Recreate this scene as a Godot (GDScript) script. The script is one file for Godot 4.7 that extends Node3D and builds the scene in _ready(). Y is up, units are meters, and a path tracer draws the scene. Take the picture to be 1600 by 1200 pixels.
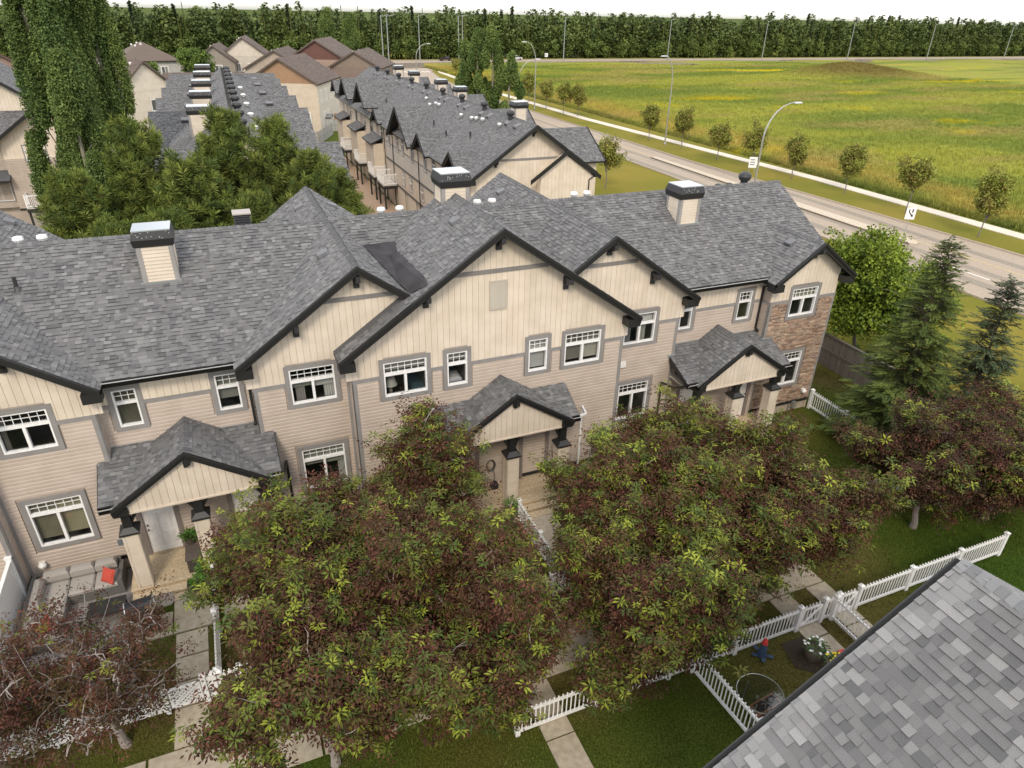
extends Node3D
# Aerial view over a row of townhouses, its front yards with cherry trees, neighbouring rows, a boulevard and a meadow.

const CAM := Vector3(0, 16.2, 0)
var rng := RandomNumberGenerator.new()
var taken := {}
var cnt := {}
var in_world := {}
var M := {}          # materials by name
var tex := {}        # shared textures
var leafmesh := {}   # leaf cluster meshes

# ---------------------------------------------------------------- mesh builder
class MB:
	var v := PackedVector3Array()
	var n := PackedVector3Array()
	var c := PackedColorArray()
	var col := Color.WHITE
	func tri(a: Vector3, b: Vector3, d: Vector3) -> void:   # counter-clockwise seen from outside
		var nn := (b - a).cross(d - a).normalized()
		v.append(a); v.append(d); v.append(b)
		for i in 3:
			n.append(nn); c.append(col)
	func quad(a: Vector3, b: Vector3, d: Vector3, e: Vector3) -> void:
		var nn := (b - a).cross(d - a)
		if nn.length_squared() < 1e-14:
			nn = (d - a).cross(e - a)
		nn = nn.normalized()
		v.append(a); v.append(d); v.append(b)
		v.append(a); v.append(e); v.append(d)
		for i in 6:
			n.append(nn); c.append(col)
	func hexa(p: Array) -> void:   # p[0..3] bottom ring ccw from above, p[4..7] top ring
		quad(p[4], p[5], p[6], p[7])
		quad(p[3], p[2], p[1], p[0])
		for i in 4:
			var j := (i + 1) % 4
			quad(p[i], p[j], p[j + 4], p[i + 4])
	func box(lo: Vector3, hi: Vector3) -> void:
		hexa([Vector3(lo.x, lo.y, hi.z), Vector3(hi.x, lo.y, hi.z), Vector3(hi.x, lo.y, lo.z), Vector3(lo.x, lo.y, lo.z),
			Vector3(lo.x, hi.y, hi.z), Vector3(hi.x, hi.y, hi.z), Vector3(hi.x, hi.y, lo.z), Vector3(lo.x, hi.y, lo.z)])
	func obox(o: Vector3, x: Vector3, y: Vector3, z: Vector3) -> void:   # centre and half axes (right-handed)
		hexa([o - x - y + z, o + x - y + z, o + x - y - z, o - x - y - z, o - x + y + z, o + x + y + z, o + x + y - z, o - x + y - z])
	func bar(a: Vector3, b: Vector3, w: float, h: float, up := Vector3.UP) -> void:
		var d := (b - a).normalized()
		if absf(d.dot(up)) > 0.98:
			up = Vector3(0, 0, 1)
		var s := up.cross(d).normalized()
		var u := d.cross(s)
		obox((a + b) * 0.5, s * w * 0.5, u * h * 0.5, d * (b - a).length() * 0.5)
	func prism(pts: Array, ext: Vector3) -> void:   # pts ccw seen from the side ext points to
		var k := pts.size()
		for i in range(1, k - 1):
			tri(pts[0] + ext, pts[i] + ext, pts[i + 1] + ext)
			tri(pts[0], pts[i + 1], pts[i])
		for i in k:
			var j := (i + 1) % k
			quad(pts[i], pts[j], pts[j] + ext, pts[i] + ext)
	func tube(pts: Array, rad: Array, sides := 6, cap := true) -> void:
		var prev := []
		var ref := Vector3(0.31, 0.2, 0.93)
		for i in pts.size():
			var d: Vector3 = (pts[mini(i + 1, pts.size() - 1)] - pts[maxi(i - 1, 0)]).normalized()
			var s := ref.cross(d)
			if s.length() < 0.05:
				s = Vector3.RIGHT.cross(d)
			s = s.normalized()
			var u := d.cross(s)
			var ring := []
			for k in sides:
				var a := TAU * k / sides
				ring.append(pts[i] + (s * cos(a) + u * sin(a)) * rad[i])
			if i > 0:
				for k in sides:
					var k2 := (k + 1) % sides
					quad(prev[k], prev[k2], ring[k2], ring[k])
			elif cap:
				for k in range(1, sides - 1):
					tri(ring[0], ring[k + 1], ring[k])
			prev = ring
		if cap:
			for k in range(1, sides - 1):
				tri(prev[0], prev[k], prev[k + 1])
	func lathe(o: Vector3, prof: Array, sides := 12) -> void:   # prof: Vector2(radius, height) from low to high
		for i in prof.size() - 1:
			for k in sides:
				var a := TAU * k / sides
				var b := TAU * (k + 1) / sides
				var p: Vector2 = prof[i]
				var q: Vector2 = prof[i + 1]
				var p1 := o + Vector3(cos(a) * p.x, p.y, -sin(a) * p.x)
				var p2 := o + Vector3(cos(b) * p.x, p.y, -sin(b) * p.x)
				var q1 := o + Vector3(cos(a) * q.x, q.y, -sin(a) * q.x)
				var q2 := o + Vector3(cos(b) * q.x, q.y, -sin(b) * q.x)
				if p.x < 1e-5:
					tri(p1, q2, q1)
				elif q.x < 1e-5:
					tri(p1, p2, q1)
				else:
					quad(p1, p2, q2, q1)
	func add(m: MB, t: Transform3D) -> void:
		for i in m.v.size():
			v.append(t * m.v[i]); n.append((t.basis * m.n[i]).normalized()); c.append(m.c[i])
	func mesh(mat: Material) -> ArrayMesh:
		var a := []
		a.resize(Mesh.ARRAY_MAX)
		a[Mesh.ARRAY_VERTEX] = v
		a[Mesh.ARRAY_NORMAL] = n
		a[Mesh.ARRAY_COLOR] = c
		var am := ArrayMesh.new()
		am.add_surface_from_arrays(Mesh.PRIMITIVE_TRIANGLES, a)
		am.surface_set_material(0, mat)
		return am

# ---------------------------------------------------------------- scene helpers
func lin(r: float, g: float, b: float) -> Color:
	return Color(r, g, b)
func hexc(h: String) -> Color:   # an sRGB hex as a linear colour
	return Color(h).srgb_to_linear()
func unique_name(s: String) -> String:
	var k: int = taken.get(s, 0)
	taken[s] = k + 1
	return s if k == 0 else "%s_%03d" % [s, k]
func tag(o: Node3D, label: String, category: String, group := "", kind := "") -> void:
	o.set_meta("label", label); o.set_meta("category", category)
	if group: o.set_meta("group", group)
	if kind: o.set_meta("kind", kind)
func thing(called: String, label: String, category: String, at := Vector3.ZERO, turn := 0.0, group := "") -> Node3D:
	var o := Node3D.new()
	o.name = unique_name(called)
	add_child(o)
	o.position = at
	o.rotation.y = turn
	tag(o, label, category, group)
	return o
func node(called: String, mesh: Mesh, parent: Node, kind := "") -> MeshInstance3D:
	var o := MeshInstance3D.new()
	o.mesh = mesh
	if parent == self:
		o.name = unique_name(called)
	else:
		var k := [parent.get_instance_id(), called]
		var i: int = cnt.get(k, 0)
		cnt[k] = i + 1
		o.name = called if i == 0 else "%s_%03d" % [called, i]
	parent.add_child(o, true)
	if kind: o.set_meta("kind", kind)
	return o
# a part whose mesh is given in world axes, hung under a thing that stands (unturned) at its base
func part(called: String, b: MB, mat: String, parent: Node, kind := "") -> MeshInstance3D:
	if b.v.is_empty():
		b.tri(Vector3.ZERO, Vector3(0.001, 0, 0), Vector3(0, 0, 0.001))
	var o := node(called, b.mesh(M[mat]), parent, kind)
	if parent != self and parent.get_parent() == self and parent is Node3D and not parent is MeshInstance3D:
		if in_world.has(parent.get_instance_id()):
			o.position = -parent.position
	return o
func world_thing(called: String, label: String, category: String, at: Vector3, group := "") -> Node3D:
	var o := thing(called, label, category, at, 0.0, group)
	in_world[o.get_instance_id()] = true
	return o
func struct(called: String, b: MB, mat: String) -> MeshInstance3D:
	var o := part(called, b, mat, self)
	o.set_meta("kind", "structure")
	return o

func noise_tex(seed_: int, freq: float, lo: Color, hi: Color, size := 512, oct := 4, bump := false) -> NoiseTexture2D:
	var f := FastNoiseLite.new()
	f.seed = seed_
	f.noise_type = FastNoiseLite.TYPE_SIMPLEX_SMOOTH
	f.frequency = freq
	f.fractal_octaves = oct
	var t := NoiseTexture2D.new()
	t.width = size; t.height = size; t.seamless = true
	t.noise = f
	if bump:
		t.as_normal_map = true
		t.bump_strength = 4.0
	else:
		var g := Gradient.new()
		g.colors = PackedColorArray([lo, hi])
		g.offsets = PackedFloat32Array([0.2, 0.8])
		t.color_ramp = g
	return t
func mat(called: String, col: Color, rough := 0.8, t: Texture2D = null, scale := 1.0, metal := 0.0, world := true) -> StandardMaterial3D:
	var m := StandardMaterial3D.new()
	m.resource_name = called
	m.albedo_color = col.linear_to_srgb()
	m.roughness = rough
	m.metallic = metal
	m.vertex_color_use_as_albedo = true
	if t:
		m.albedo_texture = t
		m.uv1_triplanar = true
		m.uv1_world_triplanar = world
		m.uv1_scale = Vector3.ONE * scale
	M[called] = m
	return m

func make_materials() -> void:
	var g := noise_tex(1, 0.09, Color(0.78, 0.78, 0.78), Color(1, 1, 1), 512, 5)
	var soft := noise_tex(2, 0.006, Color(0.955, 0.95, 0.94), Color(1, 1, 1), 512, 5)
	var streak := noise_tex(3, 0.02, Color(0.95, 0.945, 0.94), Color(1, 1, 1), 512, 5)
	mat("shingle", Color.WHITE, 0.92, g, 1.6)
	mat("vinyl", Color.WHITE, 0.55, soft, 0.35)
	mat("trim", Color.WHITE, 0.6, soft, 0.5)
	mat("black", Color.WHITE, 0.5, streak, 0.8)
	mat("white", Color.WHITE, 0.45, streak, 0.7)
	mat("metal", Color.WHITE, 0.38, streak, 0.9, 0.6)
	mat("stone", Color.WHITE, 0.9, g, 1.3)
	mat("concrete", Color.WHITE, 0.9, noise_tex(4, 0.02, Color(0.9, 0.89, 0.88), Color(1, 1, 1), 512, 6), 0.4)
	mat("wood", Color.WHITE, 0.8, noise_tex(5, 0.03, Color(0.86, 0.85, 0.83), Color(1, 1, 1), 512, 5), 0.6)
	mat("fabric", Color.WHITE, 0.95, g, 2.5)
	mat("bark", Color.WHITE, 0.95, g, 2.0)
	mat("soil", Color.WHITE, 0.98, g, 0.8)
	var rub := mat("rubber", Color.WHITE, 0.62, noise_tex(6, 0.006, Color(0.55, 0.53, 0.52), Color(1, 1, 1), 512, 5), 0.35)
	rub.metallic_specular = 0.4
	mat("plain", Color.WHITE, 0.7)
	mat("room", Color.WHITE, 0.9)
	mat("road", Color.WHITE, 0.9, noise_tex(7, 0.03, Color(0.9, 0.89, 0.88), Color(1, 1, 1), 512, 6), 0.3)
	mat("lawn", Color.WHITE, 0.97, noise_tex(8, 0.05, Color(0.68, 0.68, 0.64), Color(1, 1, 1), 512, 6), 0.5)
	var gl := StandardMaterial3D.new()
	gl.resource_name = "glass"
	gl.transparency = BaseMaterial3D.TRANSPARENCY_ALPHA
	gl.albedo_color = Color(0.12, 0.14, 0.14, 0.18)
	gl.roughness = 0.04
	gl.metallic_specular = 0.5
	M["glass"] = gl
	for k in ["leaf", "needle"]:
		var lf := mat(k, Color.WHITE, 0.62)
		lf.backlight_enabled = true
		lf.backlight = Color(0.28, 0.32, 0.12) if k == "leaf" else Color(0.1, 0.13, 0.06)
		lf.cull_mode = BaseMaterial3D.CULL_DISABLED
	M["lawn"].metallic_specular = 0.12
	M["leaf"].metallic_specular = 0.3
	M["needle"].metallic_specular = 0.25
	var gr := mat("grass", Color.WHITE, 0.8)
	gr.metallic_specular = 0.15
	gr.cull_mode = BaseMaterial3D.CULL_DISABLED
	gr.backlight_enabled = true
	gr.backlight = Color(0.2, 0.22, 0.08)

# ---------------------------------------------------------------- shingled roofs
const EXPO := 0.143
var shades := [Color(0.154, 0.152, 0.156), Color(0.17, 0.168, 0.171), Color(0.139, 0.137, 0.142), Color(0.225, 0.221, 0.223), Color(0.112, 0.111, 0.116), Color(0.193, 0.19, 0.193)]
var pick := [0, 0, 0, 1, 1, 1, 2, 2, 2, 3, 4, 4, 5, 5, 0, 1]
var widths := [0.1, 0.13, 0.155, 0.185, 0.225]
var tabmesh := {}
func tab_into(b: MB, o: Vector3, u: Vector3, s: Vector3, n: Vector3, q: Array, h: float, tone: Color) -> void:
	# q: four Vector2 (u, s) from the lower left, counter-clockwise
	b.col = tone
	var a: Vector3 = o + u * q[0].x + s * q[0].y + n * h
	var d: Vector3 = o + u * q[1].x + s * q[1].y + n * h
	var e: Vector3 = o + u * q[2].x + s * q[2].y + n * 0.004
	var f: Vector3 = o + u * q[3].x + s * q[3].y + n * 0.004
	b.quad(a, d, e, f)
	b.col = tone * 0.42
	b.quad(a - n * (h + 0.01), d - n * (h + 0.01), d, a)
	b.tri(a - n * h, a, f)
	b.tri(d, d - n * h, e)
func span(poly: Array, y: float) -> Vector2:
	var lo := 1e9
	var hi := -1e9
	for i in poly.size():
		var p: Vector2 = poly[i]
		var q: Vector2 = poly[(i + 1) % poly.size()]
		if (p.y <= y and q.y >= y) or (q.y <= y and p.y >= y):
			var x := p.x if absf(q.y - p.y) < 1e-6 else p.x + (q.x - p.x) * (y - p.y) / (q.y - p.y)
			lo = minf(lo, x); hi = maxf(hi, x)
			if absf(q.y - p.y) < 1e-6:
				lo = minf(lo, q.x); hi = maxf(hi, q.x)
	return Vector2(lo, hi)
# collects the tabs of one plane. poly in (u, s) metres, convex; hidden(p) says whether another roof covers p
func tabs(out: Array, poly: Array, o: Vector3, u: Vector3, s: Vector3, hidden: Callable, scale := 1.0) -> void:
	var n := u.cross(s).normalized()
	var lo := 1e9
	var hi := -1e9
	for p in poly:
		lo = minf(lo, p.y); hi = maxf(hi, p.y)
	var ex := EXPO * scale
	var y := lo
	while y < hi - 0.02:
		var y1 := minf(y + ex, hi)
		var a := span(poly, y + 0.001)
		var e := span(poly, y1 - 0.001)
		var x := minf(a.x, e.x) - rng.randf() * 0.3
		var xe := maxf(a.y, e.y)
		while x < xe:
			var wi := rng.randi() % 5
			var x1: float = x + widths[wi] * scale
			var q := [Vector2(clampf(x, a.x, a.y), y), Vector2(clampf(x1, a.x, a.y), y), Vector2(clampf(x1, e.x, e.y), y1), Vector2(clampf(x, e.x, e.y), y1)]
			var full: bool = x >= a.x and x >= e.x and x1 <= a.y and x1 <= e.y and y1 - y > ex * 0.95
			var w0: float = q[1].x - q[0].x
			var w1: float = q[2].x - q[3].x
			if w0 > 0.01 or w1 > 0.01:
				var c: Vector2 = (q[0] + q[1] + q[2] + q[3]) * 0.25
				var wp := o + u * c.x + s * c.y
				if not hidden.is_valid() or not hidden.call(wp):
					var ti: int = pick[rng.randi() % pick.size()]
					out.append({"o": o, "u": u, "s": s, "n": n, "q": q, "full": full, "w": wi, "t": ti, "d": wp.distance_squared_to(CAM), "tooth": rng.randf() < 0.52, "j": rng.randf_range(0.9, 1.1), "sc": scale})
			x = x1
		y += ex
# hangs the tabs under a roof: the `single` nearest whole ones as shingles of their own, the rest joined
func lay(out: Array, parent: Node, single: int) -> int:
	var picked := {}
	if single > 0:
		var idx := []
		for i in out.size():
			if out[i].full: idx.append(i)
		idx.sort_custom(func(a, b): return out[a].d < out[b].d)
		for i in idx.slice(0, single): picked[i] = true
	var b := MB.new()
	var hs := [0.014, 0.018, 0.013, 0.022, 0.012, 0.02]
	for i in out.size():
		var t: Dictionary = out[i]
		var h: float = 0.027 if t.tooth else hs[t.t] * 0.5
		if picked.has(i):
			var key := [t.w, t.t, t.sc, t.tooth]
			if not tabmesh.has(key):
				var m := MB.new()
				var w: float = widths[t.w] * t.sc
				tab_into(m, Vector3.ZERO, Vector3.RIGHT, Vector3.UP, Vector3(0, 0, 1), [Vector2(0, 0), Vector2(w, 0), Vector2(w, EXPO * t.sc), Vector2(0, EXPO * t.sc)], h, shades[t.t])
				tabmesh[key] = m.mesh(M["shingle"])
			var s := node("shingle", tabmesh[key], parent)
			var q: Vector2 = t.q[0]
			s.transform = Transform3D(Basis(t.u, t.s, t.n), t.o + t.u * q.x + t.s * q.y)
		else:
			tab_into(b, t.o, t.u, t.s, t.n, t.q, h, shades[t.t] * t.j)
	if not b.v.is_empty():
		part("shingles", b, "shingle", parent, "stuff")
	return picked.size()
# one slope as a slab: corner points of its top, counter-clockwise seen from above
func slab(b: MB, pts: Array, thick: float, top := Color(0.1, 0.1, 0.105), under := Color(0.02, 0.02, 0.022)) -> void:
	var dn := Vector3.DOWN * thick
	var k := pts.size()
	b.col = top
	for i in range(1, k - 1):
		b.tri(pts[0], pts[i], pts[i + 1])
	b.col = under
	for i in range(1, k - 1):
		b.tri(pts[0] + dn, pts[i + 1] + dn, pts[i] + dn)
	for i in k:
		var j := (i + 1) % k
		b.quad(pts[i] + dn, pts[j] + dn, pts[j], pts[i])
# bent caps along a ridge
func ridge_caps(b: MB, a: Vector3, e: Vector3, sl: Vector3, sr: Vector3, tone := Color(0.15, 0.15, 0.155)) -> void:
	var d := (e - a).normalized()
	var len := a.distance_to(e)
	var k := int(len / 0.14)
	for i in k:
		var p := a + d * (i * len / k)
		var q := a + d * ((i + 1.25) * len / k)
		b.col = tone * rng.randf_range(0.75, 1.25)
		var up := Vector3.UP * 0.034
		var lo := Vector3.UP * 0.016
		b.quad(p + up, p + sl * 0.16 + up, q + sl * 0.16 + lo, q + lo)
		b.quad(p + sr * 0.16 + up, p + up, q + lo, q + sr * 0.16 + lo)
		b.col = tone * 0.45
		b.quad(p, p + sl * 0.16, p + sl * 0.16 + up, p + up)
		b.quad(p + sr * 0.16, p, p + up, p + sr * 0.16 + up)

# ---------------------------------------------------------------- walls and windows
class Face:   # an upright face: x to the right seen from outside, y up (world height), d outwards
	var o: Vector3
	var r: Vector3
	var f: Vector3
	var k := 1.0      # depths are scaled by k and moved out by off
	var off := 0.0
	func _init(o_: Vector3, r_: Vector3) -> void:
		o = o_; r = r_; f = r_.cross(Vector3.UP)
	func at(x: float, y: float, d := 0.0) -> Vector3:
		return o + r * x + Vector3.UP * y + f * (off + d * k)
	func bx(b: MB, x0: float, y0: float, x1: float, y1: float, d0: float, d1: float) -> void:
		b.hexa([at(x0, y0, d1), at(x1, y0, d1), at(x1, y0, d0), at(x0, y0, d0), at(x0, y1, d1), at(x1, y1, d1), at(x1, y1, d0), at(x0, y1, d0)])
	func rect(b: MB, x0: float, y0: float, x1: float, y1: float, d: float) -> void:
		b.quad(at(x0, y0, d), at(x1, y0, d), at(x1, y1, d), at(x0, y1, d))

var C := {"cream": Color(0.68, 0.59, 0.49), "taupe": Color(0.45, 0.375, 0.32), "trim": Color(0.245, 0.232, 0.228), "black": Color(0.016, 0.016, 0.018), "white": Color(0.82, 0.82, 0.82),
	"tan": Color(0.56, 0.45, 0.31), "conc": Color(0.46, 0.4, 0.32), "greysiding": Color(0.4, 0.385, 0.36)}

# pieces of [a, b] left over when the holes are cut out
func cut(a: float, b: float, holes: Array) -> Array:
	var res := [[a, b]]
	for h in holes:
		var nx := []
		for s in res:
			if h[1] <= s[0] or h[0] >= s[1]:
				nx.append(s)
			else:
				if h[0] > s[0] + 0.005: nx.append([s[0], h[0]])
				if h[1] < s[1] - 0.005: nx.append([h[1], s[1]])
		res = nx
	return res
# flat backing with rectangular openings; holes are [x0, y0, x1, y1]
func backing(F: Face, x0: float, y0: float, x1: float, y1: float, holes: Array, col: Color, parent: Node, d := -0.015) -> MeshInstance3D:
	var b := MB.new()
	b.col = col
	var xs := [x0, x1]
	for h in holes:
		for k in [h[0], h[2]]:
			if k > x0 and k < x1: xs.append(k)
	xs.sort()
	for i in xs.size() - 1:
		if xs[i + 1] - xs[i] < 0.002: continue
		var mid: float = (xs[i] + xs[i + 1]) * 0.5
		var hy := []
		for h in holes:
			if h[0] < mid and h[2] > mid: hy.append([h[1], h[3]])
		for s in cut(y0, y1, hy):
			F.bx(b, xs[i], s[0], xs[i + 1], s[1], d - 0.1, d)
	return part("wall", b, "vinyl", parent)
# horizontal vinyl laps
func laps(F: Face, x0: float, y0: float, x1: float, y1: float, holes: Array, col: Color, parent: Node, h := 0.128) -> void:
	var b := MB.new()
	var y := y0
	while y < y1 - 0.01:
		var t := minf(y + h, y1)
		var hx := []
		for q in holes:
			if q[1] - 0.09 <= y and q[3] + 0.09 >= t: hx.append([q[0] - 0.05, q[2] + 0.05])
		var k := rng.randf_range(0.96, 1.04)
		for s in cut(x0, x1, hx):
			b.col = col * k
			var m := lerpf(y, t, 0.66)
			b.quad(F.at(s[0], y, 0.03), F.at(s[1], y, 0.03), F.at(s[1], m, 0.026), F.at(s[0], m, 0.026))
			b.quad(F.at(s[0], m, 0.026), F.at(s[1], m, 0.026), F.at(s[1], t, -0.004), F.at(s[0], t, -0.004))
			b.quad(F.at(s[0], y, -0.006), F.at(s[1], y, -0.006), F.at(s[1], y, 0.03), F.at(s[0], y, 0.03))
			b.quad(F.at(s[0], y, 0), F.at(s[0], y, 0.03), F.at(s[0], m, 0.026), F.at(s[0], t, 0.0))
			b.quad(F.at(s[1], y, 0.03), F.at(s[1], y, 0), F.at(s[1], t, 0.0), F.at(s[1], m, 0.026))
		y = t
	part("siding", b, "vinyl", parent, "stuff")
# upright boards between bottom(x) and top(x); each a piece of its own when single
func boards(F: Face, x0: float, x1: float, bottom: Callable, top: Callable, holes: Array, col: Color, parent: Node, single := true, w := 0.203, peak := INF) -> void:
	var all := MB.new()
	var x := x0
	while x < x1 - 0.02:
		var xe := minf(x + w, x1)
		var hy := []
		for q in holes:
			if q[0] - 0.02 <= x and q[2] + 0.02 >= xe: hy.append([q[1] - 0.05, q[3] + 0.05])
		var g := 0.008
		var yb := maxf(bottom.call(x), bottom.call(xe))
		var ta: float = top.call(x)
		var te: float = top.call(xe)
		var tm := maxf(ta, te)
		if peak > x and peak < xe: tm = top.call(peak)
		var pieces := cut(yb, tm, hy)
		for s in pieces:
			var b := MB.new()
			b.col = col * rng.randf_range(0.97, 1.03)
			var l0 := minf(ta, s[1])
			var l1 := minf(te, s[1])
			if l0 <= s[0] + 0.01 and l1 <= s[0] + 0.01: continue
			l0 = maxf(l0, s[0] + 0.005); l1 = maxf(l1, s[0] + 0.005)
			var pts := [F.at(x + g, s[0], 0.012), F.at(xe - g, s[0], 0.012), F.at(xe - g, l1, 0.012)]
			if peak > x and peak < xe and s[1] > tm - 0.01:
				pts.append(F.at(peak, tm, 0.012))
			pts.append(F.at(x + g, l0, 0.012))
			for i in range(1, pts.size() - 1):
				b.tri(pts[0], pts[i], pts[i + 1])
			b.col = col * 0.9
			b.quad(F.at(xe - g, s[0], 0.012), F.at(xe, s[0], -0.004), F.at(xe, l1, -0.004), F.at(xe - g, l1, 0.012))
			b.quad(F.at(x, s[0], -0.004), F.at(x + g, s[0], 0.012), F.at(x + g, l0, 0.012), F.at(x, l0, -0.004))
			if single: part("board", b, "vinyl", parent)
			else: all.add(b, Transform3D())
		x = xe
	if not single: part("boards", all, "vinyl", parent, "stuff")
# coursed ledge stone
func ledge_stone(F: Face, x0: float, y0: float, x1: float, y1: float, holes: Array, parent: Node, single: int) -> void:
	var cols := [Color(0.46, 0.31, 0.22), Color(0.54, 0.38, 0.27), Color(0.38, 0.25, 0.18), Color(0.46, 0.36, 0.28), Color(0.58, 0.43, 0.32), Color(0.3, 0.2, 0.15), Color(0.42, 0.31, 0.24)]
	var rest := MB.new()
	var n := 0
	var y := y1
	while y > y0 + 0.02:
		var h := rng.randf_range(0.045, 0.08)
		var yb := maxf(y - h, y0)
		var hx := []
		for q in holes:
			if q[1] - 0.06 <= yb and q[3] + 0.06 >= y: hx.append([q[0] - 0.04, q[2] + 0.04])
		for s in cut(x0, x1, hx):
			var x: float = s[0]
			while x < s[1] - 0.01:
				var xe := minf(x + rng.randf_range(0.12, 0.42), s[1])
				if s[1] - xe < 0.1: xe = s[1]
				var d := rng.randf_range(0.02, 0.07)
				var b := MB.new()
				b.col = cols[rng.randi() % cols.size()] * rng.randf_range(0.85, 1.2)
				var e := 0.008
				b.hexa([F.at(x + e, yb + e, d), F.at(xe - e, yb + e, d * rng.randf_range(0.8, 1.0)), F.at(xe - e, yb + e, -0.02), F.at(x + e, yb + e, -0.02),
					F.at(x + e, y - e, d * rng.randf_range(0.7, 1.0)), F.at(xe - e, y - e, d), F.at(xe - e, y - e, -0.02), F.at(x + e, y - e, -0.02)])
				if n < single and rng.randf() < 0.32 and xe - x > 0.16:
					part("stone", b, "stone", parent); n += 1
				else:
					rest.add(b, Transform3D())
				x = xe
		y = yb
	part("stones", rest, "stone", parent, "stuff")
# a vinyl window: o {cols, slider, transom, blind (0..1 drawn), bcol, casing, curtain}
func window(F: Face, x0: float, y0: float, x1: float, y1: float, parent: Node, o := {}) -> MeshInstance3D:
	if not o.get("room", true):   # set on a solid wall
		F = Face.new(F.o, F.r)
		F.k = 0.15
		F.off = 0.06
	var slider: bool = o.get("slider", x1 - x0 > 1.3)
	var cols: int = o.get("cols", 6 if x1 - x0 > 1.3 else 3)
	var tr: float = o.get("transom", 0.44)
	var cw: float = o.get("cw", 0.125)
	var fw := 0.048
	var wf := MB.new()
	wf.col = C.white
	F.bx(wf, x0, y0, x1, y0 + fw, -0.1, 0.03)
	F.bx(wf, x0, y1 - fw, x1, y1, -0.1, 0.03)
	F.bx(wf, x0, y0 + fw, x0 + fw, y1 - fw, -0.1, 0.03)
	F.bx(wf, x1 - fw, y0 + fw, x1, y1 - fw, -0.1, 0.03)
	var yt := y1 - tr
	if tr > 0:
		F.bx(wf, x0 + fw, yt - 0.045, x1 - fw, yt + 0.045, -0.095, 0.026)
	var top := yt - 0.045 if tr > 0 else y1 - fw
	var xm := (x0 + x1) * 0.5
	if slider:
		F.bx(wf, xm - 0.04, y0 + fw, xm + 0.04, top, -0.095, 0.024)
	var w := part("window", wf, "white", parent)
	if cw > 0:
		var c := MB.new()
		c.col = o.get("ccol", C.trim)
		F.bx(c, x0 - cw, y0 - cw, x1 + cw, y0, -0.012, 0.045)
		F.bx(c, x0 - cw, y1, x1 + cw, y1 + cw, -0.012, 0.045)
		F.bx(c, x0 - cw, y0, x0, y1, -0.012, 0.043)
		F.bx(c, x1, y0, x1 + cw, y1, -0.012, 0.043)
		part("casing", c, "trim", w)
	if tr > 0 and cols > 0:
		var g := MB.new()
		g.col = C.white
		for i in range(1, cols):
			var gx := lerpf(x0 + fw, x1 - fw, float(i) / cols)
			F.bx(g, gx - 0.009, yt + 0.045, gx + 0.009, y1 - fw, -0.06, -0.044)
		var gy := (yt + 0.045 + y1 - fw) * 0.5
		F.bx(g, x0 + fw, gy - 0.009, x1 - fw, gy + 0.009, -0.058, -0.042)
		part("grille", g, "white", w)
	# panes
	var spans := []
	if tr > 0: spans.append([x0 + fw, yt + 0.045, x1 - fw, y1 - fw])
	if slider:
		spans.append([x0 + fw, y0 + fw, xm - 0.04, top]); spans.append([xm + 0.04, y0 + fw, x1 - fw, top])
	else:
		spans.append([x0 + fw, y0 + fw, x1 - fw, top])
	for s in spans:
		var p := MB.new()
		F.rect(p, s[0], s[1], s[2], s[3], -0.066)
		part("pane", p, "glass", w)
	# room behind
	if o.get("room", true):
		var rm := MB.new()
		var dd := -1.6
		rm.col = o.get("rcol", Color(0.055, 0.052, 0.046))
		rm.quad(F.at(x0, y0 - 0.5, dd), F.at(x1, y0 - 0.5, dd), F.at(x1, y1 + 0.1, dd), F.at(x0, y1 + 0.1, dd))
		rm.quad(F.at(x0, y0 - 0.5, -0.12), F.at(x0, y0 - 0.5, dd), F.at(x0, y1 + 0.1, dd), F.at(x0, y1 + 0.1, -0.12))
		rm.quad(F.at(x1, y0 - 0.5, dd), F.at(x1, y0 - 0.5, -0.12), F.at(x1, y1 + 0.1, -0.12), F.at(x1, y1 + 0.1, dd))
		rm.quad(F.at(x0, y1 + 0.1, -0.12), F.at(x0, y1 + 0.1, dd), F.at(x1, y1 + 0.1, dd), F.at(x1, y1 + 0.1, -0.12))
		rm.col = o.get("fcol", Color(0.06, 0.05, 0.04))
		rm.quad(F.at(x0, y0 - 0.5, -0.12), F.at(x1, y0 - 0.5, -0.12), F.at(x1, y0 - 0.5, dd), F.at(x0, y0 - 0.5, dd))
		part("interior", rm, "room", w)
	var bl = o.get("blind", null)
	if bl != null:   # list of [from, to (fractions of the width), drawn down fraction, colour, slatted]
		for q in bl:
			var b := MB.new()
			var xa := lerpf(x0 + fw, x1 - fw, q[0])
			var xb := lerpf(x0 + fw, x1 - fw, q[1])
			var ya: float = lerpf(y1 - fw, y0 + fw, q[2])
			b.col = q[3]
			if q[4]:
				var y := y1 - fw
				while y > ya + 0.02:
					b.quad(F.at(xa, y - 0.055, -0.135), F.at(xb, y - 0.055, -0.135), F.at(xb, y, -0.155), F.at(xa, y, -0.155))
					y -= 0.05
			else:
				F.bx(b, xa, ya, xb, y1 - fw, -0.16, -0.15)
				F.bx(b, xa, ya - 0.03, xb, ya, -0.165, -0.145)
			part("blind", b, "fabric", w)
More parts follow.
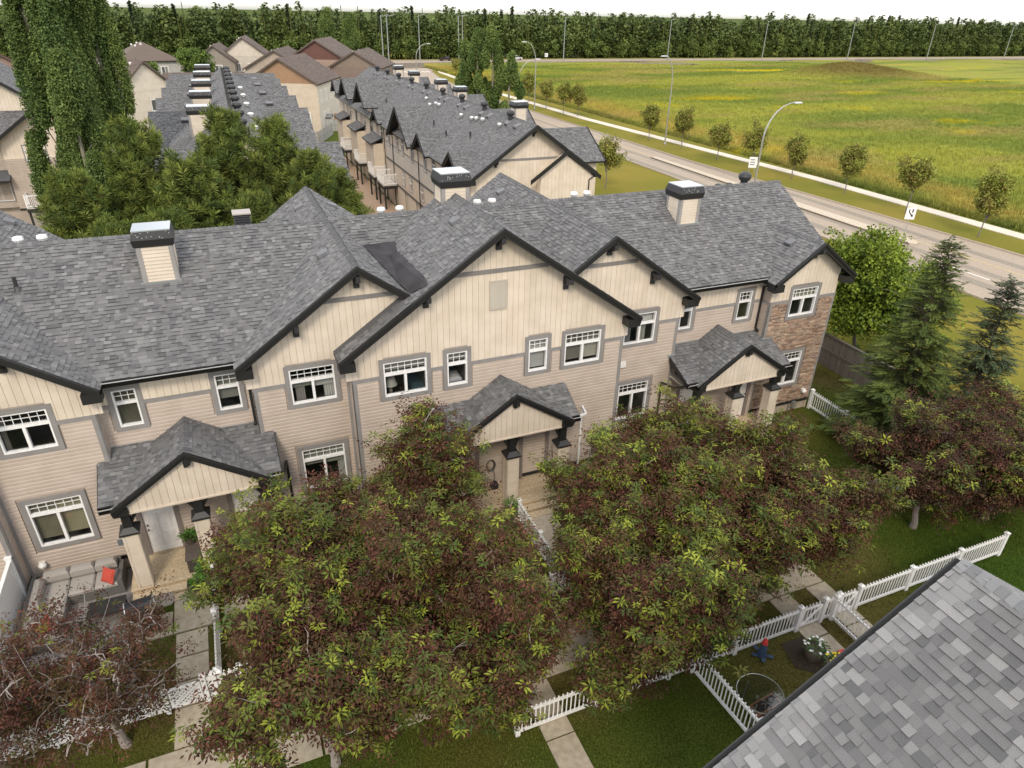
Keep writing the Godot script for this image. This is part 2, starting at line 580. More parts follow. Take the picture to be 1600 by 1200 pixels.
	for q in o.get("curtain", []):   # folds of cloth from x fraction to x fraction
		var b := MB.new()
		var k := 8
		for i in k:
			var xa := lerpf(x0 + fw, x1 - fw, lerpf(q[0], q[1], float(i) / k))
			var xb := lerpf(x0 + fw, x1 - fw, lerpf(q[0], q[1], float(i + 1) / k))
			var da := -0.2 - 0.035 * (i % 2)
			var db := -0.2 - 0.035 * ((i + 1) % 2)
			b.col = q[2]
			b.quad(F.at(xa, y0, da), F.at(xb, y0, db), F.at(xb, y1, db), F.at(xa, y1, da))
		part("curtain", b, "fabric", w)
	return w
# panelled white door
func door(F: Face, x0: float, y0: float, w: float, parent: Node, knob_left: bool, num := 0) -> void:
	var h := 2.03
	var b := MB.new()
	b.col = Color(0.8, 0.79, 0.78)
	F.bx(b, x0, y0, x0 + w, y0 + h, -0.06, -0.02)
	var d := part("door", b, "white", parent)
	var p := MB.new()
	p.col = Color(0.77, 0.76, 0.75)
	for row in [[0.22, 0.78], [0.9, 1.52], [1.64, 1.9]]:
		for k in 2:
			var xa := x0 + 0.13 + k * (w - 0.26 + 0.08) * 0.5
			var xb := xa + (w - 0.26 - 0.08) * 0.5
			F.bx(p, xa, y0 + row[0], xb, y0 + row[1], -0.021, -0.008)
			F.bx(p, xa + 0.04, y0 + row[0] + 0.04, xb - 0.04, y0 + row[1] - 0.04, -0.01, 0.0)
	part("panel", p, "white", d)
	var c := MB.new()
	c.col = Color(0.2, 0.17, 0.16)
	F.bx(c, x0 - 0.16, y0 - 0.06, x0, y0 + h + 0.16, -0.02, 0.04)
	F.bx(c, x0 + w, y0 - 0.06, x0 + w + 0.16, y0 + h + 0.16, -0.02, 0.04)
	F.bx(c, x0, y0 + h, x0 + w, y0 + h + 0.16, -0.02, 0.038)
	part("door_casing", c, "trim", d)
	var s := MB.new()
	s.col = C.tan * 0.8
	F.bx(s, x0, y0 - 0.08, x0 + w, y0, -0.06, 0.09)
	part("threshold", s, "wood", d)
	var k := MB.new()
	k.col = Color(0.12, 0.11, 0.1)
	var kx := x0 + 0.08 if knob_left else x0 + w - 0.08
	for y in [0.95, 1.13]:
		var q := F.at(kx, y0 + y, -0.02)
		k.tube([q, q + F.f * 0.03, q + F.f * 0.045, q + F.f * 0.07], [0.02, 0.015, 0.032, 0.02], 8)
	part("handle", k, "metal", d)
# black rake boards of a gable in the plane of F, apex at (xc, ya); returns nothing
func rake(F: Face, xc: float, ya: float, slope: float, l: float, r: float, parent: Node, h := 0.24, back := 0.45, boxes := true, up := 0.03) -> void:
	var b := MB.new()
	b.col = C.black
	for sd in [-1.0, 1.0]:
		var w: float = l if sd < 0 else r
		if w <= 0.01: continue
		var xe: float = xc + sd * w
		var ye := ya - slope * w
		var lay := [[h, 0.05], [h * 0.5, 0.085], [0.07, 0.11]]
		for q in lay:
			var a := F.at(xc, ya + up, 0)
			var e := F.at(xe, ye + up, 0)
			var dn: Vector3 = Vector3.DOWN * (q[0] + up)
			var pts := [a + dn, a, e, e + dn] if sd < 0 else [a + dn, e + dn, e, a]
			b.prism(pts, F.f * q[1])
		if boxes and back > 0:   # boxed return at the foot of the rake
			var xa: float = xe - sd * 0.5
			F.bx(b, minf(xa, xe), ye - 0.36, maxf(xa, xe), ye - 0.06, -back, 0.02)
	part("fascia", b, "black", parent)
func bracket(F: Face, x: float, y: float, parent: Node) -> void:   # curved knee brace under a rake, from the wall outwards
	var b := MB.new()
	b.col = Color(0.03, 0.03, 0.032)
	F.bx(b, x - 0.07, y - 0.12, x + 0.07, y + 0.06, 0.0, 0.5)
	F.bx(b, x - 0.09, y - 0.42, x + 0.09, y + 0.04, 0.0, 0.1)
	b.obox(F.at(x, y - 0.2, 0.2), F.r * 0.055, (Vector3.UP * 0.5 + F.f).normalized() * 0.2, F.r.cross((Vector3.UP * 0.5 + F.f).normalized()) * 0.05)
	part("bracket", b, "black", parent)
func gutter(a: Vector3, e: Vector3, out: Vector3, parent: Node) -> void:
	var b := MB.new()
	var d := (e - a).normalized()
	var up := Vector3.UP
	var m := (a + e) * 0.5
	var hl := a.distance_to(e) * 0.5
	var rh := d if d.cross(up).dot(out) > 0 else -d
	b.col = C.black
	b.obox(m + out * 0.12 - up * 0.07, rh * hl, up * 0.065, out * 0.008)
	b.obox(m + out * 0.06 - up * 0.13, rh * hl, up * 0.006, out * 0.06)
	b.obox(m - out * 0.0 - up * 0.09, rh * hl, up * 0.07, out * 0.01)
	b.col = Color(0.6, 0.6, 0.59)
	b.obox(m + out * 0.118 + up * 0.001, rh * hl, up * 0.008, out * 0.02)
	b.obox(m + out * 0.055 - up * 0.085, rh * (hl - 0.01), up * 0.004, out * 0.05)
	part("gutter", b, "metal", parent)
func downspout(pts: Array, parent: Node) -> void:
	var b := MB.new()
	b.col = C.black
	for i in pts.size() - 1:
		b.bar(pts[i], pts[i + 1], 0.075, 0.06)
	part("downspout", b, "black", parent)
func roof_vent(p: Vector3, u: Vector3, s: Vector3, parent: Node, sc := 1.0) -> void:   # low box vent lying on a slope
	var n := u.cross(s).normalized()
	var b := MB.new()
	b.col = Color(0.13, 0.13, 0.145)
	var w := 0.19 * sc
	b.hexa([p - u * w - s * 0.2 * sc, p + u * w - s * 0.2 * sc, p + u * w + s * 0.2 * sc, p - u * w + s * 0.2 * sc,
		p - u * w * 0.95 - s * 0.16 * sc + n * 0.13 * sc, p + u * w * 0.95 - s * 0.16 * sc + n * 0.13 * sc, p + u * w * 0.95 + s * 0.2 * sc + n * 0.05, p - u * w * 0.95 + s * 0.2 * sc + n * 0.05])
	b.col = Color(0.05, 0.05, 0.055)
	b.obox(p - s * 0.19 * sc + n * 0.05 * sc, u * w * 0.96, n * 0.04 * sc, u.cross(n) * 0.02)
	part("roof_vent", b, "black", parent)
func pipe_vent(p: Vector3, h: float, r: float, col: Color, parent: Node, cap := false) -> void:
	var b := MB.new()
	b.col = Color(0.06, 0.06, 0.06)
	b.lathe(p - Vector3.UP * 0.08, [Vector2(r * 2.4, 0), Vector2(r * 1.3, 0.16), Vector2(r * 1.1, 0.2)], 10)
	b.col = col
	b.lathe(p, [Vector2(r, 0), Vector2(r, h), Vector2(0, h)], 10)
	if cap:
		b.lathe(p + Vector3.UP * (h - 0.02), [Vector2(0, 0), Vector2(r * 1.5, 0), Vector2(r * 1.9, 0.08), Vector2(r * 1.6, 0.16), Vector2(0, 0.2)], 10)
	part("vent_pipe", b, "white" if col.g > 0.3 else "black", parent)
func turbine(p: Vector3, parent: Node, r := 0.2) -> void:
	var b := MB.new()
	b.col = Color(0.03, 0.03, 0.034)
	b.lathe(p - Vector3.UP * 0.2, [Vector2(r * 0.7, 0), Vector2(r * 0.7, 0.3), Vector2(r, 0.34), Vector2(r * 1.25, 0.5), Vector2(r * 1.1, 0.62), Vector2(r * 0.5, 0.7), Vector2(0, 0.72)], 10)
	part("ridge_vent", b, "black", parent)
func chimney(x0: float, x1: float, z0: float, depth: float, yb: float, yt: float, parent: Node, flash := true) -> void:
	var z1 := z0 - depth
	var b := MB.new()
	b.col = C.taupe
	b.box(Vector3(x0 + 0.02, yb - 0.6, z1 + 0.02), Vector3(x1 - 0.02, yt - 0.45, z0 - 0.02))
	var ch := part("chimney", b, "vinyl", parent)
	var sp := MB.new()
	var faces := [Face.new(Vector3(x0, 0, z0), Vector3.RIGHT), Face.new(Vector3(x0, 0, z1), Vector3(0, 0, 1)), Face.new(Vector3(x1, 0, z0), Vector3(0, 0, -1)), Face.new(Vector3(x1, 0, z1), Vector3.LEFT)]
	var cb := MB.new()
	for i in 4:
		var F: Face = faces[i]
		var w := (x1 - x0) if i % 3 == 0 else depth
		var y := yb - (0.0 if i == 0 else 0.6)
		while y < yt - 0.5:
			sp.col = C.cream * rng.randf_range(0.88, 0.96)
			sp.quad(F.at(0.1, y, 0.016), F.at(w - 0.1, y, 0.016), F.at(w - 0.1, y + 0.115, -0.004), F.at(0.1, y + 0.115, -0.004))
			sp.col = C.cream * 0.5
			sp.quad(F.at(0.1, y, -0.01), F.at(w - 0.1, y, -0.01), F.at(w - 0.1, y, 0.016), F.at(0.1, y, 0.016))
			y += 0.115
		cb.col = C.trim * 1.2
		F.bx(cb, 0.0, yb - (0.0 if i == 0 else 0.6), 0.12, yt - 0.46, -0.02, 0.024)
		F.bx(cb, w - 0.12, yb - (0.0 if i == 0 else 0.6), w, yt - 0.46, -0.02, 0.0235)
	part("siding", sp, "vinyl", ch, "stuff")
	part("corner_board", cb, "trim", ch)
	var c := MB.new()
	c.col = C.black
	var cx := (x0 + x1) * 0.5
	var cz := (z0 + z1) * 0.5
	var hx := (x1 - x0) * 0.5
	var hz := depth * 0.5
	var rings := [[0.02, yt - 0.52], [0.07, yt - 0.47], [0.1, yt - 0.27], [0.03, yt - 0.02]]
	for i in 3:
		var q := []
		for k in 2:
			var r: Array = rings[i + k]
			var e: float = r[0]
			var yy: float = r[1]
			q.append_array([Vector3(cx - hx - e, yy, cz + hz + e), Vector3(cx + hx + e, yy, cz + hz + e), Vector3(cx + hx + e, yy, cz - hz - e), Vector3(cx - hx - e, yy, cz - hz - e)])
		c.col = C.black * (1.0 if i < 2 else 1.7)
		c.hexa(q)
	var cap := part("chimney_cap", c, "black", ch)
	var tp := MB.new()
	tp.col = Color(0.52, 0.56, 0.6)
	tp.box(Vector3(cx - hx - 0.035, yt - 0.025, cz - hz - 0.035), Vector3(cx + hx + 0.035, yt + 0.012, cz + hz + 0.035))
	tp.col = Color(0.75, 0.78, 0.8)
	for i in 14:   # screw heads and droppings on the shroud
		var px := cx + rng.randf_range(-hx, hx)
		var k := rng.randf()
		tp.obox(Vector3(px, lerpf(yt - 0.25, yt - 0.04, k), z0 + lerpf(0.092, 0.034, k) + 0.003), Vector3(0.012, 0, 0), Vector3(0, 0.012, 0), Vector3(0, 0, 0.006))
	part("cap_plate", tp, "metal", ch)
	if flash:
		var f := MB.new()
		f.col = Color(0.4, 0.42, 0.43)
		f.box(Vector3(x0 - 0.07, yb - 0.06, z0), Vector3(x1 + 0.07, yb + 0.03, z0 + 0.09))
		part("flashing", f, "metal", ch)

# ---------------------------------------------------------------- the townhouse row in front
const MS := 0.558       # pitch of the main roof
func main_h(z: float) -> float:
	return 6.67 + MS * (-20.1 - z)
var gab := []           # gables of the front row: {xc, ya, s, hl, hr, zf, zb}
func gable_h(g: Dictionary, x: float) -> float:
	return g.ya - g.s * absf(x - g.xc)
func covered(p: Vector3, own: int) -> bool:
	for i in gab.size():
		if i == own: continue
		var g: Dictionary = gab[i]
		if p.x > g.xc - g.hl and p.x < g.xc + g.hr and p.z < g.zf and p.z > g.zb and gable_h(g, p.x) > p.y + 0.07:
			return true
	if own >= 0 and p.z < -20.1 and p.z > -30.1:
		var hm := main_h(p.z) if p.z > -25.1 else main_h(-50.2 - p.z)
		if hm > p.y + 0.07: return true
	return false
func side_tabs(out: Array, g: Dictionary, own: int, left: bool, right: bool) -> void:
	var L := sqrt(1.0 + g.s * g.s)
	var d: float = g.zf - g.zb
	if left:
		var o := Vector3(g.xc - g.hl, g.ya - g.s * g.hl, g.zb)
		tabs(out, [Vector2(0, 0), Vector2(d, 0), Vector2(d, g.hl * L), Vector2(0, g.hl * L)], o, Vector3(0, 0, 1), Vector3(1, g.s, 0) / L, func(p): return covered(p, own))
	if right:
		var o := Vector3(g.xc + g.hr, g.ya - g.s * g.hr, g.zf)
		tabs(out, [Vector2(0, 0), Vector2(d, 0), Vector2(d, g.hr * L), Vector2(0, g.hr * L)], o, Vector3(0, 0, -1), Vector3(-1, g.s, 0) / L, func(p): return covered(p, own))
func gable_slab(b: MB, g: Dictionary) -> void:
	var dn := Vector3.DOWN * 0.012
	var a := Vector3(g.xc, g.ya, g.zf) + dn
	var e := Vector3(g.xc, g.ya, g.zb) + dn
	var l := Vector3(-g.hl, -g.s * g.hl, 0)
	var r := Vector3(g.hr, -g.s * g.hr, 0)
	slab(b, [a + l, a, e, e + l], 0.13)
	slab(b, [a, a + r, e + r, e], 0.13)

func porch(root: Node3D, cx: float, zf: float, zw: float, zdoor: float, ya: float, slope: float, half: float, sx0: float, sx1: float, ys: float, zs: float, yse: float, doors: Array, full: bool) -> void:
	# gabled porch roof riding on a low shed roof
	var g := {"xc": cx, "ya": ya, "s": slope, "hl": half, "hr": half, "zf": zf, "zb": zw}
	var sh := (ys - yse) / (zs - zw)
	var b := MB.new()
	gable_slab(b, g)
	var dn := Vector3.DOWN * 0.012
	slab(b, [Vector3(sx0, yse, zs) + dn, Vector3(sx1, yse, zs) + dn, Vector3(sx1, ys, zw) + dn, Vector3(sx0, ys, zw) + dn], 0.1)
	var pr := part("porch_roof", b, "shingle", root)
	var out := []
	var L := sqrt(1 + slope * slope)
	var d := zf - zw
	var under := func(p): return p.y < ys - sh * (p.z - zw) - 0.06 and p.z < zs
	tabs(out, [Vector2(0, 0), Vector2(d, 0), Vector2(d, half * L), Vector2(0, half * L)], Vector3(cx - half, ya - slope * half, zw), Vector3(0, 0, 1), Vector3(1, slope, 0) / L, under)
	tabs(out, [Vector2(0, 0), Vector2(d, 0), Vector2(d, half * L), Vector2(0, half * L)], Vector3(cx + half, ya - slope * half, zf), Vector3(0, 0, -1), Vector3(-1, slope, 0) / L, under)
	var L2 := sqrt(1 + sh * sh)
	var under2 := func(p): return absf(p.x - cx) < half and ya - slope * absf(p.x - cx) > p.y + 0.06
	tabs(out, [Vector2(0, 0), Vector2(sx1 - sx0, 0), Vector2(sx1 - sx0, (zs - zw) * L2), Vector2(0, (zs - zw) * L2)], Vector3(sx0, yse, zs), Vector3.RIGHT, Vector3(0, sh, -1) / L2, under2)
	lay(out, pr, 0)
	var rc := MB.new()
	ridge_caps(rc, Vector3(cx, ya, zf), Vector3(cx, ya, zw), Vector3(-1, -slope, 0) / L, Vector3(1, -slope, 0) / L)
	part("ridge_cap", rc, "shingle", pr, "stuff")
	var F := Face.new(Vector3(0, 0, zf - 0.02), Vector3.RIGHT)
	rake(F, cx, ya, slope, half, half, pr, 0.2, 0.0, false)
	# boxed feet and black fascia of the shed
	var ft := MB.new()
	ft.col = C.black
	var ye := ya - slope * half
	for sd in [-1.0, 1.0]:
		var xe: float = cx + sd * half
		ft.box(Vector3(minf(xe, xe - sd * 0.42), ye - 0.3, zs - 0.25), Vector3(maxf(xe, xe - sd * 0.42), ye - 0.02, zf - 0.05))
		var xs := sx0 if sd < 0 else sx1
		ft.box(Vector3(minf(xe, xs), yse - 0.2, zs - 0.06), Vector3(maxf(xe, xs), yse - 0.03, zs))
		ft.box(Vector3(xs - 0.03, yse - 0.2, zs - 0.06), Vector3(xs + 0.03, yse - 0.02, zs))
		ft.prism([Vector3(xs - 0.025, yse - 0.2, zs), Vector3(xs - 0.025, yse - 0.02, zs), Vector3(xs - 0.025, ys - 0.02, zw), Vector3(xs - 0.025, ys - 0.2, zw)], Vector3(0.05, 0, 0))
	part("fascia", ft, "black", pr)
	for sd in [-1.0, 1.0]:
		var xs: float = sx0 if sd < 0 else sx1
		var xe: float = cx + sd * (half - 0.05)
		if absf(xs - xe) > 0.1:
			gutter(Vector3(minf(xs, xe), yse - 0.03, zs), Vector3(maxf(xs, xe), yse - 0.03, zs), Vector3(0, 0, 1), pr)
	# gable front
	var zg := zf - 0.12
	var G := Face.new(Vector3(0, 0, zg), Vector3.RIGHT)
	var yb := ye - 0.22
	boards(G, cx - half + 0.3, cx + half - 0.3, func(_x): return yb, func(x): return ya - slope * absf(x - cx) - 0.14, [], C.cream * 0.94, root, full, 0.203, cx)
	var bm := MB.new()
	bm.col = C.cream * 0.85
	bm.box(Vector3(cx - half + 0.02, yb - 0.05, zg - 0.3), Vector3(cx + half - 0.02, yb, zg + 0.05))
	bm.col = C.cream * 0.6
	bm.box(Vector3(cx - half + 0.25, yb, zg - 0.3), Vector3(cx + half - 0.25, yb + 0.16, zg - 0.02))
	bm.col = C.cream * 0.7
	bm.box(Vector3(sx0 + 0.12, yb - 0.03, zdoor), Vector3(sx1 - 0.12, yb + 0.0, zg - 0.3))
	part("beam", bm, "vinyl", root)
	var kb := MB.new()
	kb.col = C.black
	G.bx(kb, cx - 0.09, ya - 0.5, cx + 0.03, ya - 0.24, 0.0, 0.14)
	G.bx(kb, cx - 0.04, ya - 0.42, cx + 0.1, ya - 0.2, 0.0, 0.2)
	part("bracket", kb, "black", pr)
	# columns
	for px in [cx - half + 0.25, cx, cx + half - 0.25]:
		var z1 := zg - 0.03
		var c := MB.new()
		var w := 0.2
		c.col = C.cream * 0.92
		c.box(Vector3(px - w, 0.35, z1 - 2 * w), Vector3(px + w, 2.42, z1))
		var col := part("porch_column", c, "vinyl", root)
		var sd := MB.new()
		var cb := MB.new()
		cb.col = C.cream * 0.95
		for q in [Face.new(Vector3(px - w, 0, z1), Vector3.RIGHT), Face.new(Vector3(px - w, 0, z1 - 2 * w), Vector3(0, 0, 1)), Face.new(Vector3(px + w, 0, z1), Vector3(0, 0, -1))]:
			var y := 0.37
			while y < 2.36:
				sd.col = C.cream * rng.randf_range(0.88, 0.96)
				sd.quad(q.at(0.05, y, 0.018), q.at(0.35, y, 0.018), q.at(0.35, y + 0.115, 0.003), q.at(0.05, y + 0.115, 0.003))
				sd.col = C.cream * 0.4
				sd.quad(q.at(0.05, y - 0.012, 0.002), q.at(0.35, y - 0.012, 0.002), q.at(0.35, y, 0.018), q.at(0.05, y, 0.018))
				y += 0.127
			q.bx(cb, -0.005, 0.36, 0.05, 2.42, -0.01, 0.022)
			q.bx(cb, 0.35, 0.36, 0.405, 2.42, -0.01, 0.0215)
		part("siding", sd, "vinyl", col, "stuff")
		part("corner_board", cb, "vinyl", col)
		var k := MB.new()
		k.col = C.black * 1.5
		var zc := z1 - w
		var A := [Vector3(px - 0.27, 2.42, zc + 0.27), Vector3(px + 0.27, 2.42, zc + 0.27), Vector3(px + 0.27, 2.42, zc - 0.27), Vector3(px - 0.27, 2.42, zc - 0.27)]
		var B := []
		for p in A: B.append(p + Vector3.UP * 0.07)
		k.hexa(A + B)
		var T := [Vector3(px - 0.13, 2.62, zc + 0.13), Vector3(px + 0.13, 2.62, zc + 0.13), Vector3(px + 0.13, 2.62, zc - 0.13), Vector3(px - 0.13, 2.62, zc - 0.13)]
		k.hexa(B + T)
		part("column_cap", k, "black", col)
		var p := MB.new()
		p.col = C.black
		p.box(Vector3(px - 0.12, 2.6, zc - 0.12), Vector3(px + 0.12, yb - 0.05, zc + 0.12))
		for sd2 in [-1.0, 1.0]:
			if absf(px + sd2 * 0.4 - cx) < half - 0.1:
				p.bar(Vector3(px + sd2 * 0.1, 2.75, zc), Vector3(px + sd2 * 0.34, yb - 0.08, zc), 0.09, 0.09)
		part("post", p, "black", col)
	# landing and steps
	var x0 := cx - half - 0.15
	var x1 := cx + half + 0.05
	var zl := zg + 0.04
	var lm := MB.new()
	lm.col = C.tan
	lm.box(Vector3(x0, -0.2, zdoor - 0.02), Vector3(x1, 0.31, zl - 0.02))
	var land := part("landing", lm, "wood", root)
	var dk := MB.new()
	var z := zl + 0.02
	while z > zdoor + 0.02:
		dk.col = C.tan * rng.randf_range(0.92, 1.06)
		dk.box(Vector3(x0 - 0.02, 0.312, maxf(z - 0.136, zdoor)), Vector3(x1 + 0.02, 0.345, z))
		z -= 0.142
	part("deck_boards", dk, "wood", land, "stuff")
	for k in 2:
		var s := MB.new()
		var yt := 0.2 - 0.13 * k
		s.col = C.tan * 0.8
		s.box(Vector3(x0 + 0.02, -0.25, zl + 0.29 * k - 0.02), Vector3(x1, yt - 0.03, zl + 0.29 * (k + 1) - 0.03))
		s.col = C.tan * 1.05
		s.box(Vector3(x0, yt - 0.028, zl + 0.29 * k - 0.02), Vector3(x1 + 0.01, yt, zl + 0.29 * (k + 1)))
		part("step", s, "wood", root)
	# wall with the two doors behind
	var W := Face.new(Vector3(0, 0, zdoor), Vector3.RIGHT)
	var holes := []
	for q in doors: holes.append([q[0], 0.37, q[0] + 0.92, 2.4])
	backing(W, sx0 + 0.1, 0.3, sx1 - 0.1, 3.7, holes, C.taupe, root)
	laps(W, cx - half + 0.05, 0.36, cx + half - 0.05, 3.6, holes, C.taupe, root)
	for q in doors: door(W, q[0], 0.38, 0.92, root, q[1])

func townhouse_row() -> void:
	var root := world_thing("townhouse_row", "long cream and taupe townhouse row with grey shingled gables, black rakes and three front porches", "townhouse", Vector3(8, 0, -20))
	gab = [
		{"xc": -12.4, "ya": 10.33, "s": 0.69, "hl": 5.35, "hr": 5.35, "zf": -19.05, "zb": -24.7},
		{"xc": -7.95, "ya": 9.43, "s": 0.72, "hl": 3.85, "hr": 3.85, "zf": -19.65, "zb": -30.6},
		{"xc": 3.29, "ya": 9.43, "s": 0.72, "hl": 3.86, "hr": 3.86, "zf": -19.65, "zb": -30.6},
		{"xc": 7.74, "ya": 10.33, "s": 0.69, "hl": 5.36, "hr": 5.36, "zf": -19.05, "zb": -24.7},
		{"xc": 12.25, "ya": 9.43, "s": 0.7, "hl": 3.95, "hr": 3.95, "zf": -19.85, "zb": -30.7},
		{"xc": 22.0, "ya": 8.21, "s": 0.72, "hl": 2.12, "hr": 2.16, "zf": -19.85, "zb": -23.4},
	]
	# roof: one deck under all slopes, then the shingles
	var deck := MB.new()
	var dn := Vector3.DOWN * 0.012
	for q in [[-18.0, 12.6, -20.15], [12.6, 23.95, -20.4]]:
		slab(deck, [Vector3(q[0], main_h(q[2]), q[2]) + dn, Vector3(q[1], main_h(q[2]), q[2]) + dn, Vector3(q[1], main_h(-25.1), -25.1) + dn, Vector3(q[0], main_h(-25.1), -25.1) + dn], 0.13)
	slab(deck, [Vector3(-18, main_h(-25.1), -25.1) + dn, Vector3(23.95, main_h(-25.1), -25.1) + dn, Vector3(23.95, main_h(-20.1), -30.1) + dn, Vector3(-18, main_h(-20.1), -30.1) + dn], 0.13)
	for g in gab: gable_slab(deck, g)
	for i in [0, 3]:   # rear hips of the two tall gables
		var g: Dictionary = gab[i]
		slab(deck, [Vector3(g.xc - 1.5, main_h(-24.75) - 0.02, -24.75), Vector3(g.xc, g.ya, -24.7), Vector3(g.xc + 1.5, main_h(-24.75) - 0.02, -24.75), Vector3(g.xc, main_h(-25.0), -26.4)], 0.05)
	var roof := part("roof", deck, "shingle", root)
	var out := []
	var LM := sqrt(1 + MS * MS)
	var zt := (25.1 - 20.15) * LM
	tabs(out, [Vector2(0, 0), Vector2(41.95, 0), Vector2(41.95, zt), Vector2(0, zt)], Vector3(-18, main_h(-20.15), -20.15), Vector3.RIGHT, Vector3(0, MS, -1) / LM, func(p): return covered(p, -1))
	for i in gab.size(): side_tabs(out, gab[i], i, true, true)
	out = out.filter(func(t): return t.o.x > -90 and (t.o + t.u * t.q[0].x).x > -14.5)
	out = out.filter(func(t): return not (t.o.x == -18.0 and t.q[0].x > 30.7 and t.q[0].y < 0.25))
	lay(out, roof, 300)
	var rc := MB.new()
	var sf := Vector3(0, -MS, 1) / LM
	ridge_caps(rc, Vector3(-18, main_h(-25.1), -25.1), Vector3(23.95, main_h(-25.1), -25.1), sf, Vector3(0, -MS, -1) / LM)
	for g in gab:
		var L := sqrt(1 + g.s * g.s)
		ridge_caps(rc, Vector3(g.xc, g.ya, g.zf), Vector3(g.xc, g.ya, g.zb), Vector3(-1, -g.s, 0) / L, Vector3(1, -g.s, 0) / L)
	part("ridge_cap", rc, "shingle", roof, "stuff")
	# rubber saddle in the level valley between the second bay and the tall gable
	var cr := MB.new()
	cr.col = Color(0.036, 0.035, 0.038)
	var g2: Dictionary = gab[2]
	var g3: Dictionary = gab[3]
	var pa := Vector3(4.27, gable_h(g2, 4.27) + 0.045, -23.9)
	var pb := Vector3(5.85, main_h(-23.8) + 0.05, -23.8)
	var pc := Vector3(5.36, gable_h(g3, 5.36) + 0.05, -19.3)
	var pd := Vector3(4.86, gable_h(g3, 4.86) + 0.06, -19.6)
	var pe := Vector3(4.72, gable_h(g2, 4.72) + 0.06, -20.4)
	var pm := Vector3(4.98, 8.62, -22.9)
	var pv := Vector3(4.84, 8.43, -20.6)
	for t in [[pa, pm, pb], [pa, pe, pm], [pe, pv, pm], [pe, pd, pv], [pm, pv, pc], [pm, pc, pb], [pv, pd, pc]]:
		cr.tri(t[0], t[1], t[2])
	part("roof_membrane", cr, "rubber", root)

	# --- outer walls
	var R := Vector3.RIGHT
	var body := MB.new()
	body.col = C.taupe * 0.9
	body.box(Vector3(-17.6, -2.3, -29.8), Vector3(23.7, 6.6, -22.3))
	part("wall", body, "vinyl", root)
	for q in [[-7.4, 0.0, -2.02, 0], ]: pass
	var cw := 0.14
	var up := [4.81, 6.33]
	var lo := [1.42, 3.31]
	# face, x0, x1, windows [x0, x1, level, options], gable index, boards to x
	var BE := Color(0.42, 0.4, 0.31)     # drawn blinds, beige
	var GR := Color(0.3, 0.31, 0.27)
	var WH := Color(0.62, 0.63, 0.6)
	var spec := [
		{"z": -20.05, "x0": -7.5, "x1": -4.47, "g": 1, "bx": [-7.6, -4.25], "w": [[-7.05, -5.44, 1, {"rcol": Color(0.05, 0.045, 0.04), "curtain": [[0.0, 0.1, Color(0.4, 0.38, 0.34)]]}], [-7.06, -5.35, 0, {"blind": [[0.0, 0.5, 0.9, Color(0.2, 0.19, 0.12), false], [0.5, 1.0, 0.86, Color(0.36, 0.33, 0.2), false]]}]]},
		{"z": -20.05, "x0": -0.17, "x1": 2.8, "g": 2, "bx": [-0.35, 4.8], "w": [[0.8, 2.47, 1, {"blind": [[0.0, 1.0, 0.3, WH, false], [0.0, 0.5, 0.55, GR, false], [0.5, 1.0, 0.6, WH * 0.9, false]], "curtain": [[0.08, 0.3, Color(0.35, 0.33, 0.31)], [0.76, 1.0, WH]]}], [0.83, 2.51, 0, {"blind": [[0.0, 0.5, 0.42, GR, false], [0.5, 1.0, 0.45, GR * 1.2, false]], "curtain": [[0.84, 1.0, WH]]}]]},
		{"z": -19.5, "x0": 2.8, "x1": 12.72, "g": 3, "bx": [2.6, 12.9], "w": [[3.66, 5.38, 1, {"rcol": Color(0.07, 0.065, 0.055), "blind": [[0.0, 1.0, 0.27, Color(0.35, 0.35, 0.33), true]]}], [5.8, 6.79, 1, {"rcol": Color(0.07, 0.065, 0.055), "blind": [[0.0, 1.0, 0.27, Color(0.35, 0.35, 0.33), true]]}],
			[8.77, 9.77, 1, {"blind": [[0.0, 1.0, 0.95, WH * 0.8, true]]}], [10.18, 11.9, 1, {"blind": [[0.0, 1.0, 0.3, BE * 1.2, true], [0.5, 1.0, 0.93, Color(0.44, 0.43, 0.36), true], [0.0, 0.5, 0.93, Color(0.2, 0.19, 0.16), true]]}]]},
		{"z": -20.25, "x0": 12.72, "x1": 15.68, "g": 4, "bx": [10.6, 15.9], "w": [[13.08, 14.73, 1, {"cols": 0, "blind": [[0.0, 1.0, 0.3, WH, true], [0.1, 0.28, 1.0, Color(0.2, 0.2, 0.2), false], [0.55, 0.72, 1.0, GR, false]], "curtain": [[0.74, 0.82, WH]]}], [13.1, 14.75, 0, {}]]},
		{"z": -20.25, "x0": 20.2, "x1": 23.72, "g": 5, "bx": [20.2, 23.72], "w": [[21.15, 22.8, 1, {"blind": [[0.0, 1.0, 0.3, Color(0.4, 0.38, 0.28), true]], "rcol": Color(0.08, 0.09, 0.06)}], [21.1, 22.76, 0, {"curtain": [[0.0, 0.2, Color(0.3, 0.3, 0.3)], [0.55, 0.7, Color(0.25, 0.26, 0.26)]]}]], "stone": true},
	]
	for s in spec:
		var F := Face.new(Vector3(0, 0, s.z), R)
		var holes := []
		for q in s.w:
			var yy: Array = up if q[2] == 1 else lo
			holes.append([q[0] + cw, yy[0] + cw, q[1] - cw, yy[1] - cw])
		var g: Dictionary = gab[s.g]
		var wl := backing(F, s.x0, 0.5, s.x1, 6.6, holes, C.taupe if not s.has("stone") else C.taupe * 0.6, root)
		var oh := []
		for h in holes: oh.append([h[0] - cw, h[1] - cw, h[2] + cw, h[3] + cw])
		if s.has("stone"): ledge_stone(F, s.x0 + 0.11, 0.57, s.x1 - 0.1, 5.62, oh, wl, 300)
		else: laps(F, s.x0 + 0.1, 0.57, s.x1 - 0.1, 5.63, oh, C.taupe, wl)
		# gable boards above the belt
		var tp := func(x): return gable_h(g, x) - 0.13
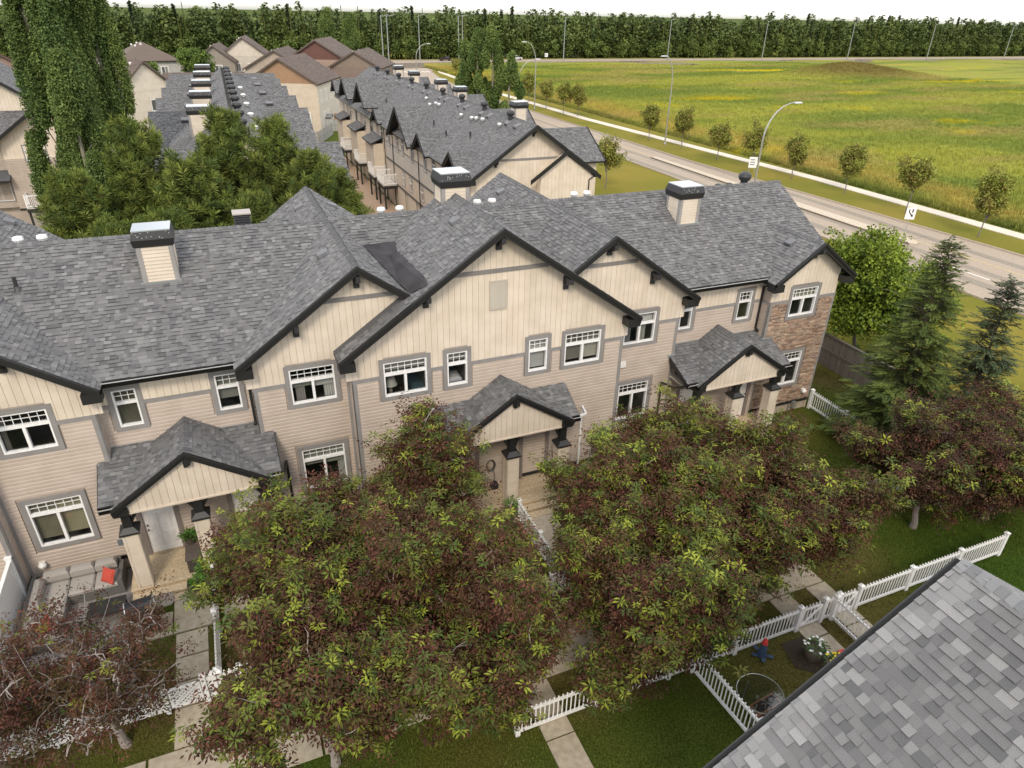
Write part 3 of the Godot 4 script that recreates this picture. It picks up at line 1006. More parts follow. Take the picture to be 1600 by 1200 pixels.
		var bt := func(_x): return 5.75
		if s.g == 2: bt = func(x): return maxf(5.75, gable_h(gab[3], x) - 0.25) if x > 2.8 else 5.75
		if s.g == 4: bt = func(x): return maxf(5.75, gable_h(gab[3], x) - 0.25) if x < 12.72 else 5.75
		# solid gable behind the boards
		var gb := MB.new()
		gb.col = C.cream * 0.8
		var xa: float = s.bx[0]
		var xb: float = s.bx[1]
		if s.g == 2 or s.g == 4:
			xa = minf(xa, g.xc - 2.2) if s.g == 4 else xa
			xb = maxf(xb, g.xc + 2.2) if s.g == 2 else xb
		var pts := [F.at(xa, 6.62, -0.1), F.at(xb, 6.62, -0.1)]
		if g.xc < xb and g.xc > xa:
			pts.append_array([F.at(xb, gable_h(g, xb) - 0.1, -0.1), F.at(g.xc, g.ya - 0.1, -0.1), F.at(xa, gable_h(g, xa) - 0.1, -0.1)])
		else:
			pts.append_array([F.at(xb, gable_h(g, xb) - 0.1, -0.1), F.at(xa, gable_h(g, xa) - 0.1, -0.1)])
		gb.prism(pts, F.f * 0.09)
		part("gable", gb, "vinyl", root)
		boards(F, s.bx[0] if s.g != 1 else -7.6, s.bx[1], bt, tp, oh, C.cream, wl, true, 0.203, g.xc)
		# belt and corner boards
		var tb := MB.new()
		tb.col = C.trim
		var bxs := []
		for h in oh:
			if h[1] < 5.6 and h[3] > 5.7: bxs.append([h[0], h[2]])
		for k in cut(s.x0, s.x1, bxs): F.bx(tb, k[0], 5.62, k[1], 5.745, -0.01, 0.035)
		F.bx(tb, s.x0 - 0.003, 0.55, s.x0 + 0.12, 5.62, -0.02, 0.033)
		F.bx(tb, s.x1 - 0.12, 0.55, s.x1 + 0.003, 5.62, -0.02, 0.033)
		part("trim_board", tb, "trim", wl)
		for q in s.w:
			var yy: Array = up if q[2] == 1 else lo
			var o: Dictionary = q[3]
			o["cw"] = cw
			window(F, q[0] + cw, yy[0] + cw, q[1] - cw, yy[1] - cw, root, o)
		# foundation with its black band
		var fd := MB.new()
		fd.col = C.conc * 0.9
		F.bx(fd, s.x0, -2.3, s.x1, 0.44, -0.3, -0.03)
		fd.col = C.black
		F.bx(fd, s.x0, 0.4, s.x1, 0.56, -0.2, 0.012)
		part("foundation", fd, "concrete", root)
		var FR := Face.new(Vector3(0, 0, g.zf), R)
		rake(FR, g.xc, g.ya, g.s, g.hl, g.hr, root, 0.24, g.zf - s.z)
	# rake of the tall gable cut off at the left of the picture, with its wall
	var F0 := Face.new(Vector3(0, 0, -19.5), R)
	var g0: Dictionary = gab[0]
	var w0 := backing(F0, -17.5, 0.5, -7.5, 6.6, [], C.taupe, root)
	laps(F0, -17.5, 0.57, -7.62, 5.63, [], C.taupe, w0)
	boards(F0, -17.5, -7.5, func(_x): return 5.75, func(x): return gable_h(g0, x) - 0.13, [], C.cream, w0, false, 0.203, g0.xc)
	var tb0 := MB.new()
	tb0.col = C.trim
	F0.bx(tb0, -17.5, 5.62, -7.5, 5.745, -0.01, 0.035)
	F0.bx(tb0, -7.62, 0.55, -7.497, 5.62, -0.02, 0.033)
	part("trim_board", tb0, "trim", w0)
	rake(Face.new(Vector3(0, 0, -19.05), R), g0.xc, g0.ya, g0.s, 5.35, 5.35, root, 0.24, 0.45)
	# recessed upper walls over the porches
	for s in [{"z": -20.5, "x0": -4.47, "x1": -0.17, "w": [[-4.16, -3.24, {"blind": [[0, 1, 1.0, Color(0.13, 0.125, 0.09), false]]}], [-1.36, -0.41, {"blind": [[0, 1, 0.3, WH * 0.8, false], [0, 1, 0.72, Color(0.24, 0.25, 0.22), true]]}]]},
			{"z": -20.75, "x0": 15.68, "x1": 20.2, "w": [[15.95, 16.8, {}], [18.81, 19.75, {"rcol": Color(0.12, 0.13, 0.06)}]]}]:
		var F := Face.new(Vector3(0, 0, s.z), R)
		var holes := []
		var oh := []
		for q in s.w:
			oh.append([q[0], 4.81, q[1], 6.33])
			holes.append([q[0] + cw, 4.81 + cw, q[1] - cw, 6.33 - cw])
		var wl := backing(F, s.x0, 3.4, s.x1, 6.7, holes, C.taupe, root)
		laps(F, s.x0, 4.2, s.x1, 5.63, oh, C.taupe, wl)
		boards(F, s.x0, s.x1, func(_x): return 5.75, func(_x): return 6.6, oh, C.cream, wl, true)
		var tb := MB.new()
		tb.col = C.trim
		for k in cut(s.x0, s.x1, [[oh[0][0], oh[0][2]], [oh[1][0], oh[1][2]]]): F.bx(tb, k[0], 5.62, k[1], 5.745, -0.01, 0.035)
		part("trim_board", tb, "trim", wl)
		for q in s.w:
			var o: Dictionary = q[2]
			o["cw"] = cw
			o["slider"] = false
			window(F, q[0] + cw, 4.81 + cw, q[1] - cw, 6.33 - cw, root, o)
		var ft := MB.new()
		ft.col = C.black
		var ez: float = s.z + 0.35
		var ey := main_h(ez)
		ft.box(Vector3(s.x0 + 0.3, ey - 0.22, ez - 0.05), Vector3(s.x1 - 0.3, ey - 0.03, ez + 0.01))
		ft.col = Color(0.25, 0.24, 0.23)
		ft.box(Vector3(s.x0, ey - 0.16, s.z), Vector3(s.x1, ey - 0.14, ez - 0.05))
		part("fascia", ft, "black", root)
		gutter(Vector3(s.x0 + 0.35, ey - 0.02, ez + 0.01), Vector3(s.x1 - 0.35, ey - 0.02, ez + 0.01), Vector3(0, 0, 1), root)
		var fl := MB.new()
		fl.col = Color(0.36, 0.4, 0.42)
		F.bx(fl, s.x0, 4.2, s.x1, 4.34, 0.0, 0.03)
		part("flashing", fl, "metal", root)
	# side returns of the bays
	for q in [[-4.47, -20.05, 0.45, 1, false], [-0.17, -20.5, 0.45, -1, false], [2.8, -20.05, 0.55, -1, false], [12.72, -19.5, 0.75, 1, false], [15.68, -20.25, 0.5, 1, false], [20.2, -20.75, 0.5, -1, true], [23.72, -20.25, 9.5, 1, true], [-7.5, -19.5, 0.55, 1, false]]:
		var F: Face = Face.new(Vector3(q[0], 0, q[1]), Vector3(0, 0, -1) if q[3] > 0 else Vector3(0, 0, 1))
		var bk := backing(F, 0, -0.2 if q[2] > 5 else 0.5, q[2], 6.6, [], C.taupe, root)
		laps(F, 0.02, 0.57, q[2], 5.63, [], C.taupe, bk)
		if q[2] < 5: laps(F, 0.0, 5.75, q[2], 6.55, [], C.cream if not q[4] else C.taupe, bk, 0.8)
		var tb := MB.new()
		tb.col = C.trim
		F.bx(tb, 0.0, 5.62, q[2], 5.745, -0.01, 0.03)
		var cxn: float = 0.0 if q[3] > 0 else q[2] - 0.1
		F.bx(tb, cxn, 0.55, cxn + 0.1, 5.62, -0.015, 0.031)
		part("trim_board", tb, "trim", bk)
	# gable extras
	for q in [[3, -19.5, 7.74], [2, -20.05, 3.29], [4, -20.25, 12.25]]:
		var g: Dictionary = gab[q[0]]
		var F := Face.new(Vector3(0, 0, q[1]), R)
		var tb := MB.new()
		tb.col = C.trim * 0.85
		var yb := 8.92 if q[0] == 3 else 8.38
		var hw: float = (g.ya - 0.18 - yb) / g.s
		var xa: float = g.xc - hw
		var xb: float = g.xc + hw
		F.bx(tb, xa, yb - 0.14, xb, yb, 0.0, 0.04)
		part("trim_board", tb, "trim", root)
		bracket(F, g.xc, g.ya - 0.36, root)
		for sd in [-1.0, 1.0]:
			var x: float = g.xc + sd * (2.45 if q[0] == 3 else 1.95)
			if (q[0] == 2 and sd > 0) or (q[0] == 4 and sd < 0): continue
			bracket(F, x, gable_h(g, x) - 0.3, root)
	bracket(Face.new(Vector3(0, 0, -20.25), R), 22.0, 7.9, root)
	bracket(Face.new(Vector3(0, 0, -20.05), R), -6.2, gable_h(gab[1], -6.2) - 0.3, root)
	# louvred attic vent
	var AF := Face.new(Vector3(0, 0, -19.5), R)
	var av := MB.new()
	av.col = Color(0.48, 0.43, 0.37)
	AF.bx(av, 7.44, 7.5, 8.06, 7.56, 0.0, 0.05)
	AF.bx(av, 7.44, 8.46, 8.06, 8.52, 0.0, 0.05)
	AF.bx(av, 7.44, 7.56, 7.5, 8.46, 0.0, 0.05)
	AF.bx(av, 8.0, 7.56, 8.06, 8.46, 0.0, 0.05)
	av.col = Color(0.12, 0.11, 0.1)
	AF.bx(av, 7.5, 7.56, 8.0, 8.46, 0.0, 0.014)
	var avn := part("attic_vent", av, "vinyl", root)
	var sl := MB.new()
	sl.col = Color(0.46, 0.42, 0.36)
	for i in 22:
		var y := 7.57 + i * 0.0405
		sl.quad(AF.at(7.5, y, 0.05), AF.at(8.0, y, 0.05), AF.at(8.0, y + 0.036, 0.02), AF.at(7.5, y + 0.036, 0.02))
	part("louvres", sl, "vinyl", avn, "stuff")
	# porches
	porch(root, -2.28, -18.38, -20.5, -20.03, 4.95, 0.68, 2.2, -4.8, 0.22, 4.32, -18.58, 3.52, [[-4.1, true], [-1.42, false]], true)
	porch(root, 7.85, -17.98, -19.5, -19.49, 5.03, 0.66, 2.22, 5.35, 10.4, 4.25, -18.2, 3.58, [[5.98, true], [8.8, false]], true)
	porch(root, 18.07, -18.63, -20.75, -20.23, 4.88, 0.68, 2.2, 15.5, 20.62, 4.3, -18.85, 3.5, [[16.25, true], [18.95, false]], true)
	# step flashing on the bays either side of the porch roofs
	var sf2 := MB.new()
	sf2.col = Color(0.4, 0.44, 0.46)
	for q in [[-4.85, -4.3, -20.05, 4.0], [-0.3, 0.28, -20.05, 4.0], [15.4, 15.75, -20.25, 4.05], [20.1, 20.7, -20.25, 4.05]]:
		sf2.box(Vector3(q[0], q[3], q[2]), Vector3(q[1], q[3] + 0.1, q[2] + 0.05))
	part("flashing", sf2, "metal", root)
	# chimneys, vents, pipes
	chimney(-2.76, -1.74, -23.22, 0.9, main_h(-23.22), 10.06, root)
	chimney(7.24, 8.26, -23.75, 0.95, gable_h(gab[3], 7.24) - 0.05, 11.05, root, false)
	chimney(17.28, 18.26, -23.3, 0.95, main_h(-23.3), 10.0, root)
	chimney(-13.0, -11.9, -23.75, 0.95, 10.0, 11.05, root, false)
	var sl2 := 0.72
	var LL := sqrt(1 + sl2 * sl2)
	roof_vent(Vector3(2.71, gable_h(gab[2], 2.71), -22.44), Vector3(0, 0, 1), Vector3(1, sl2, 0) / LL, root)
	roof_vent(Vector3(7.1, gable_h(gab[3], 7.1), -21.8), Vector3(0, 0, 1), Vector3(1, sl2, 0) / LL, root)
	roof_vent(Vector3(8.5, gable_h(gab[3], 8.5), -22.5), Vector3(0, 0, -1), Vector3(-1, sl2, 0) / LL, root)
	roof_vent(Vector3(21.55, gable_h(gab[5], 21.55), -21.2), Vector3(0, 0, 1), Vector3(1, sl2, 0) / LL, root)
	roof_vent(Vector3(2.75, gable_h(gab[2], 2.75), -28.6), Vector3(0, 0, 1), Vector3(1, sl2, 0) / LL, root)
	roof_vent(Vector3(4.1, gable_h(gab[2], 4.1), -29.3), Vector3(0, 0, -1), Vector3(-1, sl2, 0) / LL, root)
	roof_vent(Vector3(-7.4, gable_h(gab[1], -7.4), -29.8), Vector3(0, 0, -1), Vector3(-1, sl2, 0) / LL, root)
	roof_vent(Vector3(12.9, gable_h(gab[4], 12.9), -29.2), Vector3(0, 0, -1), Vector3(-1, sl2, 0) / LL, root)
	roof_vent(Vector3(11.6, gable_h(gab[4], 11.6), -28.9), Vector3(0, 0, 1), Vector3(1, sl2, 0) / LL, root)
	pipe_vent(Vector3(-6.17, main_h(-23.45), -23.45), 0.42, 0.055, Color(0.03, 0.03, 0.03), root)
	for x in [-6.26, -5.6, 5.39, 6.1, 9.23, 9.86, 13.52, 14.12]:
		pipe_vent(Vector3(x, main_h(-24.8) - 0.02, -25.55), 0.16, 0.09, Color(0.7, 0.7, 0.7), root, true)
	for x in [1.15, 1.9, 20.83, 21.46]:
		pipe_vent(Vector3(x, main_h(-24.8), -25.5), 0.14, 0.11, Color(0.03, 0.03, 0.03), root)
	turbine(Vector3(22.2, main_h(-25.0), -25.4), root, 0.24)
	# slatted box vent on the ridge
	var bv := MB.new()
	bv.col = Color(0.33, 0.3, 0.28)
	bv.box(Vector3(0.2, 9.2, -25.9), Vector3(0.75, 9.32, -25.3))
	bv.box(Vector3(0.17, 9.78, -25.93), Vector3(0.78, 9.82, -25.27))
	bv.col = Color(0.02, 0.02, 0.025)
	bv.box(Vector3(0.24, 9.3, -25.86), Vector3(0.71, 9.78, -25.34))
	for i in 5:
		bv.col = Color(0.05, 0.05, 0.06)
		bv.box(Vector3(0.2, 9.36 + i * 0.085, -25.9), Vector3(0.75, 9.39 + i * 0.085, -25.3))
	part("box_vent", bv, "black", root)
	# downspouts
	downspout([Vector3(-0.27, 6.5, -20.2), Vector3(-0.27, 6.3, -20.44), Vector3(-0.27, 4.4, -20.44), Vector3(-0.3, 4.32, -20.3)], root)
	downspout([Vector3(20.08, 6.55, -20.2), Vector3(20.1, 6.3, -20.69), Vector3(20.1, 4.45, -20.69), Vector3(20.1, 4.36, -20.5)], root)
	downspout([Vector3(0.25, 3.4, -18.6), Vector3(0.3, 3.2, -18.9), Vector3(0.45, 2.9, -20.0), Vector3(0.45, 0.3, -20.0)], root)
	downspout([Vector3(15.5, 3.4, -18.9), Vector3(15.3, 3.1, -19.4), Vector3(15.25, 2.95, -20.2), Vector3(15.25, 0.3, -20.2)], root)
	var dsw := MB.new()
	dsw.col = C.white
	dsw.bar(Vector3(10.4, 3.45, -18.3), Vector3(10.9, 3.3, -18.6), 0.07, 0.06)
	dsw.bar(Vector3(10.9, 3.3, -18.6), Vector3(11.2, 3.1, -19.45), 0.07, 0.06)
	dsw.bar(Vector3(11.2, 3.1, -19.45), Vector3(11.2, 0.3, -19.45), 0.07, 0.06)
	part("downspout", dsw, "white", root)
	# small fittings on the walls
	var fx := MB.new()
	fx.col = Color(0.75, 0.74, 0.72)
	fx.box(Vector3(13.15, 4.02, -20.25), Vector3(13.4, 4.24, -20.12))
	part("wall_vent", fx, "white", root)
	var bl := MB.new()
	bl.col = Color(0.3, 0.36, 0.41)
	bl.box(Vector3(-4.95, 1.0, -20.05), Vector3(-4.72, 1.22, -19.98))
	part("meter_box", bl, "metal", root)
	for p in [Vector3(-7.05, 0.95, -19.93), Vector3(23.2, 1.05, -20.1), Vector3(21.55, 0.85, -20.15)]:
		var hv := MB.new()
		hv.col = Color(0.78, 0.77, 0.75)
		hv.lathe(p - Vector3.UP * 0.1, [Vector2(0, 0), Vector2(0.1, 0.02), Vector2(0.12, 0.1), Vector2(0.08, 0.17), Vector2(0, 0.2)], 10)
		hv.box(p - Vector3(0.08, 0.08, 0.14), p + Vector3(0.08, 0.08, 0))
		part("dryer_hood", hv, "white", root)
	var em := MB.new()
	em.col = Color(0.4, 0.41, 0.41)
	em.box(Vector3(22.75, 0.2, -20.25), Vector3(22.95, 0.5, -20.13))
	em.tube([Vector3(22.6, -0.1, -20.2), Vector3(22.6, 0.45, -20.2)], [0.02, 0.02], 6)
	part("electric_box", em, "metal", root)
	# porch lights by the doors
	for q in [[-2.95, -20.0], [-1.62, -20.0], [7.15, -19.46], [17.4, -20.2], [18.72, -20.2]]:
		var pl := MB.new()
		pl.col = Color(0.65, 0.63, 0.58)
		pl.lathe(Vector3(q[0], 2.25, q[1] + 0.1), [Vector2(0, 0), Vector2(0.06, 0.03), Vector2(0.075, 0.12), Vector2(0.03, 0.18), Vector2(0, 0.2)], 8)
		part("porch_lantern", pl, "white", root)

# ---------------------------------------------------------------- plants
func leaf_quad(b: MB, o: Vector3, d: Vector3, up: Vector3, l: float, w: float) -> void:
	var s := d.cross(up).normalized()
	var m := o + d * l * 0.5 - up * w * 0.12
	var t := o + d * l - up * l * 0.12
	b.tri(o, m + s * w * 0.5 + up * w * 0.2, t)
	b.tri(o, t, m - s * w * 0.5 + up * w * 0.2)
func whorl(kind: String, seed_: int) -> ArrayMesh:
	var key := kind + str(seed_)
	if leafmesh.has(key): return leafmesh[key]
	var r := RandomNumberGenerator.new()
	r.seed = seed_ * 77 + 5
	var b := MB.new()
	match kind:
		"cherry":   # a shoot tip with drooping pointed leaves
			for i in 8:
				var a := TAU * i / 8.0 + r.randf_range(-0.35, 0.35)
				var el := r.randf_range(-0.5, 0.6)
				var d := Vector3(cos(a) * cos(el), sin(el), sin(a) * cos(el))
				b.col = Color.WHITE * r.randf_range(0.75, 1.2)
				leaf_quad(b, d * 0.02 + Vector3.UP * r.randf_range(-0.06, 0.03), d, (Vector3.UP - d * d.y).normalized(), r.randf_range(0.1, 0.16), 0.042)
		"small":    # loose spray of rounder leaves
			for i in 11:
				var d := Vector3(r.randfn(), r.randfn() * 0.6 + 0.1, r.randfn()).normalized()
				b.col = Color.WHITE * r.randf_range(0.7, 1.25)
				leaf_quad(b, d * r.randf_range(0.02, 0.22), (d + Vector3(r.randfn(), r.randfn(), r.randfn()) * 0.6).normalized(), Vector3(r.randfn(), 1.0, r.randfn()).normalized(), r.randf_range(0.12, 0.19), 0.12)
		"fine":     # bunches of small leaves, thin stems
			for i in 13:
				var d := Vector3(r.randfn(), r.randfn() * 0.5, r.randfn()).normalized()
				b.col = Color.WHITE * r.randf_range(0.65, 1.35)
				leaf_quad(b, d * r.randf_range(0.0, 0.2), (d + Vector3(0, -0.3, 0)).normalized(), Vector3(r.randfn() * 0.5, 1.0, r.randfn() * 0.5).normalized(), r.randf_range(0.06, 0.1), 0.036)
		"spruce":   # flat drooping spray along +z
			for i in 20:
				var t := i / 20.0
				var sd := -1.0 if i % 2 else 1.0
				var o := Vector3(0, -0.05 * t, t * 0.42)
				var d := Vector3(sd * (1.15 - t * 0.8), r.randf_range(-0.25, 0.2), 0.75).normalized()
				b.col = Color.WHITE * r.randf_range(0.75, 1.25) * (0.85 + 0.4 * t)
				leaf_quad(b, o, d, Vector3(r.randf_range(-0.5, 0.5), 1, 0).normalized(), r.randf_range(0.1, 0.19) * (1.15 - 0.5 * t), 0.035)
		"pine":     # upright candle ringed with needles
			for i in 26:
				var a := r.randf() * TAU
				var h := r.randf()
				var el := lerpf(-0.1, 1.25, h)
				var d := Vector3(cos(a) * cos(el), sin(el), sin(a) * cos(el))
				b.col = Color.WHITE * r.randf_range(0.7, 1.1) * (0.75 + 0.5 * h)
				leaf_quad(b, Vector3(0, h * 0.2 - 0.1, 0), d, Vector3(d.z, 0.3, -d.x).normalized(), r.randf_range(0.16, 0.26), 0.026)
		"tuft":     # meadow grass
			for i in 9:
				var a := r.randf() * TAU
				var d := Vector3(cos(a) * 0.4, 1, sin(a) * 0.4).normalized()
				b.col = Color.WHITE * r.randf_range(0.8, 1.15)
				var s := Vector3(-sin(a), 0, cos(a)) * 0.03
				var o := Vector3(r.randfn() * 0.12, 0, r.randfn() * 0.12)
				b.tri(o - s, o + s, o + d * r.randf_range(0.3, 0.6))
		"blade":
			for i in 6:
				var a := r.randf() * TAU
				var d := Vector3(cos(a) * 0.6, 1, sin(a) * 0.6).normalized()
				b.col = Color.WHITE * r.randf_range(0.8, 1.15)
				var s := Vector3(-sin(a), 0, cos(a)) * 0.008
				var o := Vector3(r.randfn() * 0.04, 0, r.randfn() * 0.04)
				b.tri(o - s, o + s, o + d * r.randf_range(0.06, 0.12))
	leafmesh[key] = b.mesh(M["needle" if kind in ["spruce", "pine"] else ("grass" if kind in ["tuft", "blade"] else "leaf")])
	return leafmesh[key]
class Scatter:
	var buf := PackedFloat32Array()
	func put(p: Vector3, b: Basis, c: Color) -> void:
		buf.append_array(PackedFloat32Array([b.x.x, b.y.x, b.z.x, p.x, b.x.y, b.y.y, b.z.y, p.y, b.x.z, b.y.z, b.z.z, p.z, c.r, c.g, c.b, 1.0]))
	func make(m: Mesh) -> MultiMesh:
		var mm := MultiMesh.new()
		mm.transform_format = MultiMesh.TRANSFORM_3D
		mm.use_colors = true
		mm.mesh = m
		mm.instance_count = buf.size() / 16
		mm.buffer = buf
		return mm
func scatter_node(called: String, s: Scatter, m: Mesh, parent: Node) -> MultiMeshInstance3D:
	var o := MultiMeshInstance3D.new()
	o.multimesh = s.make(m)
	o.name = unique_name(called) if parent == self else called
	parent.add_child(o, true)
	o.set_meta("kind", "stuff")
	return o
func rbasis(r: RandomNumberGenerator, tilt: float, sc: float) -> Basis:
	var b := Basis(Vector3.UP, r.randf() * TAU)
	b = Basis(Vector3(r.randfn(), 0, r.randfn()).normalized(), r.randfn() * tilt) * b
	return b.scaled(Vector3.ONE * sc)
func wander(a: Vector3, e: Vector3, k: int, amt: float, r: RandomNumberGenerator, lift := 0.0) -> Array:
	var pts := []
	var l := a.distance_to(e)
	for i in k + 1:
		var t := float(i) / k
		var p := a.lerp(e, t) + Vector3.UP * sin(t * PI) * lift * l
		if i > 0 and i < k: p += Vector3(r.randfn(), r.randfn() * 0.6, r.randfn()) * amt * l
		pts.append(p)
	return pts
# o: {h, cy, rx, ry, n, limbs, leaf, sc, spread, pal (list of colours, from the inside to the tips), green, tr, lean}
func broad_tree(called: String, label: String, group: String, at: Vector3, seed_: int, o: Dictionary) -> Node3D:
	var r := RandomNumberGenerator.new()
	r.seed = seed_
	var t := thing(called, label, "tree", at, 0.0, group)
	var wood := MB.new()
	wood.col = o.get("bark", Color(0.2, 0.18, 0.165))
	var rx: float = o.rx
	var ry: float = o.ry
	var cy: float = o.cy
	var tr: float = o.get("tr", 0.09)
	var fork := Vector3(r.randfn() * 0.1, cy - ry * o.get("fork", 0.75), r.randfn() * 0.1)
	wood.tube(wander(Vector3(0, -0.1, 0), fork, 4, 0.02, r), [tr * 1.5, tr * 1.15, tr, tr * 0.95, tr * 0.85], 8)
	var tips := []
	var limbs: int = o.get("limbs", 8)
	var subs: int = o.get("subs", 5)
	for i in limbs:
		var a := TAU * (i + r.randf() * 0.7) / limbs
		var el := asin(clampf(lerpf(-0.35, 0.98, fmod(i * 0.618 + r.randf() * 0.25, 1.0)), -1, 1))
		var k := r.randf_range(0.62, 1.08)
		var e := Vector3(cos(a) * cos(el) * rx * k, cy + sin(el) * ry * k, sin(a) * cos(el) * rx * k)
		if o.has("lop"): e += o.lop * r.randf()
		var lp := wander(fork + Vector3.DOWN * r.randf() * 0.3, e, 5, 0.05, r, 0.12)
		wood.tube(lp, [tr * 0.62, tr * 0.5, tr * 0.4, tr * 0.3, tr * 0.2, tr * 0.12], 5, false)
		tips.append(e)
		for j in int(o.get("shoots", 0)):   # long young shoots that break the outline
			var c0: Vector3 = lp[3 + r.randi() % 3]
			var dir := (Vector3(c0.x / rx, (c0.y - cy) / ry, c0.z / rx) * 0.9 + Vector3(r.randfn() * 0.5, 0.75, r.randfn() * 0.5)).normalized()
			var sl := r.randf_range(0.45, 1.05)
			wood.tube([c0, c0 + dir * sl * 0.5 + Vector3(r.randfn(), 0, r.randfn()) * 0.04, c0 + dir * sl], [tr * 0.16, tr * 0.11, tr * 0.04], 3, false)
			for m in 3: tips.append(c0 + dir * sl * (0.4 + 0.3 * m))
		for j in subs:
			var p: Vector3 = lp[2 + r.randi() % 4]
			var d := Vector3(r.randfn(), r.randfn() * 0.7 + 0.25, r.randfn()).normalized()
			var q: Vector3 = p + d * r.randf_range(0.25, 0.55) * rx
			var rel := Vector3(q.x / rx, (q.y - cy) / ry, q.z / rx)
			if rel.length() > 1.0:
				rel = rel.normalized() * r.randf_range(0.9, 1.03)
				q = Vector3(rel.x * rx, cy + rel.y * ry, rel.z * rx)
			var sp := wander(p, q, 3, 0.08, r, 0.08)
			wood.tube(sp, [tr * 0.24, tr * 0.18, tr * 0.12, tr * 0.07], 4, false)
			tips.append(q)
			for m in int(o.get("twigs", 3)):
				var c: Vector3 = sp[1 + r.randi() % 3]
				var w: Vector3 = c + Vector3(r.randfn(), r.randfn() * 0.6 + 0.1, r.randfn()).normalized() * r.randf_range(0.2, 0.5) * (0.3 + rx * 0.22)
				wood.tube([c, (c + w) * 0.5 + Vector3(r.randfn(), r.randfn(), r.randfn()) * 0.03, w], [tr * 0.17, tr * 0.12, tr * 0.06], 3, false)
				tips.append(w)
	var tk := node("trunk", wood.mesh(M["bark"]), t)
	tk.name = "trunk"
	var pal: Array = o.pal
	var green: Array = o.green
	var kinds: Array = [Scatter.new(), Scatter.new()]
	var bias := []
	for i in tips.size(): bias.append(clampf(r.randfn() * 0.35 + o.get("gshare", 0.35), 0, 1))
	var spread: float = o.get("spread", 0.24)
	for i in int(o.n):
		var k := r.randi() % tips.size()
		var tip: Vector3 = tips[k]
		var off := Vector3(r.randfn(), r.randfn() * 0.8, r.randfn()) * spread
		var p := tip + off
		var outer: float = Vector3(p.x / rx, (p.y - cy) / ry, p.z / rx).length()
		var up := clampf((p.y - cy) / ry * 0.5 + 0.5, 0, 1)
		var gp: float = bias[k] * (0.35 + 0.9 * outer * (0.5 + 0.5 * up))
		var c: Color
		var isg := r.randf() < gp
		if isg: c = green[r.randi() % green.size()]
		else: c = pal[r.randi() % pal.size()]
		c = c * r.randf_range(0.75, 1.25)
		var kk := r.randi() % 2
		if o.leaf == "cherry": kk = 0 if isg else 1
		kinds[kk].put(p, rbasis(r, 0.45, o.get("sc", 1.0) * r.randf_range(0.7, 1.25)), c)
	scatter_node("crown", kinds[0], whorl(o.leaf, 1), t)
	scatter_node("crown", kinds[1], whorl("fine" if o.leaf == "cherry" else o.leaf, 2), t)
	return t
func conifer(called: String, label: String, group: String, at: Vector3, seed_: int, h: float, rad: float, leaf: String, cols: Array, dens := 1.0, sc := 1.0) -> Node3D:
	var r := RandomNumberGenerator.new()
	r.seed = seed_
	var t := thing(called, label, "tree", at, 0.0, group)
	var wood := MB.new()
	wood.col = Color(0.12, 0.09, 0.07)
	wood.tube([Vector3(0, -0.1, 0), Vector3(0.03, h * 0.4, 0.02), Vector3(0, h * 0.8, 0), Vector3(0, h, 0)], [0.03 * h * 0.55, 0.025 * h * 0.5, 0.02, 0.006], 7)
	var s := [Scatter.new(), Scatter.new()]
	var y := h * 0.06
	var pine := leaf == "pine"
	while y < h * 0.985:
		var f := y / h
		var prof := pow(1.0 - f, 1.12) if not pine else pow(maxf(0.0, 1.0 - f), 0.55) * (0.55 + 0.6 * minf(f * 2.2, 1.0)) * 0.95
		var k := int((7 if not pine else 6) * dens) + r.randi() % 3
		for i in k:
			var a := r.randf() * TAU
			var l := rad * prof * r.randf_range(0.7, 1.12) + 0.12
			var rise := lerpf(-0.28, 0.75, f) if not pine else lerpf(0.25, 1.5, f)
			var d := Vector3(cos(a), 0, sin(a))
			var b0 := Vector3(0, y + r.randf_range(-0.15, 0.15), 0)
			var b1 := b0 + d * l * 0.55 + Vector3.UP * l * rise * 0.42
			var b2 := b0 + d * l + Vector3.UP * l * (rise * 0.7 + (0.1 if not pine else 0.18))
			wood.tube([b0, b1, b2], [0.022, 0.014, 0.006], 3, false)
			var m := int(maxf(2.0, l / (0.17 if not pine else 0.2) * dens))
			for j in m:
				var q := (float(j) + r.randf()) / m
				if q < 0.12 and l > 0.5: continue
				var p := b0.lerp(b1, q * 2.0) if q < 0.5 else b1.lerp(b2, q * 2.0 - 1.0)
				p += Vector3(r.randfn(), r.randfn() * 0.5, r.randfn()) * 0.06 * (1.0 + l)
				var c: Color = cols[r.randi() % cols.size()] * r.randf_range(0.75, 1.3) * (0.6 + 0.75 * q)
				if pine:
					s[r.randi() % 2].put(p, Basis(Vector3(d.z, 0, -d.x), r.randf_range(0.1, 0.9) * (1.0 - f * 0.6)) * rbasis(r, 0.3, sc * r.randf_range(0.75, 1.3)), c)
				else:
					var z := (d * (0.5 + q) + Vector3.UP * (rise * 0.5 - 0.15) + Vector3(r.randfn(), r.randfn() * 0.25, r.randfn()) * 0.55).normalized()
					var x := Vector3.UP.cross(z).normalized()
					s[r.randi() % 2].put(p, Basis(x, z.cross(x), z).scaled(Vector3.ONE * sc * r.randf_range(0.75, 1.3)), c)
		y += h * (0.028 if not pine else 0.036) * r.randf_range(0.8, 1.2)
	node("trunk", wood.mesh(M["bark"]), t)
	scatter_node("crown", s[0], whorl(leaf, 1), t)
	scatter_node("crown", s[1], whorl(leaf, 2), t)
	return t
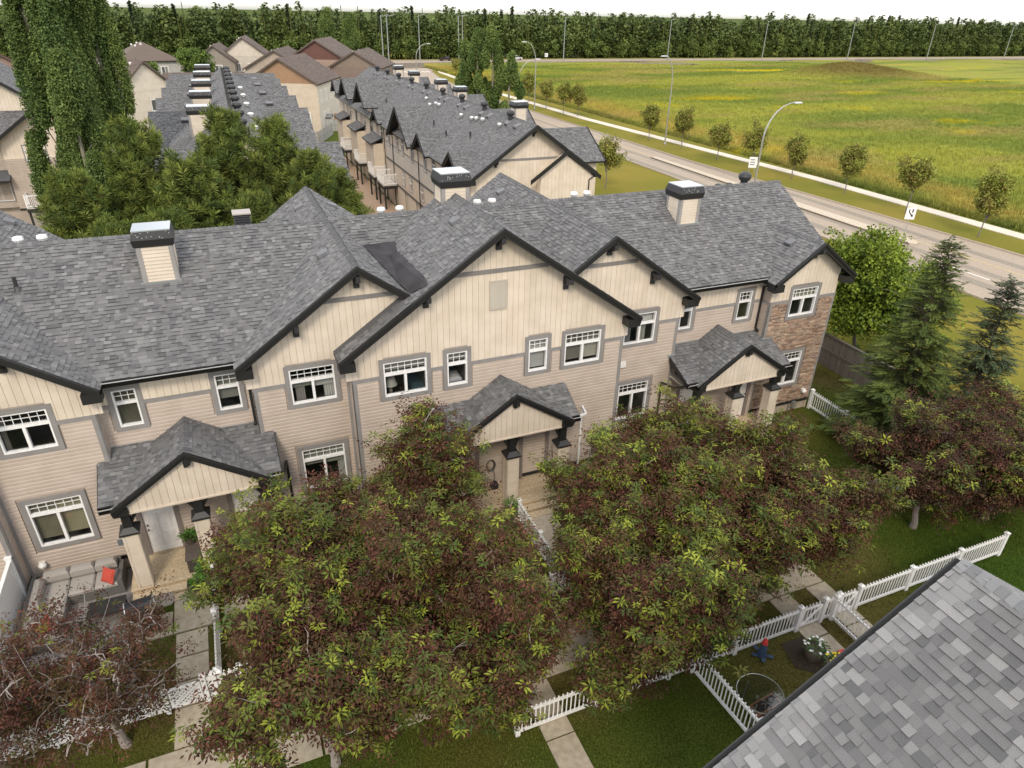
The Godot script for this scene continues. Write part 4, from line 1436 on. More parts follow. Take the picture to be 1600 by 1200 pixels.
func poplar(label: String, group: String, at: Vector3, seed_: int, h: float, rad: float, n: int, sc := 1.0, dark := 1.0) -> void:
	var r := RandomNumberGenerator.new()
	r.seed = seed_
	var t := thing("poplar_tree", label, "tree", at, 0.0, group)
	var wood := MB.new()
	wood.col = Color(0.26, 0.24, 0.18)
	wood.tube([Vector3(0, -0.2, 0), Vector3(0, h * 0.5, 0.1), Vector3(0, h * 0.97, 0)], [0.24, 0.15, 0.02], 7)
	var s := [Scatter.new(), Scatter.new()]
	var plumes := []
	for i in int(34 * h / 18.0):
		var f := r.randf_range(0.02, 0.94)
		var a := r.randf() * TAU
		var pr := sin(PI * pow(clampf(f * 0.93 + 0.05, 0, 1), 0.72)) * rad
		var p := Vector3(cos(a) * pr * r.randf_range(0.45, 1.0), f * h, sin(a) * pr * r.randf_range(0.45, 1.0))
		var l := r.randf_range(0.1, 0.19) * h
		plumes.append([p, l, r.randf_range(0.2, 0.36) * rad, r.randf_range(0.5, 1.45)])
		wood.tube([Vector3(0, maxf(0.2, p.y - l * 0.6), 0), p * Vector3(0.8, 1, 0.8), p + Vector3.UP * l * 0.8], [0.05, 0.03, 0.008], 3, false)
	for i in n:
		var q: Array = plumes[r.randi() % plumes.size()]
		var u := r.randf()
		var w: float = q[2] * sin(PI * (u * 0.9 + 0.08)) * sqrt(r.randf()) * 1.25
		var a := r.randf() * TAU
		var p: Vector3 = q[0] + Vector3(cos(a) * w, (u - 0.25) * q[1] * 1.4, sin(a) * w)
		if p.y > h * 1.02 or p.y < 0.3: continue
		var c := Color(0.052, 0.088, 0.026).lerp(Color(0.125, 0.165, 0.045), clampf(r.randf() * 0.45 + (q[3] - 0.6) * 0.75, 0, 1)) * dark * r.randf_range(0.75, 1.3)
		s[r.randi() % 2].put(p, rbasis(r, 0.7, sc * r.randf_range(0.8, 1.35)), c)
	node("trunk", wood.mesh(M["bark"]), t)
	scatter_node("crown", s[0], whorl("small", 1), t)
	scatter_node("crown", s[1], whorl("small", 2), t)
func trees() -> void:
	var red := [Color(0.085, 0.03, 0.02), Color(0.115, 0.045, 0.028), Color(0.06, 0.024, 0.016), Color(0.1, 0.058, 0.03), Color(0.072, 0.052, 0.02)]
	var grn := [Color(0.12, 0.145, 0.022), Color(0.08, 0.105, 0.02), Color(0.21, 0.24, 0.03), Color(0.055, 0.08, 0.018), Color(0.1, 0.1, 0.022)]
	var dk := [Color(0.048, 0.022, 0.018), Color(0.06, 0.032, 0.022), Color(0.05, 0.04, 0.02)]
	var G := "chokecherry trees in the front yards"
	var specs := [
		# label, x, z, cy, rx, ry, n, gshare, spread
		["thin red-leaved cherry tree with bare grey limbs over the patio sofa", -4.5, -13.3, 2.7, 2.1, 1.75, 1100, -0.2, 0.24],
		["half bare red cherry tree at the left picture edge beside the lattice fence", -7.3, -12.9, 2.6, 2.2, 1.8, 1700, -0.2, 0.26],
		["slender upright cherry tree between the second bay and the tall gable's porch", 4.2, -16.2, 3.8, 1.45, 2.35, 3600, 0.33, 0.25],
		["broad brown-green cherry tree right of the barbecue, largest in the near row", 1.3, -13.1, 3.5, 2.7, 2.3, 11500, 0.36, 0.27],
		["cherry tree with bright green tips close by the first porch's right column", -0.4, -15.3, 2.8, 1.45, 1.6, 3300, 0.55, 0.25],
		["brown-green cherry tree standing lowest in the picture, left of the centre path", 3.6, -11.2, 3.4, 2.5, 2.2, 9500, 0.34, 0.27],
		["brown cherry tree at the bottom edge right of the lattice gate", 0.2, -10.9, 3.3, 2.2, 2.0, 6500, 0.3, 0.27],
		["large green-tipped cherry tree in the middle, in front of the tall gable's porch", 9.3, -12.8, 3.7, 2.35, 2.3, 11500, 0.47, 0.27],
		["cherry tree leaning over the white fence at the centre bottom", 8.4, -10.3, 2.9, 2.4, 2.3, 9500, 0.44, 0.27],
		["green-tipped cherry tree before the third porch", 12.6, -14.2, 3.4, 2.2, 2.2, 8200, 0.45, 0.27],
		["russet cherry tree with a bright green crown edge beside the stone bay's walk", 14.3, -11.6, 3.0, 2.3, 2.05, 9000, 0.32, 0.27],
		["green cherry tree between the middle one and the fence gates", 11.2, -11.6, 3.3, 2.2, 2.1, 7600, 0.46, 0.27],
		["dark purple cherry tree by the side picket fence", 21.1, -12.1, 2.9, 2.35, 1.9, 9000, 0.18, 0.27],
		["dark purple cherry tree in the right corner behind the near roof's peak", 24.0, -11.5, 2.8, 2.5, 1.9, 8800, 0.16, 0.27],
	]
	for i in specs.size():
		var s: Array = specs[i]
		var bare: bool = i < 2
		broad_tree("cherry_tree", s[0], G, Vector3(s[1], 0, s[2]), 900 + i * 13, {"cy": s[3], "rx": s[4], "ry": s[5], "n": s[6], "leaf": "cherry", "gshare": s[7], "spread": s[8] * 0.78, "shoots": 3,
			"pal": red if bare or i < 12 else dk + red, "green": grn, "limbs": 10 if bare else 12, "subs": 7 if bare else 6, "twigs": 4, "tr": 0.095, "sc": 1.2 if not bare else 1.05, "fork": 1.0 if bare else 0.8, "bark": Color(0.33, 0.29, 0.265)})
	# the green maple and spruces by the grey fence
	broad_tree("maple_tree", "bright green maple behind the stone bay, its base in a mulch ring", "", Vector3(30.3, 0, -23.6), 71, {"cy": 3.6, "rx": 3.0, "ry": 2.9, "n": 5200, "leaf": "small", "gshare": 0.8, "spread": 0.42, "sc": 1.0,
		"pal": [Color(0.075, 0.125, 0.016), Color(0.1, 0.15, 0.02)], "green": [Color(0.15, 0.21, 0.024), Color(0.2, 0.26, 0.03)], "limbs": 14, "subs": 5, "tr": 0.1})
	conifer("spruce_tree", "green spruce with a thin drooping top in front of the grey board fence", "spruces by the boulevard lawn", Vector3(24.7, 0, -16.6), 61, 9.0, 2.45, "spruce", [Color(0.07, 0.095, 0.024), Color(0.09, 0.115, 0.028), Color(0.048, 0.068, 0.02)], 1.35, 1.05)
	conifer("spruce_tree", "blue-green spruce with a long bare leader, right of the other spruce", "spruces by the boulevard lawn", Vector3(27.3, 0, -15.4), 62, 7.4, 2.0, "spruce", [Color(0.052, 0.07, 0.036), Color(0.066, 0.085, 0.044), Color(0.04, 0.055, 0.028)], 1.1, 1.05)
	# pines behind the row
	var pc := [Color(0.13, 0.165, 0.035), Color(0.1, 0.135, 0.032), Color(0.165, 0.19, 0.045), Color(0.07, 0.1, 0.028)]
	var pines := [[-6.4, -37.5, 11.0, 2.5], [-3.6, -39.5, 12.9, 2.7], [-1.3, -36.5, 11.8, 2.6], [0.7, -39.8, 13.3, 2.6], [2.8, -38.2, 12.9, 2.7], [4.4, -36.4, 11.6, 2.5], [-5.0, -35.2, 9.2, 2.4], [5.9, -38.8, 10.4, 2.2], [1.4, -35.2, 10.0, 2.5], [-2.7, -34.9, 9.6, 2.5]]
	var pl := ["leftmost pine beside the big poplars", "tall pine third from the poplars", "bushy pine behind the box vent on the roof", "tallest pine in front of the long grey chimney row", "pine with dry cream tassels right of the tallest one", "pine at the driveway side of the grove", "low pine behind the near roof's left chimney", "slim pine nearest the driveway", "low bushy pine at the foot of the tallest pine", "low pine between the left chimney and the box vent"]
	for i in pines.size():
		var p: Array = pines[i]
		conifer("pine_tree", pl[i], "pines behind the townhouse row", Vector3(p[0], -2.2, p[1]), 200 + i, p[2], p[3], "pine", pc, 1.75, 1.5)
	# tall poplars on the left, more far off
	var pop := [[-9.2, -54.5, 24.5, 1.75, 15000, "leftmost giant poplar hiding the left neighbour's gable"], [-7.5, -53.0, 23.0, 1.75, 15000, "giant poplar in the middle of the left clump"], [-5.9, -55.5, 22.0, 1.55, 13000, "dark giant poplar nearest the cream house"], [-7.4, -49.6, 15.5, 1.8, 10000, "shorter poplar at the front of the left clump"]]
	for i in pop.size():
		var p: Array = pop[i]
		poplar(p[5], "tall poplars on the left", Vector3(p[0], -2.2, p[1]), 300 + i, p[2], p[3], int(p[4] * 1.7), 0.78, 1.35)
	var far := [[38.9, -113.5, 11.2, 1.6, "slim poplar left in the clump of four beside the boulevard"], [40.6, -112.0, 13.2, 1.7, "second poplar from the left in the boulevard clump"], [42.6, -110.5, 13.6, 1.8, "tallest poplar in the boulevard clump"], [44.2, -107.5, 10.2, 1.9, "poplar nearest the street lamp in the boulevard clump"], [29.5, -186.0, 15.5, 2.4, "far poplar left of the pair before the crossing"], [34.6, -184.0, 14.5, 2.2, "far poplar right of the pair before the crossing"], [37.5, -183.0, 7.5, 1.8, "small poplar beside the far pair"]]
	for i in far.size():
		var p: Array = far[i]
		poplar(p[4], "poplars beside the boulevard", Vector3(p[0], 0, p[1]), 320 + i, p[2], p[3], 6000, 1.25, 1.5)
	# young trees along the boulevard
	var sp := [[59.6, -60.6], [59.9, -53.2], [59.4, -45.2], [58.6, -37.3], [58.4, -66.5], [58.3, -72.4], [58.9, -80.9], [57.9, -87.6], [59.6, -113.0], [57.5, -114.5], [58.5, -123.8], [59.3, -133.7], [64.5, -186.0], [66.0, -193.0], [67.5, -200.0], [69.0, -207.0], [36.9, -62.8]]
	var sl := ["young tree directly behind the nearest street lamp's pole", "young tree above the right end of the near roof ridge", "young tree between the lamp and the arrow sign", "young tree right of the arrow sign on the boulevard", "young tree left of the nearest lamp's arm", "young boulevard tree two left of the nearest lamp", "young tree right of the tall far lamp", "young tree left of the tall far lamp", "young tree right of the poplar clump", "young tree with its crown against the yellow flowers", "small young tree between two far lamps", "smallest young tree beside the far lamp", "rightmost of the four bushes at the bend of the walk", "third bush at the bend of the walk", "second bush at the bend of the walk", "leftmost bush at the bend of the walk", "young tree on the lawn at the neighbouring row's stone corner"]
	for i in sp.size():
		var bush: bool = i >= 12 and i < 16
		var q: Array = sp[i]
		broad_tree("young_tree", sl[i], "young trees along the boulevard", Vector3(q[0], 0, q[1]), 500 + i, {"cy": 2.9 + 0.4 * fmod(i * 0.43, 1.0) if not bush else 1.9, "rx": 0.75 + 0.3 * fmod(i * 0.37, 1.0) if not bush else 1.6, "ry": 1.5 + 0.5 * fmod(i * 0.61, 1.0), "shoots": 1, "n": 430 + 60 * (i % 4), "leaf": "small", "gshare": 0.5, "spread": 0.3, "sc": 1.25,
			"pal": [Color(0.19, 0.185, 0.045), Color(0.22, 0.18, 0.05)], "green": [Color(0.21, 0.24, 0.045), Color(0.27, 0.28, 0.055)], "limbs": 7, "subs": 3, "twigs": 2, "tr": 0.05})
	# plants among the far houses
	for q in [[-9.0, -143.0, 2.6, 5.0, false, "green round tree between the far brown houses"], [4.6, -141.0, 2.4, 3.2, true, "dark purple bush tree beside the green one near the chimney row"], [8.0, -139.0, 2.6, 2.8, false, "bright green tree at the end of the chimney row"], [11.5, -134.0, 2.3, 2.2, true, "brown shrub before the far brown roof"], [-0.5, -158.0, 3.4, 5.4, false, "tall green tree between two far gabled houses"]]:
		broad_tree("garden_tree", q[5], "", Vector3(q[0], -1.0, q[1]), 600 + int(q[0] * 3), {"cy": q[3], "rx": q[2], "ry": q[3] * 0.8, "n": 1600, "leaf": "small", "gshare": 0.0 if q[4] else 0.7, "spread": 0.4, "sc": 1.9,
			"pal": [Color(0.06, 0.03, 0.03), Color(0.05, 0.035, 0.025)] if q[4] else [Color(0.08, 0.12, 0.03)], "green": [Color(0.12, 0.18, 0.035)], "limbs": 8, "subs": 3, "twigs": 2, "tr": 0.1})
	# small shrub in the mulch ring
	broad_tree("garden_shrub", "small green shrub in the mulch ring left of the maple", "", Vector3(29.0, 0, -22.2), 640, {"cy": 0.6, "rx": 0.7, "ry": 0.55, "n": 260, "leaf": "small", "gshare": 0.4, "spread": 0.2, "sc": 0.8, "pal": [Color(0.06, 0.1, 0.03)], "green": [Color(0.08, 0.13, 0.04)], "limbs": 6, "subs": 2, "twigs": 2, "tr": 0.02})
func forest() -> void:
	var r := RandomNumberGenerator.new()
	r.seed = 4242
	var labels := ["dense mixed green forest closing the view behind the meadow", "dark slim spruces standing among the far forest", "light green young trees along the front edge of the far forest"]
	for v in 3:
		var b := MB.new()
		b.col = Color(0.5, 0.42, 0.35)
		b.tube([Vector3.ZERO, Vector3(0, 9, 0)], [0.22, 0.08], 4, false)
		var lobes := []
		for i in 11:
			var f := r.randf_range(0.15, 0.9)
			var w := sin(PI * (0.15 + 0.8 * f)) * 2.1
			var a := r.randf() * TAU
			lobes.append([Vector3(cos(a) * w * r.randf(), 1.5 + f * 9.5, sin(a) * w * r.randf()), r.randf_range(0.9, 1.8)])
		for i in 800:
			var p: Vector3
			var sz := r.randf_range(0.45, 0.9)
			if v == 1:
				var f := r.randf()
				var a := r.randf() * TAU
				var k := (1.0 - f) * 1.9 * sqrt(r.randf_range(0.25, 1.0)) * (0.75 + 0.4 * sin(f * 40.0))
				p = Vector3(cos(a) * k, 0.8 + f * 12.5, sin(a) * k)
			else:
				var q: Array = lobes[r.randi() % lobes.size()]
				p = q[0] + Vector3(r.randfn(), r.randfn(), r.randfn()).normalized() * q[1] * pow(r.randf(), 0.4)
				if v == 2: p = Vector3(p.x * 0.55, p.y * 0.42, p.z * 0.55)
			b.col = Color.WHITE * r.randf_range(0.6, 1.35)
			if v == 2: sz *= 0.55
			leaf_quad(b, p, Vector3(r.randfn(), r.randfn() * 0.5 + 0.2, r.randfn()).normalized(), Vector3(r.randfn(), 1.0, r.randfn()).normalized(), sz, sz * 0.8)
		var s := Scatter.new()
		for i in [2300, 300, 300][v]:
			var row := r.randf()
			if i % 3 == 0: row *= 0.12
			var z := -263.0 - row * row * 130.0
			var x := r.randf_range(-240, 420) * (1.0 - (z + 263.0) / 263.0 * 0.7)
			if v == 2: z = r.randf_range(-263.0, -259.5)
			var sc: float = r.randf_range(0.85, 1.35) * [1.0, 0.72, 1.1][v]
			var c := Color(0.07, 0.105, 0.035).lerp(Color(0.135, 0.175, 0.05), r.randf())
			if v == 1: c = Color(0.045, 0.07, 0.032).lerp(Color(0.075, 0.1, 0.045), r.randf())
			if v == 2: c = Color(0.17, 0.22, 0.055).lerp(Color(0.12, 0.17, 0.045), r.randf())
			s.put(Vector3(x, -0.3, z), Basis(Vector3.UP, r.randf() * TAU).scaled(Vector3(sc * 1.15, sc * r.randf_range(0.85, 1.4), sc * 1.15)), c * r.randf_range(0.8, 1.2))
		var f := scatter_node("forest", s, b.mesh(M["leaf"]), self)
		tag(f, labels[v], "forest", "", "stuff")

# ---------------------------------------------------------------- fences
var picket_mesh: Mesh
var board_meshes := []
# runs along local +x from its base; gates: list of [from, to]
func picket_fence(label: String, a: Vector3, e: Vector3, group: String, h := 0.95, step := 0.125, gates := [], lattice := false) -> Node3D:
	var d := e - a
	var len := Vector2(d.x, d.z).length()
	var t := thing("picket_fence", label, "fence", a, atan2(-d.z, d.x), group)
	if picket_mesh == null:
		var m := MB.new()
		m.col = C.white
		m.lathe(Vector3.ZERO, [Vector2(0.0, 0.0), Vector2(0.019, 0.0), Vector2(0.019, 0.94), Vector2(0.026, 0.97), Vector2(0.02, 1.0), Vector2(0.0, 1.025)], 6)
		picket_mesh = m.mesh(M["white"])
	var spans := cut(0.0, len, gates)
	for s in spans:
		var rl := MB.new()
		rl.col = C.white
		rl.box(Vector3(s[0], h * 0.83, -0.025), Vector3(s[1], h * 0.91, 0.025))
		part("rail", rl, "white", t)
		rl = MB.new()
		rl.col = C.white * 0.95
		rl.box(Vector3(s[0], 0.09, -0.025), Vector3(s[1], 0.18, 0.025))
		part("rail", rl, "white", t)
		var posts := int(maxf(1, round((s[1] - s[0]) / 2.35)))
		for i in posts + 1:
			var x := lerpf(s[0], s[1], float(i) / posts)
			var p := MB.new()
			p.col = C.white
			p.box(Vector3(x - 0.06, -0.1, -0.06), Vector3(x + 0.06, h * 1.02, 0.06))
			p.box(Vector3(x - 0.078, h * 1.02, -0.078), Vector3(x + 0.078, h * 1.05, 0.078))
			p.hexa([Vector3(x - 0.07, h * 1.05, 0.07), Vector3(x + 0.07, h * 1.05, 0.07), Vector3(x + 0.07, h * 1.05, -0.07), Vector3(x - 0.07, h * 1.05, -0.07), Vector3(x - 0.01, h * 1.1, 0.01), Vector3(x + 0.01, h * 1.1, 0.01), Vector3(x + 0.01, h * 1.1, -0.01), Vector3(x - 0.01, h * 1.1, -0.01)])
			part("post", p, "white", t)
		var x: float = s[0] + step
		while x < s[1] - 0.06:
			var pk := node("picket", picket_mesh, t)
			pk.position = Vector3(x, 0.1 if not lattice else h * 0.83, 0)
			pk.scale = Vector3(1, (h - 0.1) if not lattice else h * 0.19, 1)
			x += step
		if lattice: lattice_panel(t, s[0] + 0.06, s[1] - 0.06, 0.18, h * 0.83)
	for g in gates:
		var w: float = g[1] - g[0]
		var gt := MB.new()
		gt.col = C.white
		for y in [[0.12, 0.19], [h * 0.8, h * 0.88]]: gt.box(Vector3(g[0] + 0.09, y[0], -0.02), Vector3(g[1] - 0.09, y[1], 0.02))
		gt.box(Vector3(g[0] + 0.09, 0.12, -0.022), Vector3(g[0] + 0.16, h * 0.88, 0.022))
		gt.box(Vector3(g[1] - 0.16, 0.12, -0.022), Vector3(g[1] - 0.09, h * 0.88, 0.022))
		gt.bar(Vector3(g[0] + 0.14, 0.2, 0.035), Vector3(g[1] - 0.14, h * 0.82, 0.035), 0.06, 0.025)
		var gn := part("gate", gt, "white", t)
		if lattice: lattice_panel(gn, g[0] + 0.16, g[1] - 0.16, 0.19, h * 0.8)
		else:
			var x: float = g[0] + 0.2
			while x < g[1] - 0.15:
				var pk := node("picket", picket_mesh, gn)
				pk.position = Vector3(x, 0.1, 0)
				pk.scale = Vector3(1, h - 0.1, 1)
				x += step
	return t
func lattice_panel(parent: Node, x0: float, x1: float, y0: float, y1: float) -> void:
	var b := MB.new()
	b.col = C.white * 0.95
	var hh := y1 - y0
	for dir in [1.0, -1.0]:
		var x := x0 - hh
		while x < x1 + hh:
			var xa: float = clampf(x, x0, x1)
			var xb: float = clampf(x + hh, x0, x1)
			if xb - xa > 0.03:
				var ya := y0 + (xa - x)
				var yb := y0 + (xb - x)
				if dir > 0: b.bar(Vector3(xa, ya, 0.006), Vector3(xb, yb, 0.006), 0.008, 0.036, Vector3(-1, 1, 0))
				else: b.bar(Vector3(xa, y0 + y1 - ya, -0.006), Vector3(xb, y0 + y1 - yb, -0.006), 0.008, 0.036, Vector3(1, 1, 0))
			x += 0.125
	part("lattice", b, "white", parent, "stuff")
# board fence of upright planks, each plank a piece
func board_fence(label: String, a: Vector3, e: Vector3, h: float, col: Color, w := 0.14, cap := true, group := "") -> void:
	var d := e - a
	var len := Vector2(d.x, d.z).length()
	var t := thing("board_fence", label, "fence", a, atan2(-d.z, d.x), group)
	var ms := []
	for k in 4:
		var m := MB.new()
		m.col = col * [0.85, 1.0, 1.12, 0.93][k]
		m.box(Vector3(0.004, 0.02, -0.012), Vector3(w - 0.004, h - 0.03, 0.012 + 0.002 * k))
		ms.append(m.mesh(M["wood"]))
	var x := 0.0
	while x < len - w * 0.5:
		var pk := node("plank", ms[rng.randi() % 4], t)
		pk.position = Vector3(x, 0, 0)
		x += w
	var r := MB.new()
	r.col = col * 0.8
	if cap: r.box(Vector3(0, h - 0.03, -0.07), Vector3(len, h + 0.02, 0.07))
	r.box(Vector3(0, h * 0.5, 0.016), Vector3(len, h * 0.56, 0.05))
	r.box(Vector3(0, h * 0.5, -0.05), Vector3(len, h * 0.56, -0.016))
	part("rail", r, "wood", t)
	for i in int(len / 2.4) + 1:
		var p := MB.new()
		p.col = col * 0.75
		p.box(Vector3(i * 2.4 - 0.05, -0.2, -0.12), Vector3(i * 2.4 + 0.05, h, -0.016))
		part("post", p, "wood", t)
func fences() -> void:
	var G := "white picket fences between the front yards"
	picket_fence("white lattice fence with gate before the barbecue yard", Vector3(-8.6, 0, -13.87), Vector3(-2.35, 0, -13.87), G, 0.95, 0.165, [[5.05, 6.0]], true)
	picket_fence("white picket fence running from the first porch's middle column towards the lattice gate", Vector3(-2.26, 0, -18.2), Vector3(-2.26, 0, -13.95), G)
	picket_fence("long white picket fence hidden under the cherry trees before the middle yards", Vector3(-2.2, 0, -13.87), Vector3(12.7, 0, -13.87), G, 0.95, 0.125, [[0.5, 1.4], [8.7, 9.6], [10.5, 11.4]])
	picket_fence("white picket fence before the third porch's yards, mostly under leaves", Vector3(12.75, 0, -13.87), Vector3(23.7, 0, -13.87), G, 0.95, 0.125, [[4.0, 4.9], [5.8, 6.7]])
	picket_fence("white picket fence along the lawn at the stone bay's corner", Vector3(23.78, 0, -20.1), Vector3(23.78, 0, -13.9), G)
	picket_fence("white picket fence splitting the second porch's two yards", Vector3(7.87, 0, -17.55), Vector3(7.87, 0, -13.95), G)
	picket_fence("white picket fence starting at the tall gable's right corner", Vector3(12.72, 0, -19.3), Vector3(12.72, 0, -13.95), G)
	picket_fence("white picket fence starting at the tall gable's left corner", Vector3(2.85, 0, -19.4), Vector3(2.85, 0, -13.95), G)
	picket_fence("white picket fence splitting the third porch's two yards", Vector3(18.07, 0, -18.0), Vector3(18.07, 0, -13.95), G)
	picket_fence("white picket fence with two gates across the near yards, by the flower barrels", Vector3(4.6, 0, -9.95), Vector3(22.6, 0, -9.95), G, 0.95, 0.125, [[9.05, 10.0], [10.55, 11.4]])
	picket_fence("white picket divider running under the near roof beside the glass table", Vector3(9.9, 0, -9.9), Vector3(10.25, 0, -5.0), G)
	picket_fence("short white picket divider between the two gates by the near roof", Vector3(15.0, 0, -9.9), Vector3(15.0, 0, -5.6), G)
	# white privacy panel by the patio
	var t := thing("privacy_fence", "white vinyl privacy fence at the left edge beside the patio sofa", "fence", Vector3(-7.6, 0, -19.45), 0.0)
	var m := MB.new()
	m.col = C.white * 0.97
	m.box(Vector3(-0.02, 0.05, 0.004), Vector3(0.02, 1.7, 0.176))
	var pm := m.mesh(M["white"])
	for i in 28:
		var p := node("plank", pm, t)
		p.position = Vector3(0, 0, i * 0.18)
	for i in 3:
		var q := MB.new()
		q.col = C.white
		q.box(Vector3(-0.07, -0.1, i * 2.45 - 0.07), Vector3(0.07, 1.85, i * 2.45 + 0.07))
		q.box(Vector3(-0.09, 1.85, i * 2.45 - 0.09), Vector3(0.09, 1.9, i * 2.45 + 0.09))
		part("post", q, "white", t)
	var rl := MB.new()
	rl.col = C.white
	rl.box(Vector3(-0.05, 1.69, 0), Vector3(0.05, 1.77, 5.0))
	part("rail", rl, "white", t)
	board_fence("grey weathered board fence beside the stone bay, running behind the spruces", Vector3(27.75, 0, -27.5), Vector3(27.75, 0, -9.5), 1.75, Color(0.24, 0.21, 0.185), 0.15)
	board_fence("pale grey board fence at the end of the driveway, facing the chimney row", Vector3(9.4, -2.2, -113.0), Vector3(14.6, -2.2, -110.0), 1.9, Color(0.42, 0.41, 0.4), 0.25, false)
	board_fence("pale grey board fence slanting towards the far end of the neighbouring row", Vector3(14.6, -2.2, -110.0), Vector3(18.2, -2.2, -119.0), 1.9, Color(0.42, 0.41, 0.4), 0.25, false)
	board_fence("pale grey board fence behind the other two, in front of the brown house", Vector3(9.0, -2.2, -121.0), Vector3(19.5, -2.2, -122.0), 1.9, Color(0.4, 0.4, 0.4), 0.3, false)
	board_fence("pale grey board fence between the poplars and the chimney row", Vector3(-10.0, -2.2, -92.0), Vector3(-3.6, -2.2, -92.0), 1.9, Color(0.42, 0.41, 0.4), 0.25, false)

# ---------------------------------------------------------------- things in the yards
func soft_box(b: MB, lo: Vector3, hi: Vector3, r: float) -> void:   # cushion with rounded-off edges
	var A := [Vector3(lo.x + r, lo.y, hi.z - r), Vector3(hi.x - r, lo.y, hi.z - r), Vector3(hi.x - r, lo.y, lo.z + r), Vector3(lo.x + r, lo.y, lo.z + r)]
	var ym := lerpf(lo.y, hi.y, 0.3)
	var yn := lerpf(lo.y, hi.y, 0.75)
	var B := [Vector3(lo.x, ym, hi.z), Vector3(hi.x, ym, hi.z), Vector3(hi.x, ym, lo.z), Vector3(lo.x, ym, lo.z)]
	var B2 := []
	for p in B: B2.append(Vector3(p.x, yn, p.z))
	var D := []
	for p in A: D.append(Vector3(p.x, hi.y, p.z))
	b.hexa(A + B); b.hexa(B + B2); b.hexa(B2 + D)
func pillow(label: String, at: Vector3, col: Color, rot: Basis, s := 0.24) -> void:
	var b := MB.new()
	b.col = col
	var n := 8
	var g := []
	for i in n + 1:
		var row := []
		for j in n + 1:
			var u := i / float(n) * 2.0 - 1.0
			var v := j / float(n) * 2.0 - 1.0
			var th := 0.09 * sqrt(maxf(0, (1 - pow(absf(u), 2.5)) * (1 - pow(absf(v), 2.5))))
			var pin := 1.0 - 0.1 * (1.0 - absf(u * v))
			row.append([Vector3(u * s * pin, v * s * pin, th), Vector3(u * s * pin, v * s * pin, -th)])
		g.append(row)
	for i in n:
		for j in n:
			b.quad(g[i][j][0], g[i + 1][j][0], g[i + 1][j + 1][0], g[i][j + 1][0])
			b.quad(g[i][j][1], g[i][j + 1][1], g[i + 1][j + 1][1], g[i + 1][j][1])
	var o := node("throw_pillow", b.mesh(M["fabric"]), self)
	o.transform = Transform3D(rot, at)
	tag(o, label, "pillow", "red pillows on the patio sofa")
func flower_tub(label: String, at: Vector3, fl: Array, seed_: int) -> void:
	var t := thing("flower_tub", label, "planter", at, 0.0, "flower tubs by the near path")
	var b := MB.new()
	b.col = Color(0.18, 0.15, 0.12)
	b.lathe(Vector3.ZERO, [Vector2(0, 0), Vector2(0.2, 0), Vector2(0.27, 0.22), Vector2(0.29, 0.4), Vector2(0.26, 0.4), Vector2(0.25, 0.34), Vector2(0, 0.34)], 16)
	part("tub", b, "wood", t)
	var r := RandomNumberGenerator.new()
	r.seed = seed_
	var f := MB.new()
	var q := MB.new()
	for i in 130:
		var a := r.randf() * TAU
		var k := sqrt(r.randf()) * 0.34
		var p := Vector3(cos(a) * k, 0.36 + r.randf() * 0.24 * (1.2 - k * 2.0), sin(a) * k)
		f.col = Color(0.06, 0.13, 0.03) * r.randf_range(0.7, 1.5)
		leaf_quad(f, p, Vector3(r.randfn(), 0.5, r.randfn()).normalized(), Vector3.UP, 0.1, 0.05)
		if i % 7 == 0:
			q.col = fl[r.randi() % fl.size()]
			for k2 in 5:
				var a2 := TAU * k2 / 5.0
				leaf_quad(q, p + Vector3.UP * 0.08, Vector3(cos(a2), 0.25, sin(a2)).normalized(), Vector3.UP, 0.05, 0.045)
	part("foliage", f, "leaf", t, "stuff")
	part("flowers", q, "leaf", t, "stuff")
func green_plant(label: String, at: Vector3, pot: Color, seed_: int, h := 0.6, boxy := false) -> void:
	var t := thing("potted_plant", label, "potted plant", at, 0.0)
	var b := MB.new()
	b.col = pot
	if boxy:
		b.box(Vector3(-0.34, 0, -0.16), Vector3(0.34, 0.24, 0.16))
		b.col = Color(0.03, 0.02, 0.015)
		b.box(Vector3(-0.31, 0.2, -0.13), Vector3(0.31, 0.245, 0.13))
	else:
		b.lathe(Vector3.ZERO, [Vector2(0, 0), Vector2(0.12, 0), Vector2(0.17, 0.26), Vector2(0.15, 0.26), Vector2(0, 0.22)], 12)
	part("pot", b, "plain", t)
	var r := RandomNumberGenerator.new()
	r.seed = seed_
	var f := MB.new()
	for i in 150:
		var a := r.randf() * TAU
		var p := Vector3(cos(a) * r.randf() * 0.24, 0.22 + r.randf() * h * 0.6, sin(a) * r.randf() * 0.2)
		f.col = Color(0.07, 0.15, 0.025) * r.randf_range(0.6, 1.5)
		leaf_quad(f, p, Vector3(cos(a), r.randf_range(-0.2, 1.0), sin(a)).normalized(), Vector3.UP, 0.17, 0.045)
	part("foliage", f, "leaf", t, "stuff")
